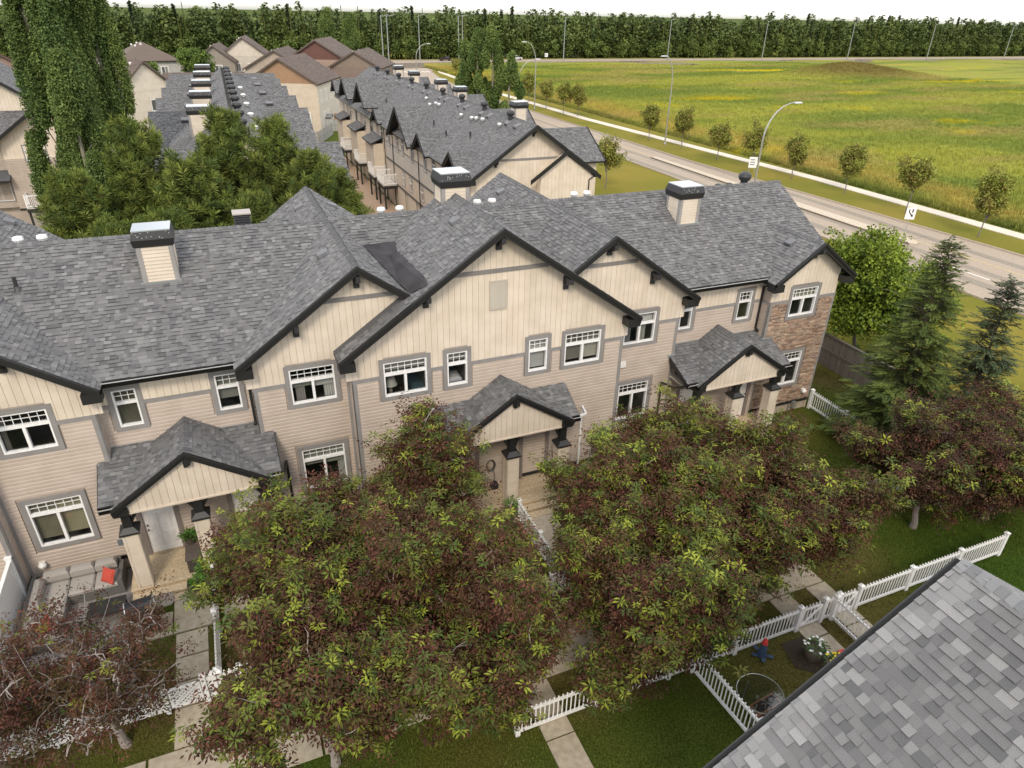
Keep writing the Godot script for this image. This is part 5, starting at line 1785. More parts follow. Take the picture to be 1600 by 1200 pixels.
func yard_things() -> void:
	# L-shaped patio sofa
	var s := thing("patio_sofa", "L-shaped grey wicker patio sofa with pale grey cushions under the red cherry tree", "sofa", Vector3(-6.3, 0.06, -18.9))
	var b := MB.new()
	b.col = Color(0.16, 0.15, 0.145)
	b.box(Vector3(-0.95, 0.0, -0.85), Vector3(1.3, 0.26, 0.05))
	b.box(Vector3(-0.95, 0.0, 0.05), Vector3(-0.05, 0.26, 1.75))
	b.box(Vector3(-1.05, 0.0, -0.97), Vector3(1.35, 0.66, -0.85))
	b.box(Vector3(-1.07, 0.0, -0.85), Vector3(-0.95, 0.66, 1.75))
	b.box(Vector3(1.3, 0.0, -0.85), Vector3(1.42, 0.56, 0.05))
	part("base", b, "fabric", s)
	var cc := Color(0.42, 0.39, 0.36)
	for q in [[-0.93, -0.83, -0.08, 0.04], [-0.06, -0.83, 0.62, 0.04], [0.64, -0.83, 1.28, 0.04], [-0.93, 0.06, -0.08, 0.88], [-0.93, 0.9, -0.08, 1.73]]:
		var c := MB.new()
		c.col = cc * 1.08
		soft_box(c, Vector3(q[0], 0.26, q[1]), Vector3(q[2], 0.43, q[3]), 0.04)
		part("seat_cushion", c, "fabric", s)
	for q in [[-0.75, -0.84, -0.04, -0.58], [-0.02, -0.84, 0.64, -0.58], [0.66, -0.84, 1.26, -0.58], [-0.94, -0.56, -0.68, 0.55], [-0.94, 0.57, -0.68, 1.7]]:
		var c := MB.new()
		c.col = cc
		soft_box(c, Vector3(q[0], 0.42, q[1]), Vector3(q[2], 0.82, q[3]), 0.06)
		part("back_cushion", c, "fabric", s)
	pillow("red throw pillow at the right end of the patio sofa", Vector3(-5.25, 0.68, -19.05), Color(0.6, 0.09, 0.06), Basis(Vector3.UP, -0.7) * Basis(Vector3.RIGHT, -0.5))
	pillow("red throw pillow on the near arm of the patio sofa", Vector3(-6.75, 0.66, -17.55), Color(0.6, 0.1, 0.07), Basis(Vector3.UP, 0.6) * Basis(Vector3.RIGHT, -0.9))
	var t := thing("coffee_table", "low black patio table between the sofa and the barbecue", "table", Vector3(-5.25, 0.06, -17.95))
	b = MB.new()
	b.col = Color(0.02, 0.02, 0.022)
	b.box(Vector3(-0.5, 0.36, -0.32), Vector3(0.5, 0.4, 0.32))
	part("tabletop", b, "plain", t)
	for x in [-0.45, 0.45]:
		for z in [-0.27, 0.27]:
			b = MB.new()
			b.col = Color(0.02, 0.02, 0.022)
			b.box(Vector3(x - 0.025, 0, z - 0.025), Vector3(x + 0.025, 0.36, z + 0.025))
			part("leg", b, "plain", t)
	# barbecue
	t = thing("barbecue", "black gas barbecue with chrome-edged lid and grey side shelf before the porch steps", "barbecue", Vector3(-4.2, 0.04, -17.0), 0.12)
	b = MB.new()
	b.col = Color(0.035, 0.04, 0.048)
	var prof := []
	for i in 9:
		var a := PI * i / 8.0
		prof.append(Vector3(-0.38, 0.92 + sin(a) * 0.22, cos(a) * 0.27))
	b.prism(prof.slice(0), Vector3(0.76, 0, 0))
	var pr2 := prof.duplicate()
	pr2.reverse()
	var lid := part("lid", b, "metal", t)
	b = MB.new()
	b.col = Color(0.6, 0.6, 0.6)
	for x in [-0.39, 0.37]:
		var p3 := []
		for q in prof: p3.append(Vector3(x, q.y + 0.004, q.z * 1.02))
		b.prism(p3, Vector3(0.03, 0, 0))
	b.bar(Vector3(-0.3, 1.0, 0.31), Vector3(0.3, 1.0, 0.31), 0.03, 0.03)
	part("handle", b, "metal", lid)
	b = MB.new()
	b.col = Color(0.05, 0.05, 0.05)
	b.box(Vector3(-0.4, 0.72, -0.28), Vector3(0.4, 0.92, 0.28))
	part("firebox", b, "metal", t)
	b = MB.new()
	b.col = Color(0.08, 0.07, 0.065)
	b.box(Vector3(-0.38, 0.12, -0.25), Vector3(0.38, 0.72, 0.25))
	part("cart", b, "metal", t)
	b = MB.new()
	b.col = Color(0.36, 0.34, 0.31)
	b.prism([Vector3(0.42, 0.86, -0.26), Vector3(0.42, 0.86, 0.26), Vector3(0.8, 0.86, 0.26), Vector3(0.9, 0.86, 0.12), Vector3(0.9, 0.86, -0.12), Vector3(0.8, 0.86, -0.26)], Vector3(0, 0.04, 0))
	part("side_shelf", b, "metal", t)
	for x in [-0.32, 0.32]:
		b = MB.new()
		b.col = Color(0.02, 0.02, 0.02)
		b.tube([Vector3(x - 0.03, 0.09, 0.2), Vector3(x + 0.03, 0.09, 0.2)], [0.09, 0.09], 12)
		part("wheel", b, "plain", t)
	# on the first porch
	t = thing("deck_box", "dark brown storage box beside the first porch's white door", "storage box", Vector3(-2.8, 0.345, -19.15))
	b = MB.new()
	b.col = Color(0.07, 0.055, 0.048)
	b.box(Vector3(-0.2, 0, -0.55), Vector3(0.22, 0.5, 0.5))
	part("chest", b, "wood", t)
	b = MB.new()
	b.col = Color(0.12, 0.1, 0.09)
	b.box(Vector3(-0.23, 0.5, -0.58), Vector3(0.25, 0.55, 0.53))
	part("lid", b, "wood", t)
	green_plant("green plant standing on the dark storage box on the porch", Vector3(-2.85, 0.9, -19.45), Color(0.08, 0.06, 0.05), 11, 0.3)
	green_plant("long black planter with seedlings on the porch steps", Vector3(-2.72, 0.2, -18.08), Color(0.03, 0.03, 0.035), 12, 0.2, true)
	green_plant("bushy green potted plant on the second porch's steps by the middle column", Vector3(7.55, 0.2, -17.55), Color(0.05, 0.05, 0.05), 13, 1.1)
	green_plant("leafy plant hanging over the fence beside the first porch's steps", Vector3(-2.5, 0.2, -18.35), Color(0.06, 0.05, 0.04), 14, 0.7)
	# garden hose and bag on the second porch's wall
	t = thing("hose_and_bag", "coiled black hose above a dark bag at the second porch's middle wall", "garden hose", Vector3(7.45, 0.345, -19.35))
	b = MB.new()
	b.col = Color(0.04, 0.045, 0.05)
	for k in 3:
		var pts := []
		var rad := []
		for i in 13:
			var a := TAU * i / 12.0
			pts.append(Vector3(cos(a) * (0.14 + 0.02 * k), 1.05 + sin(a) * (0.2 + 0.03 * k), 0.03 * k))
			rad.append(0.014)
		b.tube(pts, rad, 5, false)
	b.tube([Vector3(0.1, 0.9, 0.05), Vector3(0.14, 0.6, 0.1), Vector3(0.1, 0.35, 0.12)], [0.012, 0.012, 0.012], 5)
	part("hose", b, "plain", t)
	b = MB.new()
	b.col = Color(0.025, 0.025, 0.03)
	soft_box(b, Vector3(-0.02, 0, 0), Vector3(0.26, 0.3, 0.2), 0.03)
	part("bag", b, "fabric", t)
	# near yards
	flower_tub("round tub of white flowers beside the near path", Vector3(13.45, 0, -9.0), [Color(0.85, 0.85, 0.8)], 21)
	flower_tub("round tub of yellow flowers nearest the near roof", Vector3(13.6, 0, -8.35), [Color(0.85, 0.6, 0.03), Color(0.8, 0.7, 0.1)], 22)
	flower_tub("small tub of orange flowers at the edge of the near roof, right of the gate", Vector3(17.0, 0, -8.75), [Color(0.8, 0.25, 0.03)], 23)
	b = MB.new()
	b.col = Color(0.75, 0.07, 0.05)
	var pts := []
	var rad := []
	for i in 17:
		var a := TAU * i / 16.0
		pts.append(Vector3(cos(a) * 0.26, 0.07, sin(a) * 0.2))
		rad.append(0.055 + 0.012 * (i % 2))
	b.tube(pts, rad, 8, false)
	var ring := node("toy_ring", b.mesh(M["plain"]), self)
	ring.position = Vector3(14.25, 0.02, -8.6)
	tag(ring, "red inflatable ring lying on the path by the near roof", "toy ring")
	t = thing("garden_ornament", "blue garden ornament with a red top leaning at the picket fence", "ornament", Vector3(12.1, 0, -9.6), 0.4)
	b = MB.new()
	b.col = Color(0.04, 0.07, 0.13)
	for k in 5:
		var a := TAU * k / 5.0
		b.hexa([Vector3(-0.02, 0.02, 0.02), Vector3(0.02, 0.02, 0.02), Vector3(0.02, 0.02, -0.02), Vector3(-0.02, 0.02, -0.02), Vector3(cos(a) * 0.26 - 0.05, 0.1, sin(a) * 0.26 + 0.05), Vector3(cos(a) * 0.26 + 0.05, 0.1, sin(a) * 0.26 + 0.05), Vector3(cos(a) * 0.26 + 0.05, 0.1, sin(a) * 0.26 - 0.05), Vector3(cos(a) * 0.26 - 0.05, 0.1, sin(a) * 0.26 - 0.05)])
	b.lathe(Vector3.ZERO, [Vector2(0.14, 0.0), Vector2(0.1, 0.3), Vector2(0.06, 0.5)], 8)
	part("base", b, "plain", t)
	b = MB.new()
	b.col = Color(0.6, 0.05, 0.04)
	b.lathe(Vector3(0, 0.5, 0), [Vector2(0.09, 0), Vector2(0.07, 0.12), Vector2(0, 0.24)], 8)
	part("top", b, "plain", t)
	# glass garden table over two soil boxes
	t = thing("glass_table", "round glass-topped garden table at the foot of the picket divider", "table", Vector3(10.75, 0, -8.25))
	b = MB.new()
	b.lathe(Vector3(0, 0.68, 0), [Vector2(0, 0), Vector2(0.6, 0), Vector2(0.6, 0.012), Vector2(0, 0.012)], 28)
	part("tabletop", b, "glass", t)
	b = MB.new()
	b.col = Color(0.35, 0.38, 0.35)
	var rp := []
	var rr := []
	for i in 29:
		rp.append(Vector3(cos(TAU * i / 28.0) * 0.6, 0.686, sin(TAU * i / 28.0) * 0.6))
		rr.append(0.012)
	b.tube(rp, rr, 5, false)
	for k in 3:
		var a := TAU * k / 3.0 + 0.4
		b.bar(Vector3(cos(a) * 0.45, 0, sin(a) * 0.45), Vector3(cos(a) * 0.4, 0.68, sin(a) * 0.4), 0.03, 0.03)
	part("table_frame", b, "metal", t)
	for k in 2:
		t = thing("soil_box", ["wooden box of dark soil under the glass table, nearer the fence corner", "wooden box of dark soil half under the near roof's edge"][k], "planter", Vector3(10.95 + 0.0 * k, 0.0, -8.15 + 0.42 * k), 0.1, "soil boxes under the glass table")
		b = MB.new()
		b.col = Color(0.3, 0.15, 0.08)
		for q in [[-0.4, -0.17, 0.4, -0.14], [-0.4, 0.14, 0.4, 0.17], [-0.4, -0.14, -0.37, 0.14], [0.37, -0.14, 0.4, 0.14]]: b.box(Vector3(q[0], 0, q[1]), Vector3(q[2], 0.3, q[3]))
		part("frame", b, "wood", t)
		b = MB.new()
		b.col = Color(0.028, 0.018, 0.013)
		b.box(Vector3(-0.37, 0.02, -0.14), Vector3(0.37, 0.25, 0.14))
		part("soil", b, "soil", t)
	# seen through the tall gable's windows
	t = thing("table_lamp", "table lamp with a pale shade inside the tall gable's left window", "lamp", Vector3(4.1, 4.7, -20.0))
	b = MB.new()
	b.col = Color(0.5, 0.5, 0.45)
	b.lathe(Vector3(0, 0.42, 0), [Vector2(0.24, 0), Vector2(0.22, 0.02), Vector2(0.14, 0.28), Vector2(0.0, 0.28)], 16)
	part("lamp_shade", b, "fabric", t)
	b = MB.new()
	b.col = Color(0.3, 0.28, 0.25)
	b.lathe(Vector3.ZERO, [Vector2(0, 0), Vector2(0.09, 0), Vector2(0.04, 0.05), Vector2(0.07, 0.2), Vector2(0.02, 0.42)], 10)
	part("stand", b, "plain", t)
	t = thing("bed", "bed with white and teal bedding inside the tall gable's left windows", "bed", Vector3(5.4, 4.3, -20.3))
	b = MB.new()
	b.col = Color(0.06, 0.12, 0.15)
	soft_box(b, Vector3(-0.6, 0.3, -0.7), Vector3(1.2, 0.62, 0.55), 0.06)
	part("mattress", b, "fabric", t)
	b = MB.new()
	b.col = Color(0.7, 0.73, 0.76)
	soft_box(b, Vector3(-0.1, 0.6, -0.2), Vector3(0.45, 0.78, 0.5), 0.08)
	part("pillow", b, "fabric", t)
	b = MB.new()
	b.col = Color(0.66, 0.68, 0.72)
	soft_box(b, Vector3(0.5, 0.58, -0.1), Vector3(1.15, 0.75, 0.52), 0.08)
	part("pillow", b, "fabric", t)

# ---------------------------------------------------------------- the other buildings
# a gabled roof: ridge from P along d (level unit vector) for length l, half width w, pitch s
func wing(out: Array, deck: MB, caps: MB, P: Vector3, d: Vector3, w: float, s: float, l: float, hidden: Callable, sides := [true, true]) -> void:
	var E := d.cross(Vector3.UP)
	var L := sqrt(1 + s * s)
	for k in 2:
		var e := E if k == 0 else -E
		var a := P
		var b := P + d * l
		var drop := e * w - Vector3.UP * s * w
		var dn := Vector3.DOWN * 0.012
		if k == 0: slab(deck, [a + dn, a + drop + dn, b + drop + dn, b + dn], 0.12)
		else: slab(deck, [a + dn, b + dn, b + drop + dn, a + drop + dn], 0.12)
		if not sides[k]: continue
		var up := (-e + Vector3.UP * s) / L
		var n := (e * s + Vector3.UP) / L
		var u := up.cross(n)
		var o := a + drop if u.dot(d) > 0 else b + drop
		tabs(out, [Vector2(0, 0), Vector2(l, 0), Vector2(l, w * L), Vector2(0, w * L)], o, u, up, hidden)
	ridge_caps(caps, P, P + d * l, (E - Vector3.UP * s) / L, (-E - Vector3.UP * s) / L)
func gable_wall(F: Face, xc: float, ya: float, s: float, w: float, yb: float, col: Color, parent: Node, n := true) -> void:
	var b := MB.new()
	b.col = col * 0.85
	var ye := ya - s * w
	b.prism([F.at(xc - w, yb, -0.1), F.at(xc + w, yb, -0.1), F.at(xc + w, maxf(ye, yb), -0.1), F.at(xc, ya - 0.05, -0.1), F.at(xc - w, maxf(ye, yb), -0.1)], F.f * 0.1)
	part("gable", b, "vinyl", parent)
	if n: boards(F, xc - w, xc + w, func(_x): return yb, func(x): return ya - s * absf(x - xc) - 0.06, [], col, parent, false, 0.3, xc)
func railing(F: Face, x0: float, x1: float, y: float, d: float, parent: Node) -> void:   # balcony with balustrade
	var b := MB.new()
	b.col = Color(0.5, 0.48, 0.45)
	F.bx(b, x0, y - 0.1, x1, y, 0.0, d)
	b.col = C.black
	F.bx(b, x0 - 0.02, y - 0.42, x1 + 0.02, y - 0.1, 0.02, d + 0.02)
	for x in [x0 + 0.1, x1 - 0.1]: F.bx(b, x - 0.08, -2.2, x + 0.08, y - 0.4, d - 0.25, d - 0.09)
	var bal := part("balcony", b, "trim", parent)
	var r := MB.new()
	r.col = C.white
	for yy in [y + 0.06, y + 0.98]:
		F.bx(r, x0, yy, x1, yy + 0.07, d - 0.06, d - 0.005)
		F.bx(r, x0, yy, x0 + 0.05, yy + 0.07, 0.05, d - 0.06)
		F.bx(r, x1 - 0.05, yy, x1, yy + 0.07, 0.05, d - 0.06)
	for x in [x0, x1 - 0.09]: F.bx(r, x, y, x + 0.09, y + 1.1, d - 0.09, d + 0.002)
	part("rail", r, "white", bal)
	var k := MB.new()
	k.col = C.white
	var x := x0 + 0.16
	while x < x1 - 0.1:
		F.bx(k, x, y + 0.1, x + 0.035, y + 0.98, d - 0.05, d - 0.015)
		x += 0.13
	var dd := 0.15
	while dd < d - 0.1:
		F.bx(k, x0 + 0.01, y + 0.1, x0 + 0.04, y + 0.98, dd, dd + 0.035)
		F.bx(k, x1 - 0.04, y + 0.1, x1 - 0.01, y + 0.98, dd, dd + 0.035)
		dd += 0.13
	part("baluster", k, "white", bal, "stuff")
func plain_door(F: Face, x0: float, y0: float, w: float, h: float, col: Color, parent: Node, called := "garage_door") -> void:
	var b := MB.new()
	b.col = col
	F.bx(b, x0, y0, x0 + w, y0 + h, -0.05, 0.012)
	b.col = col * 0.8
	for i in range(1, 4): F.bx(b, x0 + 0.02, y0 + h * i / 4.0 - 0.012, x0 + w - 0.02, y0 + h * i / 4.0 + 0.012, 0.0, 0.018)
	part(called, b, "white", parent)

func garage_side_row() -> void:
	# three-storey row along the driveway, seen end on
	var t := thing("driveway_row", "three storey cream townhouse row with balconies over garages along the driveway", "townhouse", Vector3(21.2, -2.2, -47.0))
	in_world[t.get_instance_id()] = true
	var out := []
	var deck := MB.new()
	var caps := MB.new()
	var rx := 21.2
	var ry := 9.1
	var sl := 0.69
	wing(out, deck, caps, Vector3(rx, ry, -46.2), Vector3(0, 0, -1), 5.1, sl, 54.8, func(_p): return false, [false, true] )
	var xf := 15.75
	var W := Face.new(Vector3(16.65, 0, 0), Vector3(0, 0, 1))   # west face: x along +z
	# dormer gables: z, apex height, half width, has wall
	var dg := [[-49.6, 6.95, 1.65], [-58.2, 7.0, 2.05], [-65.6, 8.2, 3.9], [-74.9, 6.9, 1.6], [-82.6, 8.7, 3.0], [-92.2, 8.4, 2.8], [-99.2, 7.6, 1.9]]
	for q in dg:
		var s: float = 0.74
		var l: float = (q[1] - 5.55) / sl + 1.0
		var cov := func(p): return p.x > 16.1 and ry - sl * (rx - p.x) > p.y + 0.06
		wing(out, deck, caps, Vector3(xf, q[1], q[0]), Vector3(1, 0, 0), q[2], s, l + 0.6, cov)
		gable_wall(W, q[0], q[1] - 0.1, s, q[2] - 0.3, 5.3, C.cream, t)
		rake(Face.new(Vector3(xf, 0, 0), Vector3(0, 0, 1)), q[0], q[1], s, q[2], q[2], t, 0.3, 0.8, false)
	# east wings with chimneys
	for z in [-51.5, -63.5, -75.5, -87.5, -97.0]:
		wing(out, deck, caps, Vector3(28.0, 8.0, z), Vector3(-1, 0, 0), 3.4, 0.6, 6.0, func(p): return p.x < 26.0 and ry - sl * absf(p.x - rx) > p.y + 0.06)
		rake(Face.new(Vector3(28.0, 0, 0), Vector3(0, 0, -1)), -z, 8.0, 0.6, 3.4, 3.4, t, 0.26, 0.4, false)
		var ew := MB.new()
		ew.col = C.cream * 0.9
		ew.box(Vector3(22.0, -1.0, z - 3.0), Vector3(27.5, 6.0, z + 3.0))
		part("wall", ew, "vinyl", t)
	var roof := part("roof", deck, "shingle", t)
	lay(out, roof, 0)
	part("ridge_cap", caps, "shingle", roof, "stuff")
	# body
	var body := MB.new()
	body.col = Color(0.5, 0.44, 0.38)
	body.box(Vector3(16.75, -2.3, -100.6), Vector3(25.9, 5.5, -46.9))
	part("wall", body, "vinyl", t)
	laps(W, -74.0, 2.4, -46.8, 3.95, [], Color(0.5, 0.46, 0.41), t, 0.2)
	var up := MB.new()
	up.col = C.cream
	W.bx(up, -74.0, 3.95, -46.8, 5.5, 0.0, 0.03)
	up.col = C.cream * 0.92
	W.bx(up, -100.6, 0.35, -74.0, 5.5, 0.0, 0.03)
	up.col = C.taupe * 0.9
	for z in [-77.6, -86.0, -94.6]: W.bx(up, z - 0.7, 3.5, z + 0.7, 5.45, 0.03, 0.05)
	up.col = C.cream * 0.85
	W.bx(up, -74.0, 0.4, -46.8, 2.25, 0.0, 0.04)
	up.col = C.trim * 0.5
	W.bx(up, -74.0, 2.2, -46.8, 2.4, 0.0, 0.08)
	W.bx(up, -100.6, 0.2, -46.8, 0.36, 0.0, 0.08)
	up.col = C.trim
	W.bx(up, -74.0, 3.9, -46.8, 4.02, 0.03, 0.05)
	part("wall", up, "vinyl", t)
	var ft := MB.new()
	ft.col = C.black
	W.bx(ft, -100.6, 5.36, -46.8, 5.52, 0.42, 0.47)
	part("fascia", ft, "black", t)
	gutter(Vector3(16.2, 5.55, -100.6), Vector3(16.2, 5.55, -46.8), Vector3(-1, 0, 0), t)
	for z in [-48.4, -51.3, -54.0, -56.6, -59.2, -63.4, -66.9, -69.0, -72.4]:
		window(W, z - 0.42, 3.7, z + 0.42, 5.15, t, {"cw": 0.1, "room": false, "blind": [[0, 1, 1.0, Color(0.12, 0.12, 0.11), false]], "slider": true, "cols": 0})
	for z in [-60.5, -64.3, -67.0]:
		window(W, z - 0.45, 0.8, z + 0.45, 2.0, t, {"cw": 0.1, "room": false, "blind": [[0, 1, 1.0, Color(0.1, 0.1, 0.09), false]], "slider": false, "cols": 0})
	for z in [-58.2, -71.6, -62.2]: plain_door(W, z - 0.45, -0.1 if z < -70 else 0.35, 0.9, 2.0, Color(0.5, 0.48, 0.45), t, "door")
	for z in [-75.6, -80.4, -84.2, -89.2, -92.9, -97.6]:
		window(W, z - 0.4, 3.8, z + 0.4, 5.1, t, {"cw": 0.1, "room": false, "blind": [[0, 1, 1.0, Color(0.13, 0.13, 0.12), false]], "slider": false, "cols": 0})
	for z in [-76.4, -84.8, -93.4]:
		window(W, z - 0.4, 0.9, z + 0.4, 2.6, t, {"cw": 0.1, "room": false, "blind": [[0, 1, 1.0, Color(0.1, 0.1, 0.09), false]], "slider": false, "cols": 0})
		plain_door(W, z - 2.4, 0.5, 0.9, 2.1, Color(0.12, 0.11, 0.1), t, "balcony_door")
	# lean-to roofs over the middle floor
	for z in [-77.6, -86.4, -95.6]:
		var so := []
		var sd := MB.new()
		var w := 2.3
		slab(sd, [Vector3(15.3, 3.45, z - w), Vector3(15.3, 3.45, z + w), Vector3(16.7, 4.05, z + w), Vector3(16.7, 4.05, z - w)], 0.12)
		var lr := part("lean_to_roof", sd, "shingle", t)
		var L := sqrt(1.4 * 1.4 + 0.36)
		var upv := Vector3(1.4, 0.6, 0) / L
		tabs(so, [Vector2(0, 0), Vector2(2 * w, 0), Vector2(2 * w, L), Vector2(0, L)], Vector3(15.3, 3.462, z - w), Vector3(0, 0, 1), upv, func(_p): return false)
		lay(so, lr, 0)
		var wb := MB.new()
		wb.col = C.cream * 0.88
		wb.box(Vector3(15.6, 0.3, z - w + 0.2), Vector3(16.7, 3.4, z + w - 0.2))
		part("bay_wall", wb, "vinyl", t)
	for q in [[-72.6, -69.9], [-76.9, -74.2], [-84.6, -81.9], [-93.4, -90.8]]: railing(W, q[0], q[1], 0.3, 1.5, t)
	for i in 12:
		var z := -52.0 - i * 4.1
		plain_door(W, z - 1.5, -2.18, 2.7, 2.3, Color(0.62, 0.56, 0.47), t)
	for z in [-52.3, -61.0, -70.5, -74.1, -80.6, -88.6]:
		downspout([Vector3(16.15, 5.45, z), Vector3(16.5, 5.1, z), Vector3(16.5, -2.0, z)], t)
	# gable end towards the camera
	var F := Face.new(Vector3(0, 0, -46.8), Vector3.RIGHT)
	gable_wall(F, rx, ry - 0.12, sl, 4.75, 2.2, C.cream, t)
	rake(Face.new(Vector3(0, 0, -46.2), Vector3.RIGHT), rx, ry, sl, 5.1, 5.1, t, 0.3, 0.6)
	var tb := MB.new()
	tb.col = C.trim * 0.9
	F.bx(tb, 18.4, 6.65, 24.0, 6.8, 0.0, 0.05)
	part("trim_board", tb, "trim", t)
	tb = MB.new()
	tb.col = C.trim * 0.9
	F.bx(tb, 16.5, 2.06, 26.0, 2.24, 0.0, 0.06)
	part("trim_board", tb, "trim", t)
	for x in [18.3, 21.2, 23.9]: bracket(F, x, ry - sl * absf(x - rx) - 0.42, t)
	var lp := MB.new()
	lp.col = Color(0.42, 0.4, 0.37)
	F.bx(lp, 16.6, -2.2, 22.8, 2.06, 0.0, 0.02)
	part("wall", lp, "vinyl", t)
	ledge_stone(F, 22.8, -0.4, 26.0, 2.06, [], t, 40)
	# lower half gable stepping out on the right
	var F2 := Face.new(Vector3(0, 0, -46.15), Vector3.RIGHT)
	var g2 := MB.new()
	g2.col = C.cream
	g2.prism([F2.at(21.6, 2.25, -0.6), F2.at(25.95, 2.25, -0.6), F2.at(25.95, 5.5, -0.6), F2.at(23.55, 7.0, -0.6), F2.at(21.6, 5.6, -0.6)], Vector3(0, 0, 0.45))
	part("gable", g2, "vinyl", t)
	boards(F2, 21.6, 25.95, func(_x): return 2.25, func(x): return 7.0 - 0.69 * absf(x - 23.55), [], C.cream, t, false, 0.3, 23.55)
	rake(Face.new(Vector3(0, 0, -45.9), Vector3.RIGHT), 23.6, 7.35, 0.69, 2.9, 2.85, t, 0.3, 0.0, false)
	downspout([Vector3(26.2, 5.5, -46.0), Vector3(25.6, 5.1, -46.1), Vector3(25.6, 0, -46.1)], t)
	# vents along the ridge and chimneys
	for i in 9: turbine(Vector3(rx - 0.3, ry, -50.4 - i * 5.6), t, 0.26)
	for i in 9:
		for k in 2: roof_vent(Vector3(rx - 0.55, ry - 0.38, -48.4 - i * 5.6 - k * 1.7), Vector3(0, 0, 1), Vector3(1, sl, 0) / 1.215, t, 1.5)
	for q in [[17.9, -57.0], [18.2, -61.5], [17.6, -69.0], [18.1, -79.0], [18.6, -53.0]]:
		pipe_vent(Vector3(q[0], ry - sl * (rx - q[0]), q[1]), 0.5, 0.07, Color(0.03, 0.03, 0.03), t)
	for q in [[20.1, -50.6], [20.0, -54.0], [19.9, -55.2], [19.8, -56.0], [19.7, -58.4], [19.8, -65.0], [19.8, -66.0], [19.5, -67.0], [19.9, -69.5]]:
		pipe_vent(Vector3(q[0], ry - sl * (rx - q[0]), q[1]), 0.2, 0.09, Color(0.7, 0.7, 0.7), t, true)
	for q in [[24.2, -57.4, 9.6], [24.0, -72.5, 9.4], [24.4, -80.5, 9.4], [24.4, -92.0, 9.4], [24.4, -100.0, 9.5]]:
		chimney(q[0], q[0] + 1.15, q[1], 1.0, 6.4, q[2] - 0.3, t, false)

func chimney_row() -> void:
	var t := thing("chimney_row", "grey roofed townhouse row end on, stepped wings crossed by a ridge of black vents", "townhouse", Vector3(1.3, -2.2, -46.0), deg_to_rad(-1.2))
	var out := []
	var deck := MB.new()
	var caps := MB.new()
	# local frame: origin at the front gable, -z away
	wing(out, deck, caps, Vector3(0, 11.95, 0.6), Vector3(0, 0, -1), 4.6, 0.62, 46.5, func(p): return false)
	var zs := [-8.0, -17.5, -26.8, -35.6, -43.2]
	for i in 5:
		var z: float = zs[i] - 10.2 + 0.0
		var x0: float = -6.1 - (0.0 if i == 0 else 0.0)
		var cov := func(p): return absf(p.x) < 4.6 and 11.95 - 0.62 * absf(p.x) > p.y + 0.06
		wing(out, deck, caps, Vector3(x0, 10.7, zs[i] - 10.4), Vector3(1, 0, 0), 4.7, 0.46, 12.3, cov, [true, true])
		var b := MB.new()
		b.col = C.taupe
		b.box(Vector3(x0 + 0.4, 0, zs[i] - 14.5), Vector3(5.9, 8.4, zs[i] - 6.2))
		part("wall", b, "vinyl", t)
		roof_vent(Vector3(-3.4, 10.15, zs[i] - 9.2), Vector3(1, 0, 0), Vector3(0, 0.42, -0.91), t, 1.8)
		roof_vent(Vector3(3.6, 10.15, zs[i] - 9.2), Vector3(1, 0, 0), Vector3(0, 0.42, -0.91), t, 1.8)
	# low front wing half hidden by the pines
	wing(out, deck, caps, Vector3(-6.6, 10.2, -4.0), Vector3(1, 0, 0), 4.2, 0.42, 13.2, func(p): return absf(p.x) < 4.6 and 11.95 - 0.62 * absf(p.x) > p.y + 0.06)
	var fb := MB.new()
	fb.col = C.taupe
	fb.box(Vector3(-6.2, 0, -7.6), Vector3(6.2, 8.2, -0.3))
	fb.box(Vector3(-4.2, 0, -46.0), Vector3(4.2, 8.6, -1.0))
	part("wall", fb, "vinyl", t)
	var roof := part("roof", deck, "shingle", t)
	lay(out, roof, 0)
	part("ridge_cap", caps, "shingle", roof, "stuff")
	var F := Face.new(Vector3(0, 0, 0), Vector3.RIGHT)
	gable_wall(F, 0, 11.8, 0.62, 4.2, 7.6, C.cream, t)
	rake(Face.new(Vector3(0, 0, 0.6), Vector3.RIGHT), 0, 11.95, 0.62, 4.6, 4.6, t, 0.32, 0.4)
	for i in 11: turbine(Vector3(0.45, 11.8, -1.2 - i * 4.15), t, 0.3)
	for i in 5: pipe_vent(Vector3(1.3, 11.15, -3.4 - i * 6.3), 0.22, 0.12, Color(0.75, 0.75, 0.75), t, true)
	for i in 5: chimney(-2.75, -1.25, -7.6 - i * 9.4, 1.2, 9.6, 12.25, t, false)

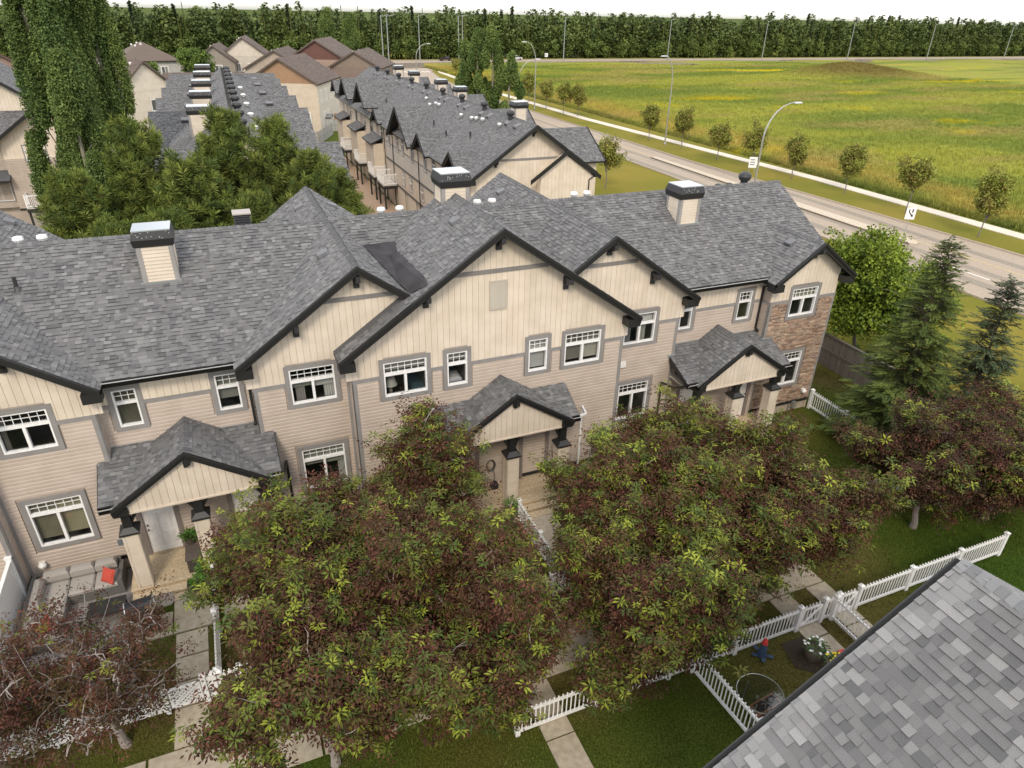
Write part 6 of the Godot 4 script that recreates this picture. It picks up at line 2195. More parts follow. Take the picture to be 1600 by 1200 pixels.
func left_neighbour() -> void:
	var t := thing("left_neighbour_row", "taupe townhouse at the left edge with a white balcony, half hidden by the giant poplars", "townhouse", Vector3(-15, -2.2, -72.0))
	in_world[t.get_instance_id()] = true
	var out := []
	var deck := MB.new()
	var caps := MB.new()
	wing(out, deck, caps, Vector3(-13.0, 8.55, -71.3), Vector3(0, 0, -1), 4.2, 0.72, 10, func(_p): return false)
	wing(out, deck, caps, Vector3(-17.5, 11.2, -74.5), Vector3(0, 0, -1), 4.6, 0.7, 9, func(_p): return false)
	wing(out, deck, caps, Vector3(-30, 9.6, -78.5), Vector3(1, 0, 0), 6.5, 0.55, 22, func(_p): return false)
	var roof := part("roof", deck, "shingle", t)
	lay(out, roof, 0)
	part("ridge_cap", caps, "shingle", roof, "stuff")
	rake(Face.new(Vector3(0, 0, -71.3), Vector3.RIGHT), -13.0, 8.55, 0.72, 4.2, 4.2, t, 0.3, 0.6)
	rake(Face.new(Vector3(0, 0, -74.5), Vector3.RIGHT), -17.5, 11.2, 0.7, 4.6, 4.6, t, 0.3, 0.5)
	var F := Face.new(Vector3(0, 0, -72), Vector3.RIGHT)
	gable_wall(F, -13.0, 8.4, 0.72, 3.7, 4.15, C.cream, t)
	gable_wall(Face.new(Vector3(0, 0, -75), Vector3.RIGHT), -17.5, 11.0, 0.7, 4.2, 4.15, C.cream, t)
	var b := MB.new()
	b.col = C.taupe
	b.box(Vector3(-29, -2.3, -84), Vector3(-9.4, 5.5, -73))
	part("wall", b, "vinyl", t)
	var holes := [[-15.2, 3.95, -13.6, 5.15], [-15.1, 0.45, -13.3, 2.05], [-19.0, 0.35, -17.0, 2.6]]
	backing(F, -16.7, 0.0, -9.5, 5.2, holes, C.taupe, t)
	var F3 := Face.new(Vector3(0, 0, -72.6), Vector3.RIGHT)
	backing(F3, -26, 0.0, -16.7, 5.2, [], C.taupe, t)
	laps(F, -16.7, 0.0, -9.5, 4.1, holes, C.taupe * 0.92, t)
	laps(F3, -26, 0.0, -16.7, 4.1, [], C.taupe * 0.92, t)
	window(F, -15.1, 3.95, -13.5, 5.2, t, {"cw": 0.1})
	window(F, -15.0, 0.3, -13.0, 2.2, t, {"cw": 0.12, "transom": 0.0})
	window(F3, -18.6, 0.6, -17.0, 2.4, t, {"cw": 0.1})
	window(F3, -18.9, 3.6, -17.4, 4.7, t, {"cw": 0.1})
	var sd := MB.new()
	slab(sd, [Vector3(-22, 2.55, -71.2), Vector3(-16.6, 2.55, -71.2), Vector3(-16.6, 3.2, -72.6), Vector3(-22, 3.2, -72.6)], 0.2)
	part("lean_to_roof", sd, "shingle", t)
	railing(F, -15.9, -12.4, 0.3, 1.4, t)
	var bk := MB.new()
	bk.col = C.black
	F.bx(bk, -16.7, -0.2, -9.5, 0.0, 0, 0.06)
	part("trim_board", bk, "black", t)
	for i in 2: plain_door(F, -16.0 + i * 3.2, -2.18, 2.7, 1.9, Color(0.4, 0.37, 0.33), t)

# house with a gable towards local +z; size w x d, eaves and ridge heights
func house(label: String, at: Vector3, turn: float, w: float, d: float, eave: float, pitch: float, wall: Color, gcol: Color, roofc: Color, wins: Array, hip := false) -> Node3D:
	var t := thing("house", label, "house", at, turn, "brown roofed houses in the distance")
	var b := MB.new()
	b.col = wall
	b.box(Vector3(-w * 0.5, -1, -d), Vector3(w * 0.5, eave, 0))
	part("wall", b, "vinyl", t)
	var ya := eave + pitch * (w * 0.5 + 0.4)
	var r := MB.new()
	var o := 0.4
	var hx := w * 0.5 + o
	if hip:
		var a := Vector3(0, ya, -hx)
		var e := Vector3(0, ya, -d + hx)
		slab(r, [Vector3(-hx, eave, o), Vector3(hx, eave, o), a], 0.18, roofc, roofc * 0.4)
		slab(r, [Vector3(hx, eave, -d - o), Vector3(-hx, eave, -d - o), e], 0.18, roofc, roofc * 0.4)
		slab(r, [Vector3(hx, eave, o), Vector3(hx, eave, -d - o), e, a], 0.18, roofc, roofc * 0.4)
		slab(r, [Vector3(-hx, eave, -d - o), Vector3(-hx, eave, o), a, e], 0.18, roofc, roofc * 0.4)
	else:
		slab(r, [Vector3(0, ya, o), Vector3(0, ya, -d - o), Vector3(-hx, eave, -d - o), Vector3(-hx, eave, o)], 0.18, roofc, roofc * 0.4)
		slab(r, [Vector3(0, ya, o), Vector3(hx, eave, o), Vector3(hx, eave, -d - o), Vector3(0, ya, -d - o)], 0.18, roofc, roofc * 0.4)
	var roof := part("roof", r, "shingle", t)
	if not hip:
		var out := []
		var L := sqrt(1 + pitch * pitch)
		var dd := d + 2 * o
		var keep := shades
		shades = [roofc, roofc * 1.1, roofc * 0.9, roofc * 1.25, roofc * 0.75, roofc * 1.05]
		tabs(out, [Vector2(0, 0), Vector2(dd, 0), Vector2(dd, hx * L), Vector2(0, hx * L)], Vector3(-hx, eave + 0.012, -d - o), Vector3(0, 0, 1), Vector3(1, pitch, 0) / L, func(_p): return false, 2.2)
		tabs(out, [Vector2(0, 0), Vector2(dd, 0), Vector2(dd, hx * L), Vector2(0, hx * L)], Vector3(hx, eave + 0.012, o), Vector3(0, 0, -1), Vector3(-1, pitch, 0) / L, func(_p): return false, 2.2)
		lay(out, roof, 0)
		shades = keep
		for z in [0.0, -d]:
			var g := MB.new()
			g.col = gcol
			g.prism([Vector3(-w * 0.5, eave, z - 0.1), Vector3(w * 0.5, eave, z - 0.1), Vector3(w * 0.5, eave + 0.05, z - 0.1), Vector3(0, ya - 0.2, z - 0.1), Vector3(-w * 0.5, eave + 0.05, z - 0.1)], Vector3(0, 0, 0.12))
			part("gable", g, "vinyl", t)
		var F := Face.new(Vector3(0, 0, o), Vector3.RIGHT)
		var f := MB.new()
		f.col = roofc * 0.8
		for sd in [-1.0, 1.0]:
			var dn := Vector3.DOWN * 0.3
			var a := Vector3(0, ya + 0.02, o)
			var e := Vector3(sd * hx, eave + 0.02, o)
			f.prism([a + dn, a, e, e + dn] if sd < 0 else [a + dn, e + dn, e, a], Vector3(0, 0, 0.08))
		part("fascia", f, "trim", t)
	var vp := MB.new()
	vp.col = Color(0.85, 0.83, 0.8)
	for i in 4:
		var z := -d * (0.15 + 0.2 * i)
		var x := -hx * 0.12 * (1 + i % 2)
		vp.box(Vector3(x - 0.14, ya - pitch * absf(x) - 0.1, z - 0.14), Vector3(x + 0.14, ya - pitch * absf(x) + 0.24, z + 0.14))
	part("vent_pipe", vp, "white", t)
	for q in wins:   # [side (0 front, 1 right), x, y, w, h]
		var F := Face.new(Vector3(0, 0, 0), Vector3.RIGHT) if q[0] == 0 else Face.new(Vector3(w * 0.5, 0, 0), Vector3(0, 0, -1))
		window(F, q[1] - q[3] * 0.5, q[2], q[1] + q[3] * 0.5, q[2] + q[4], t, {"cw": 0.14, "ccol": Color(0.75, 0.72, 0.68), "transom": 0.0, "room": false, "slider": true, "blind": [[0, 0.5, 1.0, Color(0.2, 0.2, 0.2), false], [0.5, 1, 1.0, Color(0.5, 0.5, 0.48), false]]})
	return t
func far_houses() -> void:
	var br := Color(0.135, 0.1, 0.085)
	house("cream house with a steep brown gable left of the chimney row", Vector3(-7.7, -2.0, -121.0), 0.62, 9.2, 12, 6.6, 0.82, Color(0.68, 0.6, 0.52), Color(0.68, 0.6, 0.52), br, [[0, 1.0, 3.9, 1.7, 1.5]])
	house("long low brown roof behind the cream house", Vector3(6.5, -1.0, -136.0), PI * 0.5, 8.5, 12, 4.6, 0.5, Color(0.6, 0.53, 0.46), Color(0.6, 0.53, 0.46), br, [])
	house("hip roofed brown house at the top left behind the cream house", Vector3(-9.0, 0, -165.0), 0.2, 11, 12, 5.9, 0.55, Color(0.45, 0.43, 0.42), Color(0.45, 0.43, 0.42), br * 1.1, [[0, -2, 3.4, 1.5, 1.5], [0, 2.5, 3.4, 1.2, 1.4]], true)
	house("brown house with a flat wide roof left of the hip roofed one", Vector3(-19.0, 0, -158.0), 0.25, 9, 14, 4.9, 0.5, Color(0.5, 0.42, 0.35), Color(0.5, 0.42, 0.35), br, [], true)
	house("taupe two-storey house with small front gable at the top, left of the red-brown one", Vector3(3.0, 0, -166.0), -0.15, 7.5, 12, 5.6, 0.75, Color(0.3, 0.26, 0.23), Color(0.3, 0.26, 0.23), br * 1.05, [[0, 0.6, 3.4, 1.3, 1.5]])
	house("cream gabled part of the taupe two-storey house at the top", Vector3(9.0, 0, -169.0), -0.15, 9.5, 10, 6.4, 0.72, Color(0.55, 0.5, 0.44), Color(0.6, 0.54, 0.47), br * 1.05, [[0, -1.5, 3.6, 1.1, 1.4], [0, 1.2, 3.6, 1.1, 1.4]])
	house("brown roofed far house with a red-brown gable top", Vector3(21.5, 0, -152.0), -0.35, 11, 16, 6.8, 0.6, Color(0.35, 0.25, 0.2), Color(0.13, 0.058, 0.044), br * 1.05, [])
	house("brown roof sloping behind the tan-gabled house's left side", Vector3(13.0, 0, -146.0), -0.3, 11, 14, 5.6, 0.55, Color(0.45, 0.38, 0.32), Color(0.4, 0.33, 0.27), br, [])
	var h := house("wide cream house with a tan upper gable and white windows", Vector3(11.4, -2.0, -122.0), -0.42, 11.2, 13.5, 7.3, 0.6, Color(0.58, 0.49, 0.39), Color(0.33, 0.2, 0.125), br, [[0, -1.0, 4.4, 1.7, 1.7], [0, 0.2, 1.4, 1.5, 1.6], [0, 3.2, 1.3, 1.7, 1.7], [1, 1.8, 4.6, 1.1, 1.6], [1, 4.6, 4.6, 1.1, 1.6], [1, 7.6, 4.6, 1.1, 1.6], [1, 10.4, 4.6, 1.1, 1.6], [1, 2.6, 1.2, 1.2, 1.7], [1, 5.0, 1.2, 1.2, 1.7]])
	var sg := MB.new()
	sg.col = Color(0.62, 0.57, 0.52)
	sg.box(Vector3(5.6, -1, -13.4), Vector3(5.66, 7.2, -0.1))
	part("side_wall", sg, "vinyl", h)
	house("dark brown house behind the tan-gabled one", Vector3(27.0, -1.0, -142.0), -0.42, 9.5, 13, 7.0, 0.55, Color(0.2, 0.15, 0.13), Color(0.22, 0.17, 0.14), br, [])
	house("red-brown roofed house peeping out left of the giant poplars", Vector3(-26.5, 0, -128.0), 0.3, 10, 12, 6.2, 0.6, Color(0.3, 0.2, 0.17), Color(0.3, 0.2, 0.17), Color(0.14, 0.08, 0.07), [])
	# yard of the tan-gabled house
	var t := thing("yard_screen", "orange wooden privacy screen beside the tan-gabled house's white wall", "screen", Vector3(19.4, -2.2, -124.0), -0.3)
	for i in 9:
		var b := MB.new()
		b.col = Color(0.42, 0.19, 0.05) * rng.randf_range(0.85, 1.15)
		b.box(Vector3(0, 0.25 + i * 0.26, 0), Vector3(3.4, 0.49 + i * 0.26, 0.05))
		part("plank", b, "wood", t)
	t = thing("garden_shed", "small pale shed between the tan-gabled house and the orange screen", "shed", Vector3(18.0, -2.2, -123.0), -0.3)
	var b2 := MB.new()
	b2.col = Color(0.5, 0.5, 0.5)
	b2.box(Vector3(-0.8, 0, -0.8), Vector3(0.8, 2.2, 0.8))
	part("wall", b2, "vinyl", t)
	b2 = MB.new()
	slab(b2, [Vector3(-1, 2.2, 1), Vector3(1, 2.2, 1), Vector3(1, 2.7, 0), Vector3(-1, 2.7, 0)], 0.08, Color(0.2, 0.2, 0.2))
	slab(b2, [Vector3(-1, 2.7, 0), Vector3(1, 2.7, 0), Vector3(1, 2.2, -1), Vector3(-1, 2.2, -1)], 0.08, Color(0.2, 0.2, 0.2))
	part("roof", b2, "shingle", t)

func near_roof_house() -> void:
	var t := thing("opposite_townhouse", "townhouse opposite, of which only a light grey shingled gable roof shows at the lower right", "townhouse", Vector3(8.89, 0, -3.7))
	in_world[t.get_instance_id()] = true
	var P := Vector3(8.89, 9.43, -4.27)
	var s := 0.683
	var out := []
	var deck := MB.new()
	var caps := MB.new()
	var keep := shades
	shades = [Color(0.225, 0.222, 0.225), Color(0.243, 0.24, 0.241), Color(0.207, 0.205, 0.209), Color(0.285, 0.281, 0.281), Color(0.172, 0.171, 0.177), Color(0.262, 0.258, 0.258)]
	var L := sqrt(1 + s * s)
	var dn := Vector3.DOWN * 0.012
	for sd in [-1.0, 1.0]:
		var e := Vector3(sd * 3.95, -s * 3.95, 0)
		var b := P + Vector3(0, 0, 10.5)
		if sd > 0: slab(deck, [P + dn, b + dn, b + e + dn, P + e + dn], 0.14)
		else: slab(deck, [P + dn, P + e + dn, b + e + dn, b + dn], 0.14)
	var roof := part("roof", deck, "shingle", t)
	tabs(out, [Vector2(0, 0), Vector2(10.5, 0), Vector2(10.5, 3.95 * L), Vector2(0, 3.95 * L)], P + Vector3(-3.95, -s * 3.95, 0), Vector3(0, 0, 1), Vector3(1, s, 0) / L, func(_p): return false)
	out = out.filter(func(q): return (q.o + q.u * q.q[0].x).z < 1.5)
	var o2 := []
	tabs(o2, [Vector2(0, 0), Vector2(10.5, 0), Vector2(10.5, 3.95 * L), Vector2(0, 3.95 * L)], P + Vector3(3.95, -s * 3.95, 10.5), Vector3(0, 0, -1), Vector3(-1, s, 0) / L, func(_p): return false)
	# the whole tabs inside the picture first
	for q in out:
		var wp: Vector3 = q.o + q.u * q.q[0].x + q.s * q.q[0].y
		q.d = absf(wp.z + 3.2) * 2.0 + absf(wp.y - 8.1)
		if wp.y > 9.35: q.d += 50.0
	lay(out, roof, 300)
	var r2 := MB.new()
	for q in o2:
		tab_into(r2, q.o, q.u, q.s, q.n, q.q, 0.016, shades[q.t])
	part("shingles", r2, "shingle", roof, "stuff")
	shades = keep
	ridge_caps(caps, P, P + Vector3(0, 0, 10.5), Vector3(-1, -s, 0) / L, Vector3(1, -s, 0) / L, Color(0.2, 0.205, 0.215))
	part("ridge_cap", caps, "shingle", roof, "stuff")
	rake(Face.new(P * Vector3(0, 0, 1) , Vector3.LEFT), -P.x, P.y, s, 3.95, 3.95, t, 0.24, 0.4, true, -0.05)
	var b := MB.new()
	b.col = C.taupe
	b.box(Vector3(5.5, -0.2, -3.8), Vector3(18.5, 6.6, 5.5))
	part("wall", b, "vinyl", t)
	gable_wall(Face.new(Vector3(0, 0, -3.8), Vector3.LEFT), -P.x, P.y - 0.15, s, 3.4, 5.75, C.cream, t)

# ---------------------------------------------------------------- ground, roads, street furniture
func sm(a: float, b: float, x: float) -> float:
	var t := clampf((x - a) / (b - a), 0, 1)
	return t * t * (3 - 2 * t)
var hill := FastNoiseLite.new()
func ground_h(x: float, z: float) -> float:
	var low := (1.0 - sm(17.5, 25.0, x)) if z < -45 and z > -102 else (1.0 - sm(25.0, 36.0, x))
	low *= sm(-22.0, -29.0, z) * (1.0 - sm(-118.0, -150.0, z) * 0.7)
	var h := -2.2 * low
	if x > 63.5 and z > -246:
		var k := sm(63.5, 75.0, x) * (1.0 - sm(-225.0, -245.0, z))
		h += k * (hill.get_noise_2d(x, z) * 0.9 + 0.15)
		var q := Vector2((x - 183.0) / 27.0, (z + 172.0) / 13.0)
		h += 3.6 * exp(-q.length_squared() * 1.7) * k
	return h
func grid(b: MB, x0: float, x1: float, z0: float, z1: float, step: float, colf: Callable, dy := 0.0) -> void:
	var nx := int(ceil((x1 - x0) / step))
	var nz := int(ceil((z1 - z0) / step))
	var P := []
	var K := []
	for i in nx + 1:
		var x := minf(x0 + i * step, x1)
		for j in nz + 1:
			var z := minf(z0 + j * step, z1)
			P.append(Vector3(x, ground_h(x, z) + dy, z))
			K.append(colf.call(x, z))
	for i in nx:
		for j in nz:
			var a := i * (nz + 1) + j
			var q := [a, a + 1, a + nz + 2, a + nz + 1]
			var nn: Vector3 = (P[q[1]] - P[q[0]]).cross(P[q[2]] - P[q[0]]).normalized()
			for k in [0, 2, 1, 0, 3, 2]:
				b.v.append(P[q[k]]); b.n.append(nn); b.c.append(K[q[k]])
func sheet(b: MB, pts: Array, y: float) -> void:   # pts Vector2(x, z), counter-clockwise seen from above
	for i in range(1, pts.size() - 1):
		b.tri(Vector3(pts[0].x, y, pts[0].y), Vector3(pts[i].x, y, pts[i].y), Vector3(pts[i + 1].x, y, pts[i + 1].y))
func strip(b: MB, L: Array, R: Array, y: float) -> void:   # between two lines of Vector2(x, z)
	for i in L.size() - 1:
		b.quad(Vector3(L[i].x, y, L[i].y), Vector3(R[i].x, y, R[i].y), Vector3(R[i + 1].x, y, R[i + 1].y), Vector3(L[i + 1].x, y, L[i + 1].y))
var meadow := FastNoiseLite.new()
func field_col(x: float, z: float) -> Color:
	var g1 := meadow.get_noise_2d(x * 0.5, z * 2.2)
	var g2 := meadow.get_noise_2d(x * 1.1 + 300, z * 3.5 + 70)
	var c := Color(0.32, 0.33, 0.065).lerp(Color(0.185, 0.235, 0.05), clampf(0.5 + g1 * 2.4, 0, 1))
	c = c.lerp(Color(0.34, 0.29, 0.1), clampf(g2 * 2.2 - 0.1, 0, 0.75))
	var edge := clampf(1.0 - absf(x - (69.0 + meadow.get_noise_2d(0, z * 4.0) * 4.0)) / 6.0, 0, 1)
	c = c.lerp(Color(0.46, 0.32, 0.09), edge * 0.6)
	c = c.lerp(Color(0.09, 0.105, 0.025), clampf(1.0 - absf(x - 64.4) / 1.3, 0, 1) * 0.8)
	var y := meadow.get_noise_2d(x * 1.3 - 500, z * 3.0)
	c = c.lerp(Color(0.62, 0.5, 0.015), clampf((y - 0.38) * 2.2, 0, 0.4))
	# yellow bank left of the mound and a long streak in front of it
	var a := Vector2((x - 172.0) / 30.0, (z + 196.0) / 8.0).length()
	c = c.lerp(Color(0.66, 0.54, 0.015), clampf(1.5 - a * 1.5, 0, 0.85))
	a = Vector2((x - 212.0) / 42.0, (z + 150.0 - (x - 212.0) * 0.06) / 2.6).length()
	c = c.lerp(Color(0.52, 0.42, 0.02), clampf(1.4 - a * 1.5, 0, 0.75))
	a = Vector2((x - 101.0) / 15.0, (z + 128.0) / 3.4).length()
	c = c.lerp(Color(0.5, 0.4, 0.02), clampf(1.4 - a * 1.5, 0, 0.75))
	# dry mound
	a = Vector2((x - 184.0) / 25.0, (z + 169.0) / 11.0).length()
	c = c.lerp(Color(0.17, 0.13, 0.045), clampf(1.6 - a * 1.4, 0, 0.92))
	return c
func ground() -> void:
	hill.seed = 5
	hill.frequency = 0.02
	meadow.seed = 9
	meadow.frequency = 0.018
	meadow.fractal_octaves = 4
	var lawn := FastNoiseLite.new()
	lawn.seed = 3
	lawn.frequency = 0.11
	lawn.fractal_octaves = 4
	var lc := func(x, z):
		var k := clampf(0.5 + lawn.get_noise_2d(x, z) * 1.3, 0, 1)
		if x > 27.8: return Color(0.185, 0.19, 0.034).lerp(Color(0.3, 0.245, 0.056), k)
		var worn := clampf(lawn.get_noise_2d(x * 0.6 + 90.0, z * 0.6) * 2.2 - 0.2, 0, 0.8)
		return Color(0.055, 0.1, 0.016).lerp(Color(0.1, 0.105, 0.024), k).lerp(Color(0.15, 0.115, 0.045), worn)
	var b := MB.new()
	b.col = Color(0.1, 0.13, 0.035)
	var far := 2500.0
	for q in [[-far, -far, far, -300], [-far, -300, -120, 60], [600, -300, far, 60], [-far, 60, far, far]]:
		sheet(b, [Vector2(q[0], q[3]), Vector2(q[2], q[3]), Vector2(q[2], q[1]), Vector2(q[0], q[1])], -0.05)
	grid(b, -120, 63.5, -300, -30, 3.0, func(x, z): return (Color(0.19, 0.195, 0.036).lerp(Color(0.3, 0.245, 0.056), clampf(0.5 + lawn.get_noise_2d(x, z), 0, 1)) if x > 24 else Color(0.1, 0.13, 0.03)))
	grid(b, -120, -16, -30, 60, 6.0, func(_x, _z): return Color(0.07, 0.1, 0.02))
	grid(b, 63.5, 600, -20, 60, 20.0, func(_x, _z): return Color(0.2, 0.2, 0.06))
	struct("ground", b, "lawn")
	b = MB.new()
	grid(b, -16, 63.5, -30, 60, 0.8, lc)
	struct("lawn", b, "lawn")
	b = MB.new()
	grid(b, 63.5, 140, -160, -20, 1.0, field_col)
	grid(b, 140, 330, -300, -20, 2.0, field_col)
	grid(b, 63.5, 140, -300, -160, 1.6, field_col)
	grid(b, 330, 600, -300, -20, 6.0, field_col)
	struct("meadow", b, "lawn")
	# meadow grass and flowers
	var r := RandomNumberGenerator.new()
	r.seed = 77
	var s := Scatter.new()
	for i in 150000:
		var k := r.randf()
		var x := 63.8 + 150.0 * k * sqrt(k)
		var z := -24.0 - r.randf() * 200.0
		if x > (-z) * 1.9 + 30: continue
		var c := field_col(x, z) * r.randf_range(0.8, 1.3)
		s.put(Vector3(x, ground_h(x, z) - 0.03, z), rbasis(r, 0.1, r.randf_range(0.55, 1.2)), c)
	var mg := scatter_node("meadow_grass", s, whorl("tuft", 1), self)
	tag(mg, "tall meadow grass with yellow flowers beyond the boulevard", "grass", "", "stuff")
	s = Scatter.new()
	for i in 30000:
		var x := r.randf_range(-9.0, 24.5)
		var z := r.randf_range(-19.0, -6.0)
		if r.randf() < 0.25:
			x = r.randf_range(24.0, 34.0); z = r.randf_range(-28.0, -8.0)
		if is_paved(x, z): continue
		s.put(Vector3(x, 0.0, z), rbasis(r, 0.2, r.randf_range(0.6, 1.2)), lc.call(x, z) * r.randf_range(0.8, 1.5))
	var lg := scatter_node("lawn_grass", s, whorl("blade", 1), self)
	tag(lg, "short mown grass in the front yards under the cherry trees", "grass", "", "stuff")
var paved := []
func is_paved(x: float, z: float) -> bool:
	for q in paved:
		if x > q[0] - 0.03 and x < q[2] + 0.03 and z > q[1] - 0.03 and z < q[3] + 0.03: return true
	return false
func paths() -> void:
	# concrete flags in the yards: each slab its own joint
	var flags := [[-3.5, -17.9, -2.34, -16.55], [-4.6, -17.5, -3.52, -16.55], [-3.43, -16.5, -2.56, -15.6], [-3.43, -15.57, -2.56, -14.75], [-3.43, -14.72, -2.56, -13.9], [-3.43, -13.87, -2.56, -12.7],
		[-2.1, -17.9, 0.0, -16.55], [-1.7, -16.5, -0.8, -13.9], [-1.7, -13.87, -0.8, -12.7]]
	for x0 in [6.5, 8.3, 16.75, 18.5]: flags.append_array([[x0, -17.6, x0 + 0.9, -13.9], [x0, -13.87, x0 + 0.9, -12.7]])
	for x in range(-14, 16, 2): flags.append([float(x), -12.66, x + 1.96, -11.2])
	for x0 in [13.72, 15.2, 5.2]: flags.append_array([[x0, -11.17, x0 + 0.8, -9.5], [x0, -9.47, x0 + 0.8, -7.9], [x0, -7.87, x0 + 0.8, -5.6]])
	flags.append([-7.45, -19.95, -4.66, -16.6])
	var b := MB.new()
	for q in flags:
		paved.append(q)
		b.col = Color(0.44, 0.385, 0.3) * rng.randf_range(0.93, 1.05)
		if q[0] == -7.45: b.col = Color(0.24, 0.22, 0.21)
		b.hexa([Vector3(q[0], -0.1, q[3]), Vector3(q[2], -0.1, q[3]), Vector3(q[2], -0.1, q[1]), Vector3(q[0], -0.1, q[1]), Vector3(q[0] + 0.012, 0.04, q[3] - 0.012), Vector3(q[2] - 0.012, 0.04, q[3] - 0.012), Vector3(q[2] - 0.012, 0.04, q[1] + 0.012), Vector3(q[0] + 0.012, 0.04, q[1] + 0.012)])
	struct("path", b, "concrete")
	b = MB.new()
	b.col = Color(0.055, 0.04, 0.03)
	var pts := []
	for i in 18: pts.append(Vector2(29.9 + cos(TAU * i / 18) * 1.15, -23.0 - sin(TAU * i / 18) * 1.0))
	sheet(b, pts, 0.02)
	sheet(b, [Vector2(12.7, -8.9), Vector2(13.7, -8.0), Vector2(13.7, -9.7), Vector2(12.9, -9.7)], 0.02)
	struct("mulch_bed", b, "soil")
	# driveway between the rows
	b = MB.new()
	b.col = Color(0.4, 0.29, 0.21)
	sheet(b, [Vector2(8.4, -31), Vector2(16.5, -31), Vector2(16.5, -104), Vector2(11.4, -104)], -2.17)
	sheet(b, [Vector2(11.4, -104), Vector2(16.5, -104), Vector2(20.5, -108), Vector2(20.5, -113), Vector2(9.5, -106)], -2.168)
	sheet(b, [Vector2(-40, -31), Vector2(8.4, -31), Vector2(8.4, -33.5), Vector2(-40, -33.5)], -2.172)
	sheet(b, [Vector2(-20, -60), Vector2(-5.8, -60), Vector2(-5.8, -70), Vector2(-20, -70)], -2.17)
	struct("driveway", b, "concrete")
	b = MB.new()
	b.col = Color(0.36, 0.3, 0.22)
	for q in [[13.3, -97.5], [14.3, -94.0]]: pass
	b.hexa([Vector3(13.4, -2.2, -88.5), Vector3(15.0, -2.2, -86.5), Vector3(15.0, -2.2, -99.0), Vector3(13.4, -2.2, -97.0), Vector3(13.45, -2.02, -88.6), Vector3(14.95, -2.02, -86.7), Vector3(14.95, -2.02, -98.8), Vector3(13.45, -2.02, -96.9)])
	b.col = Color(0.09, 0.12, 0.03)
	sheet(b, [Vector2(13.65, -88.9), Vector2(14.8, -87.3), Vector2(14.8, -98.3), Vector2(13.65, -96.6)], -2.01)
	struct("driveway_island", b, "concrete")
	for q in [[14.7, -86.2], [13.8, -76.4]]:
		var m := MB.new()
		m.col = Color(0.1, 0.07, 0.05)
		m.lathe(Vector3(q[0], -2.168, q[1]), [Vector2(0.5, 0), Vector2(0.46, 0.012), Vector2(0, 0.014)], 16)
		var o := part("storm_drain", m, "metal", self)
		tag(o, "dark round storm drain in the driveway " + ("near the balconies" if q[1] > -80 else "by the grass island"), "drain", "storm drains in the driveway")
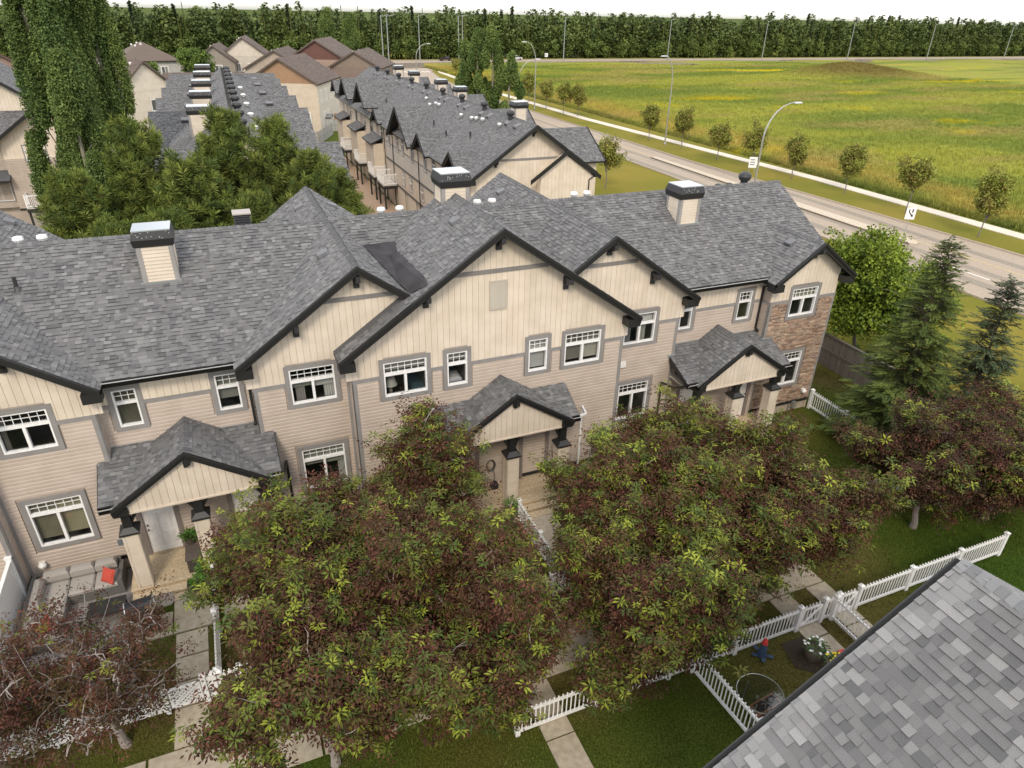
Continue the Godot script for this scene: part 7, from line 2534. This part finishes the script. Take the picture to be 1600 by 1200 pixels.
func roads() -> void:
	var b := MB.new()
	b.col = Color(0.35, 0.29, 0.225)
	var L := [Vector2(45.1, 40), Vector2(45.1, -24), Vector2(45.3, -34), Vector2(46.3, -52), Vector2(47.0, -66), Vector2(47.4, -110), Vector2(47.6, -160), Vector2(49.0, -190), Vector2(50.0, -214)]
	var R := [Vector2(57.4, 40), Vector2(57.0, -24), Vector2(56.8, -34), Vector2(55.4, -58), Vector2(54.4, -72), Vector2(54.3, -110), Vector2(54.6, -160), Vector2(58.0, -190), Vector2(62.5, -214)]
	strip(b, L, R, 0.015)
	sheet(b, [Vector2(-120, -212), Vector2(50, -212), Vector2(64, -212), Vector2(84, -246), Vector2(600, -246), Vector2(600, -257), Vector2(60, -257), Vector2(20, -232), Vector2(-120, -232)], 0.012)
	struct("road", b, "road")
	# worn wheel tracks and paint
	b = MB.new()
	b.col = Color(0.25, 0.212, 0.172)
	for q in [[46.9, 48.0], [49.6, 50.5], [53.4, 54.3]]:
		strip(b, [Vector2(q[0] + 0.3, 30), Vector2(q[0] + 0.3, -36), Vector2(q[0] + 0.8, -110), Vector2(q[0] + 1.0, -180)].map(func(p): return p), [Vector2(q[1] + 0.3, 30), Vector2(q[1] + 0.3, -36), Vector2(q[1] + 0.5, -110), Vector2(q[1] + 0.9, -180)], 0.019)
	b.col = Color(0.3, 0.26, 0.215)
	struct("wheel_tracks", b, "road")
	b = MB.new()
	b.col = Color(0.62, 0.6, 0.55)
	for i in 12:
		var z := 20.0 - i * 7.4 + 2.4
		if z < -40: continue
		strip(b, [Vector2(49.1, z), Vector2(49.1, z - 2.9)], [Vector2(49.26, z), Vector2(49.26, z - 2.9)], 0.023)
	b.col = Color(0.5, 0.36, 0.15)
	strip(b, [Vector2(52.5, 30), Vector2(52.4, -37), Vector2(51.6, -76), Vector2(51.2, -180)], [Vector2(52.62, 30), Vector2(52.52, -37), Vector2(51.72, -76), Vector2(51.32, -180)], 0.023)
	b.col = Color(0.6, 0.58, 0.53)
	for i in 8: sheet(b, [Vector2(51.0 + i * 1.3, -206), Vector2(51.6 + i * 1.3, -206), Vector2(51.6 + i * 1.3, -210), Vector2(51.0 + i * 1.3, -210)], 0.023)
	struct("road_markings", b, "plain")
	b = MB.new()
	b.col = Color(0.13, 0.11, 0.095)
	for i in 34:   # sealed cracks and joints
		var x := rng.randf_range(46.2, 55.0)
		var zz := rng.randf_range(-20.0, -150.0)
		var across := i % 3 == 0
		for k in 7:
			var x2 := x + (rng.randf_range(0.3, 0.9) if across else rng.randfn() * 0.16)
			var z2 := zz - (rng.randfn() * 0.25 if across else rng.randf_range(0.8, 1.8))
			if x2 > 55.0: break
			var dv := Vector2(x2 - x, z2 - zz).normalized() * 0.022
			b.quad(Vector3(x - dv.y, 0.0215, zz + dv.x), Vector3(x + dv.y, 0.0215, zz - dv.x), Vector3(x2 + dv.y, 0.0215, z2 - dv.x), Vector3(x2 - dv.y, 0.0215, z2 + dv.x))
			x = x2; zz = z2
	struct("road_cracks", b, "road")
	# kerbs, gutters
	b = MB.new()
	b.col = Color(0.4, 0.33, 0.26)
	for k in 2:
		var P: Array = L if k == 0 else R
		for i in P.size() - 1:
			var off := -0.15 if k == 0 else 0.15
			var a := Vector3(P[i].x + off * 0.5, 0.055, P[i].y)
			var e := Vector3(P[i + 1].x + off * 0.5, 0.055, P[i + 1].y)
			b.bar(a, e, 0.16, 0.15)
	struct("kerb", b, "concrete")
	b = MB.new()
	b.col = Color(0.5, 0.43, 0.34)
	var isl := [Vector2(50.95, -37.6), Vector2(51.3, -37.2), Vector2(51.9, -37.6), Vector2(52.2, -40.0), Vector2(51.6, -76.0), Vector2(50.9, -76.0), Vector2(50.75, -55.0), Vector2(50.7, -41.0)]
	var top := []
	for p in isl: top.append(Vector3(p.x, 0.0, p.y))
	b.prism(top, Vector3(0, 0.15, 0))
	b.col = Color(0.17, 0.13, 0.1)
	for i in [5, 6, 7]:
		var a: Vector2 = isl[i]
		var e: Vector2 = isl[(i + 1) % 8]
		b.bar(Vector3(a.x - 0.05, 0.06, a.y), Vector3(e.x - 0.05, 0.06, e.y), 0.06, 0.13)
	struct("median", b, "concrete")
	# pavement of concrete flags
	b = MB.new()
	var wl := func(z: float) -> float:
		if z > -60: return 61.6
		if z > -110: return lerpf(58.6, 61.6, (z + 110.0) / 50.0)
		if z > -150: return 58.6
		if z > -205: return lerpf(62.5, 58.6, (z + 205.0) / 55.0)
		return 62.5 + (-205.0 - z) * 0.28
	var z := 30.0
	while z > -236:
		var z2 := z - 1.5
		b.col = Color(0.62, 0.555, 0.47) * rng.randf_range(0.93, 1.05)
		var a: float = wl.call(z)
		var e: float = wl.call(z2)
		var w := 1.6
		b.hexa([Vector3(a, -0.05, z), Vector3(a + w, -0.05, z), Vector3(e + w, -0.05, z2), Vector3(e, -0.05, z2), Vector3(a, 0.06, z - 0.01), Vector3(a + w, 0.06, z - 0.01), Vector3(e + w, 0.06, z2 + 0.01), Vector3(e, 0.06, z2 + 0.01)])
		z = z2
	struct("pavement", b, "concrete")
func street_lamp(label: String, at: Vector3, arm: float, h: float, reach: float) -> void:
	var t := thing("street_lamp", label, "street lamp", at, 0.0, "curved street lamps along the boulevard")
	var b := MB.new()
	b.col = Color(0.42, 0.42, 0.41)
	var pts := [Vector3(0, 0, 0), Vector3(0, h * 0.35, 0), Vector3(0, h * 0.66, 0)]
	var rad := [0.11, 0.095, 0.08]
	for i in range(1, 10):
		var a := PI * 0.5 * i / 9.0
		pts.append(Vector3(arm * reach * (1.0 - cos(a)), h * 0.66 + h * 0.34 * sin(a), 0))
		rad.append(lerpf(0.078, 0.045, i / 9.0))
	b.tube(pts, rad, 8)
	part("pole", b, "metal", t)
	b = MB.new()
	b.col = Color(0.3, 0.3, 0.29)
	b.lathe(Vector3.ZERO, [Vector2(0.2, -0.05), Vector2(0.2, 0.05), Vector2(0.13, 0.3), Vector2(0.12, 0.32)], 10)
	part("base", b, "metal", t)
	b = MB.new()
	b.col = Color(0.6, 0.61, 0.62)
	var o := Vector3(arm * (reach + 0.35), h, 0)
	b.hexa([o + Vector3(-0.42, -0.07, 0.13), o + Vector3(0.42, -0.05, 0.15), o + Vector3(0.42, -0.05, -0.15), o + Vector3(-0.42, -0.07, -0.13), o + Vector3(-0.4, 0.06, 0.1), o + Vector3(0.36, 0.05, 0.12), o + Vector3(0.36, 0.05, -0.12), o + Vector3(-0.4, 0.06, -0.1)])
	part("lamp_head", b, "metal", t)
func sign_post(label: String, at: Vector3, h: float, w: float, sh: float, arrow: bool, posts: int, turn := 0.0) -> void:
	var t := thing("road_sign", label, "sign", at, turn)
	for i in posts:
		var b := MB.new()
		b.col = Color(0.45, 0.45, 0.44)
		var x := 0.0 if posts == 1 else (i - 0.5) * w * 0.7
		b.box(Vector3(x - 0.03, 0, -0.05), Vector3(x + 0.03, h, -0.01))
		part("post", b, "metal", t)
	var p := MB.new()
	p.col = Color(0.82, 0.82, 0.82)
	p.box(Vector3(-w * 0.5, h - sh, -0.01), Vector3(w * 0.5, h, 0.015))
	var pl := part("sign_plate", p, "white", t)
	if arrow:   # black curved keep-right arrow
		var k := MB.new()
		k.col = Color(0.015, 0.015, 0.015)
		var y := h - sh * 0.5
		var pts := [Vector3(-0.16, y + 0.34, 0.02), Vector3(-0.14, y + 0.12, 0.02), Vector3(-0.02, y - 0.02, 0.02), Vector3(0.1, y - 0.14, 0.02)]
		for i in 3: k.bar(pts[i], pts[i + 1], 0.08, 0.01, Vector3(0, 0, 1))
		k.prism([Vector3(0.2, y - 0.3, 0.016), Vector3(0.19, y - 0.04, 0.016), Vector3(0.0, y - 0.18, 0.016)], Vector3(0, 0, 0.01))
		k.obox(Vector3(0.12, y + 0.22, 0.02), Vector3(0.05, 0, 0), Vector3(0, 0.14, 0), Vector3(0, 0, 0.004))
		part("arrow", k, "plain", pl)
	else:
		var k := MB.new()
		k.col = Color(0.1, 0.12, 0.2)
		for i in 3: k.box(Vector3(-w * 0.36, h - sh * (0.3 + 0.22 * i), 0.015), Vector3(w * (0.2 + 0.05 * (i % 2)), h - sh * (0.22 + 0.22 * i), 0.019))
		part("print", k, "plain", pl)
func car(label: String, at: Vector3, turn: float, col: Color, pickup: bool) -> void:
	var t := thing("parked_car" if false else "car", label, "car", at, turn, "cars on the far road")
	var b := MB.new()
	b.col = col
	var y0 := 0.35
	b.hexa([Vector3(-2.4, y0, 0.9), Vector3(2.4, y0, 0.9), Vector3(2.4, y0, -0.9), Vector3(-2.4, y0, -0.9), Vector3(-2.35, 1.0, 0.88), Vector3(2.35, 0.95, 0.88), Vector3(2.35, 0.95, -0.88), Vector3(-2.35, 1.0, -0.88)])
	var body := part("body", b, "metal", t)
	var x0 := -1.9 if not pickup else -0.6
	b = MB.new()
	b.col = col
	b.hexa([Vector3(x0, 1.0, 0.85), Vector3(1.3, 1.0, 0.85), Vector3(1.3, 1.0, -0.85), Vector3(x0, 1.0, -0.85), Vector3(x0 + 0.45, 1.55, 0.66), Vector3(0.55, 1.55, 0.66), Vector3(0.55, 1.55, -0.66), Vector3(x0 + 0.45, 1.55, -0.66)])
	part("cabin", b, "metal", t)
	b = MB.new()
	b.col = Color(0.03, 0.035, 0.04)
	for sd in [-1.0, 1.0]:
		var q := [Vector3(x0 + 0.2, 1.04, sd * 0.86), Vector3(1.15, 1.04, sd * 0.86), Vector3(0.6, 1.48, sd * 0.7), Vector3(x0 + 0.45, 1.48, sd * 0.7)]
		if sd > 0: b.quad(q[0], q[1], q[2], q[3])
		else: b.quad(q[1], q[0], q[3], q[2])
	part("window", b, "plain", t)
	for x in [-1.5, 1.5]:
		for sd in [-1.0, 1.0]:
			b = MB.new()
			b.col = Color(0.02, 0.02, 0.02)
			b.tube([Vector3(x, 0.34, sd * 0.7), Vector3(x, 0.34, sd * 0.94)], [0.34, 0.34], 12)
			part("wheel", b, "plain", t)
func street_things() -> void:
	street_lamp("nearest curved street lamp, rising behind the stone bay's roof end", Vector3(46.2, 0, -51.4), 1.0, 9.3, 2.9)
	street_lamp("street lamp with its arm over the road, beside the poplar clump", Vector3(46.2, 0, -108.5), 1.0, 9.4, 3.0)
	street_lamp("farthest street lamp, before the road's bend", Vector3(47.0, 0, -171.5), 1.0, 8.8, 2.8)
	street_lamp("tall street lamp on the far verge left of the nearest one", Vector3(58.4, 0, -84.2), -1.0, 11.2, 1.4)
	street_lamp("tall street lamp on the far verge, next to the poplar clump's right edge", Vector3(56.2, 0, -124.0), -1.0, 11.2, 2.0)
	sign_post("white keep-right arrow sign on the nose of the median", Vector3(51.35, 0.15, -38.6), 2.6, 0.75, 0.95, true, 1, -0.5)
	sign_post("white two-post notice on the verge behind the nearest lamp", Vector3(56.9, 0, -64.2), 1.9, 0.9, 1.2, false, 2, -0.5)
	var pl := ["pale pole at the forest edge above the tall far lamp", "pale pole at the forest edge left of the mound", "pale pole at the forest edge above the mound", "pale pole at the forest edge right of the mound", "rightmost pale pole at the forest edge", "left of the twin poles at the far crossing", "right of the twin poles at the far crossing", "pale pole right of the farthest street lamp", "left of the twin poles above the dark pickup", "right of the twin poles above the dark pickup", "pale pole behind the poplar clump's right side"]
	var pp := [[167, -246], [214.5, -248], [258, -245], [306.5, -245.5], [365, -250], [49.0, -214], [50.6, -214], [69.6, -249], [82.2, -245], [84.6, -248], [123.4, -248]]
	for i in pp.size():
		var t := thing("utility_pole", pl[i], "pole", Vector3(pp[i][0], 0, pp[i][1]), 0.0, "pale poles at the forest edge")
		var b := MB.new()
		b.col = Color(0.36, 0.38, 0.37)
		b.tube([Vector3.ZERO, Vector3(0, 14, 0)], [0.2, 0.12], 8)
		part("pole", b, "metal", t)
		b = MB.new()
		b.col = Color(0.36, 0.38, 0.37)
		b.bar(Vector3(0, 13.8, 0), Vector3(2.2, 14.2, 0), 0.12, 0.12)
		part("arm", b, "metal", t)
	car("dark pickup truck on the far road at the top", Vector3(79.5, 0.015, -251.5), 0.0, Color(0.05, 0.03, 0.03), true)
	car("white car on the far road right of the poplar clump", Vector3(106.5, 0.015, -253), 0.0, Color(0.6, 0.6, 0.58), false)
	sign_post("tiny red sign at the far crossing left of the twin poles", Vector3(48.0, 0, -216.0), 2.4, 0.8, 0.8, false, 1)
	sign_post("tiny white sign on the far road above the meadow's left part", Vector3(116.0, 0, -247.0), 2.6, 1.2, 1.2, false, 1)

func _ready() -> void:
	rng.seed = 20240
	# camera
	var cam := Camera3D.new()
	cam.name = "camera"
	cam.fov = 58.7
	cam.near = 0.1
	cam.far = 6000.0
	add_child(cam)
	cam.position = CAM
	cam.rotation = Vector3(deg_to_rad(-28.75), deg_to_rad(-23.1), deg_to_rad(1.25))
	cam.current = true
	# bright overcast sky
	var sky := ProceduralSkyMaterial.new()
	sky.sky_top_color = Color(0.93, 0.94, 0.96)
	sky.sky_horizon_color = Color(0.97, 0.96, 0.94)
	sky.sky_curve = 0.2
	sky.ground_bottom_color = Color(0.3, 0.3, 0.26)
	sky.ground_horizon_color = Color(0.6, 0.6, 0.56)
	sky.sun_angle_max = 1.0
	var env := Environment.new()
	env.background_mode = Environment.BG_SKY
	env.sky = Sky.new()
	env.sky.sky_material = sky
	env.background_energy_multiplier = 1.0
	env.tonemap_mode = Environment.TONE_MAPPER_LINEAR
	env.tonemap_exposure = 1.95
	env.sdfgi_enabled = true
	env.ssao_enabled = true
	env.ssil_enabled = true
	var we := WorldEnvironment.new()
	we.name = "world_environment"
	we.environment = env
	add_child(we)
	var sun := DirectionalLight3D.new()
	sun.name = "sun"
	sun.light_color = Color(1.0, 0.95, 0.87)
	sun.light_energy = 0.38
	sun.light_angular_distance = 14.0
	sun.shadow_enabled = true
	add_child(sun)
	sun.look_at_from_position(Vector3(-6, 14, 14), Vector3.ZERO)
	make_materials()
	ground_and_roads()
	townhouse_row()
	garage_side_row()
	chimney_row()
	left_neighbour()
	far_houses()
	near_roof_house()
	forest()
	trees()
	fences()
	street_things()
	yard_things()
func ground_and_roads() -> void:
	paths()
	roads()
	ground()
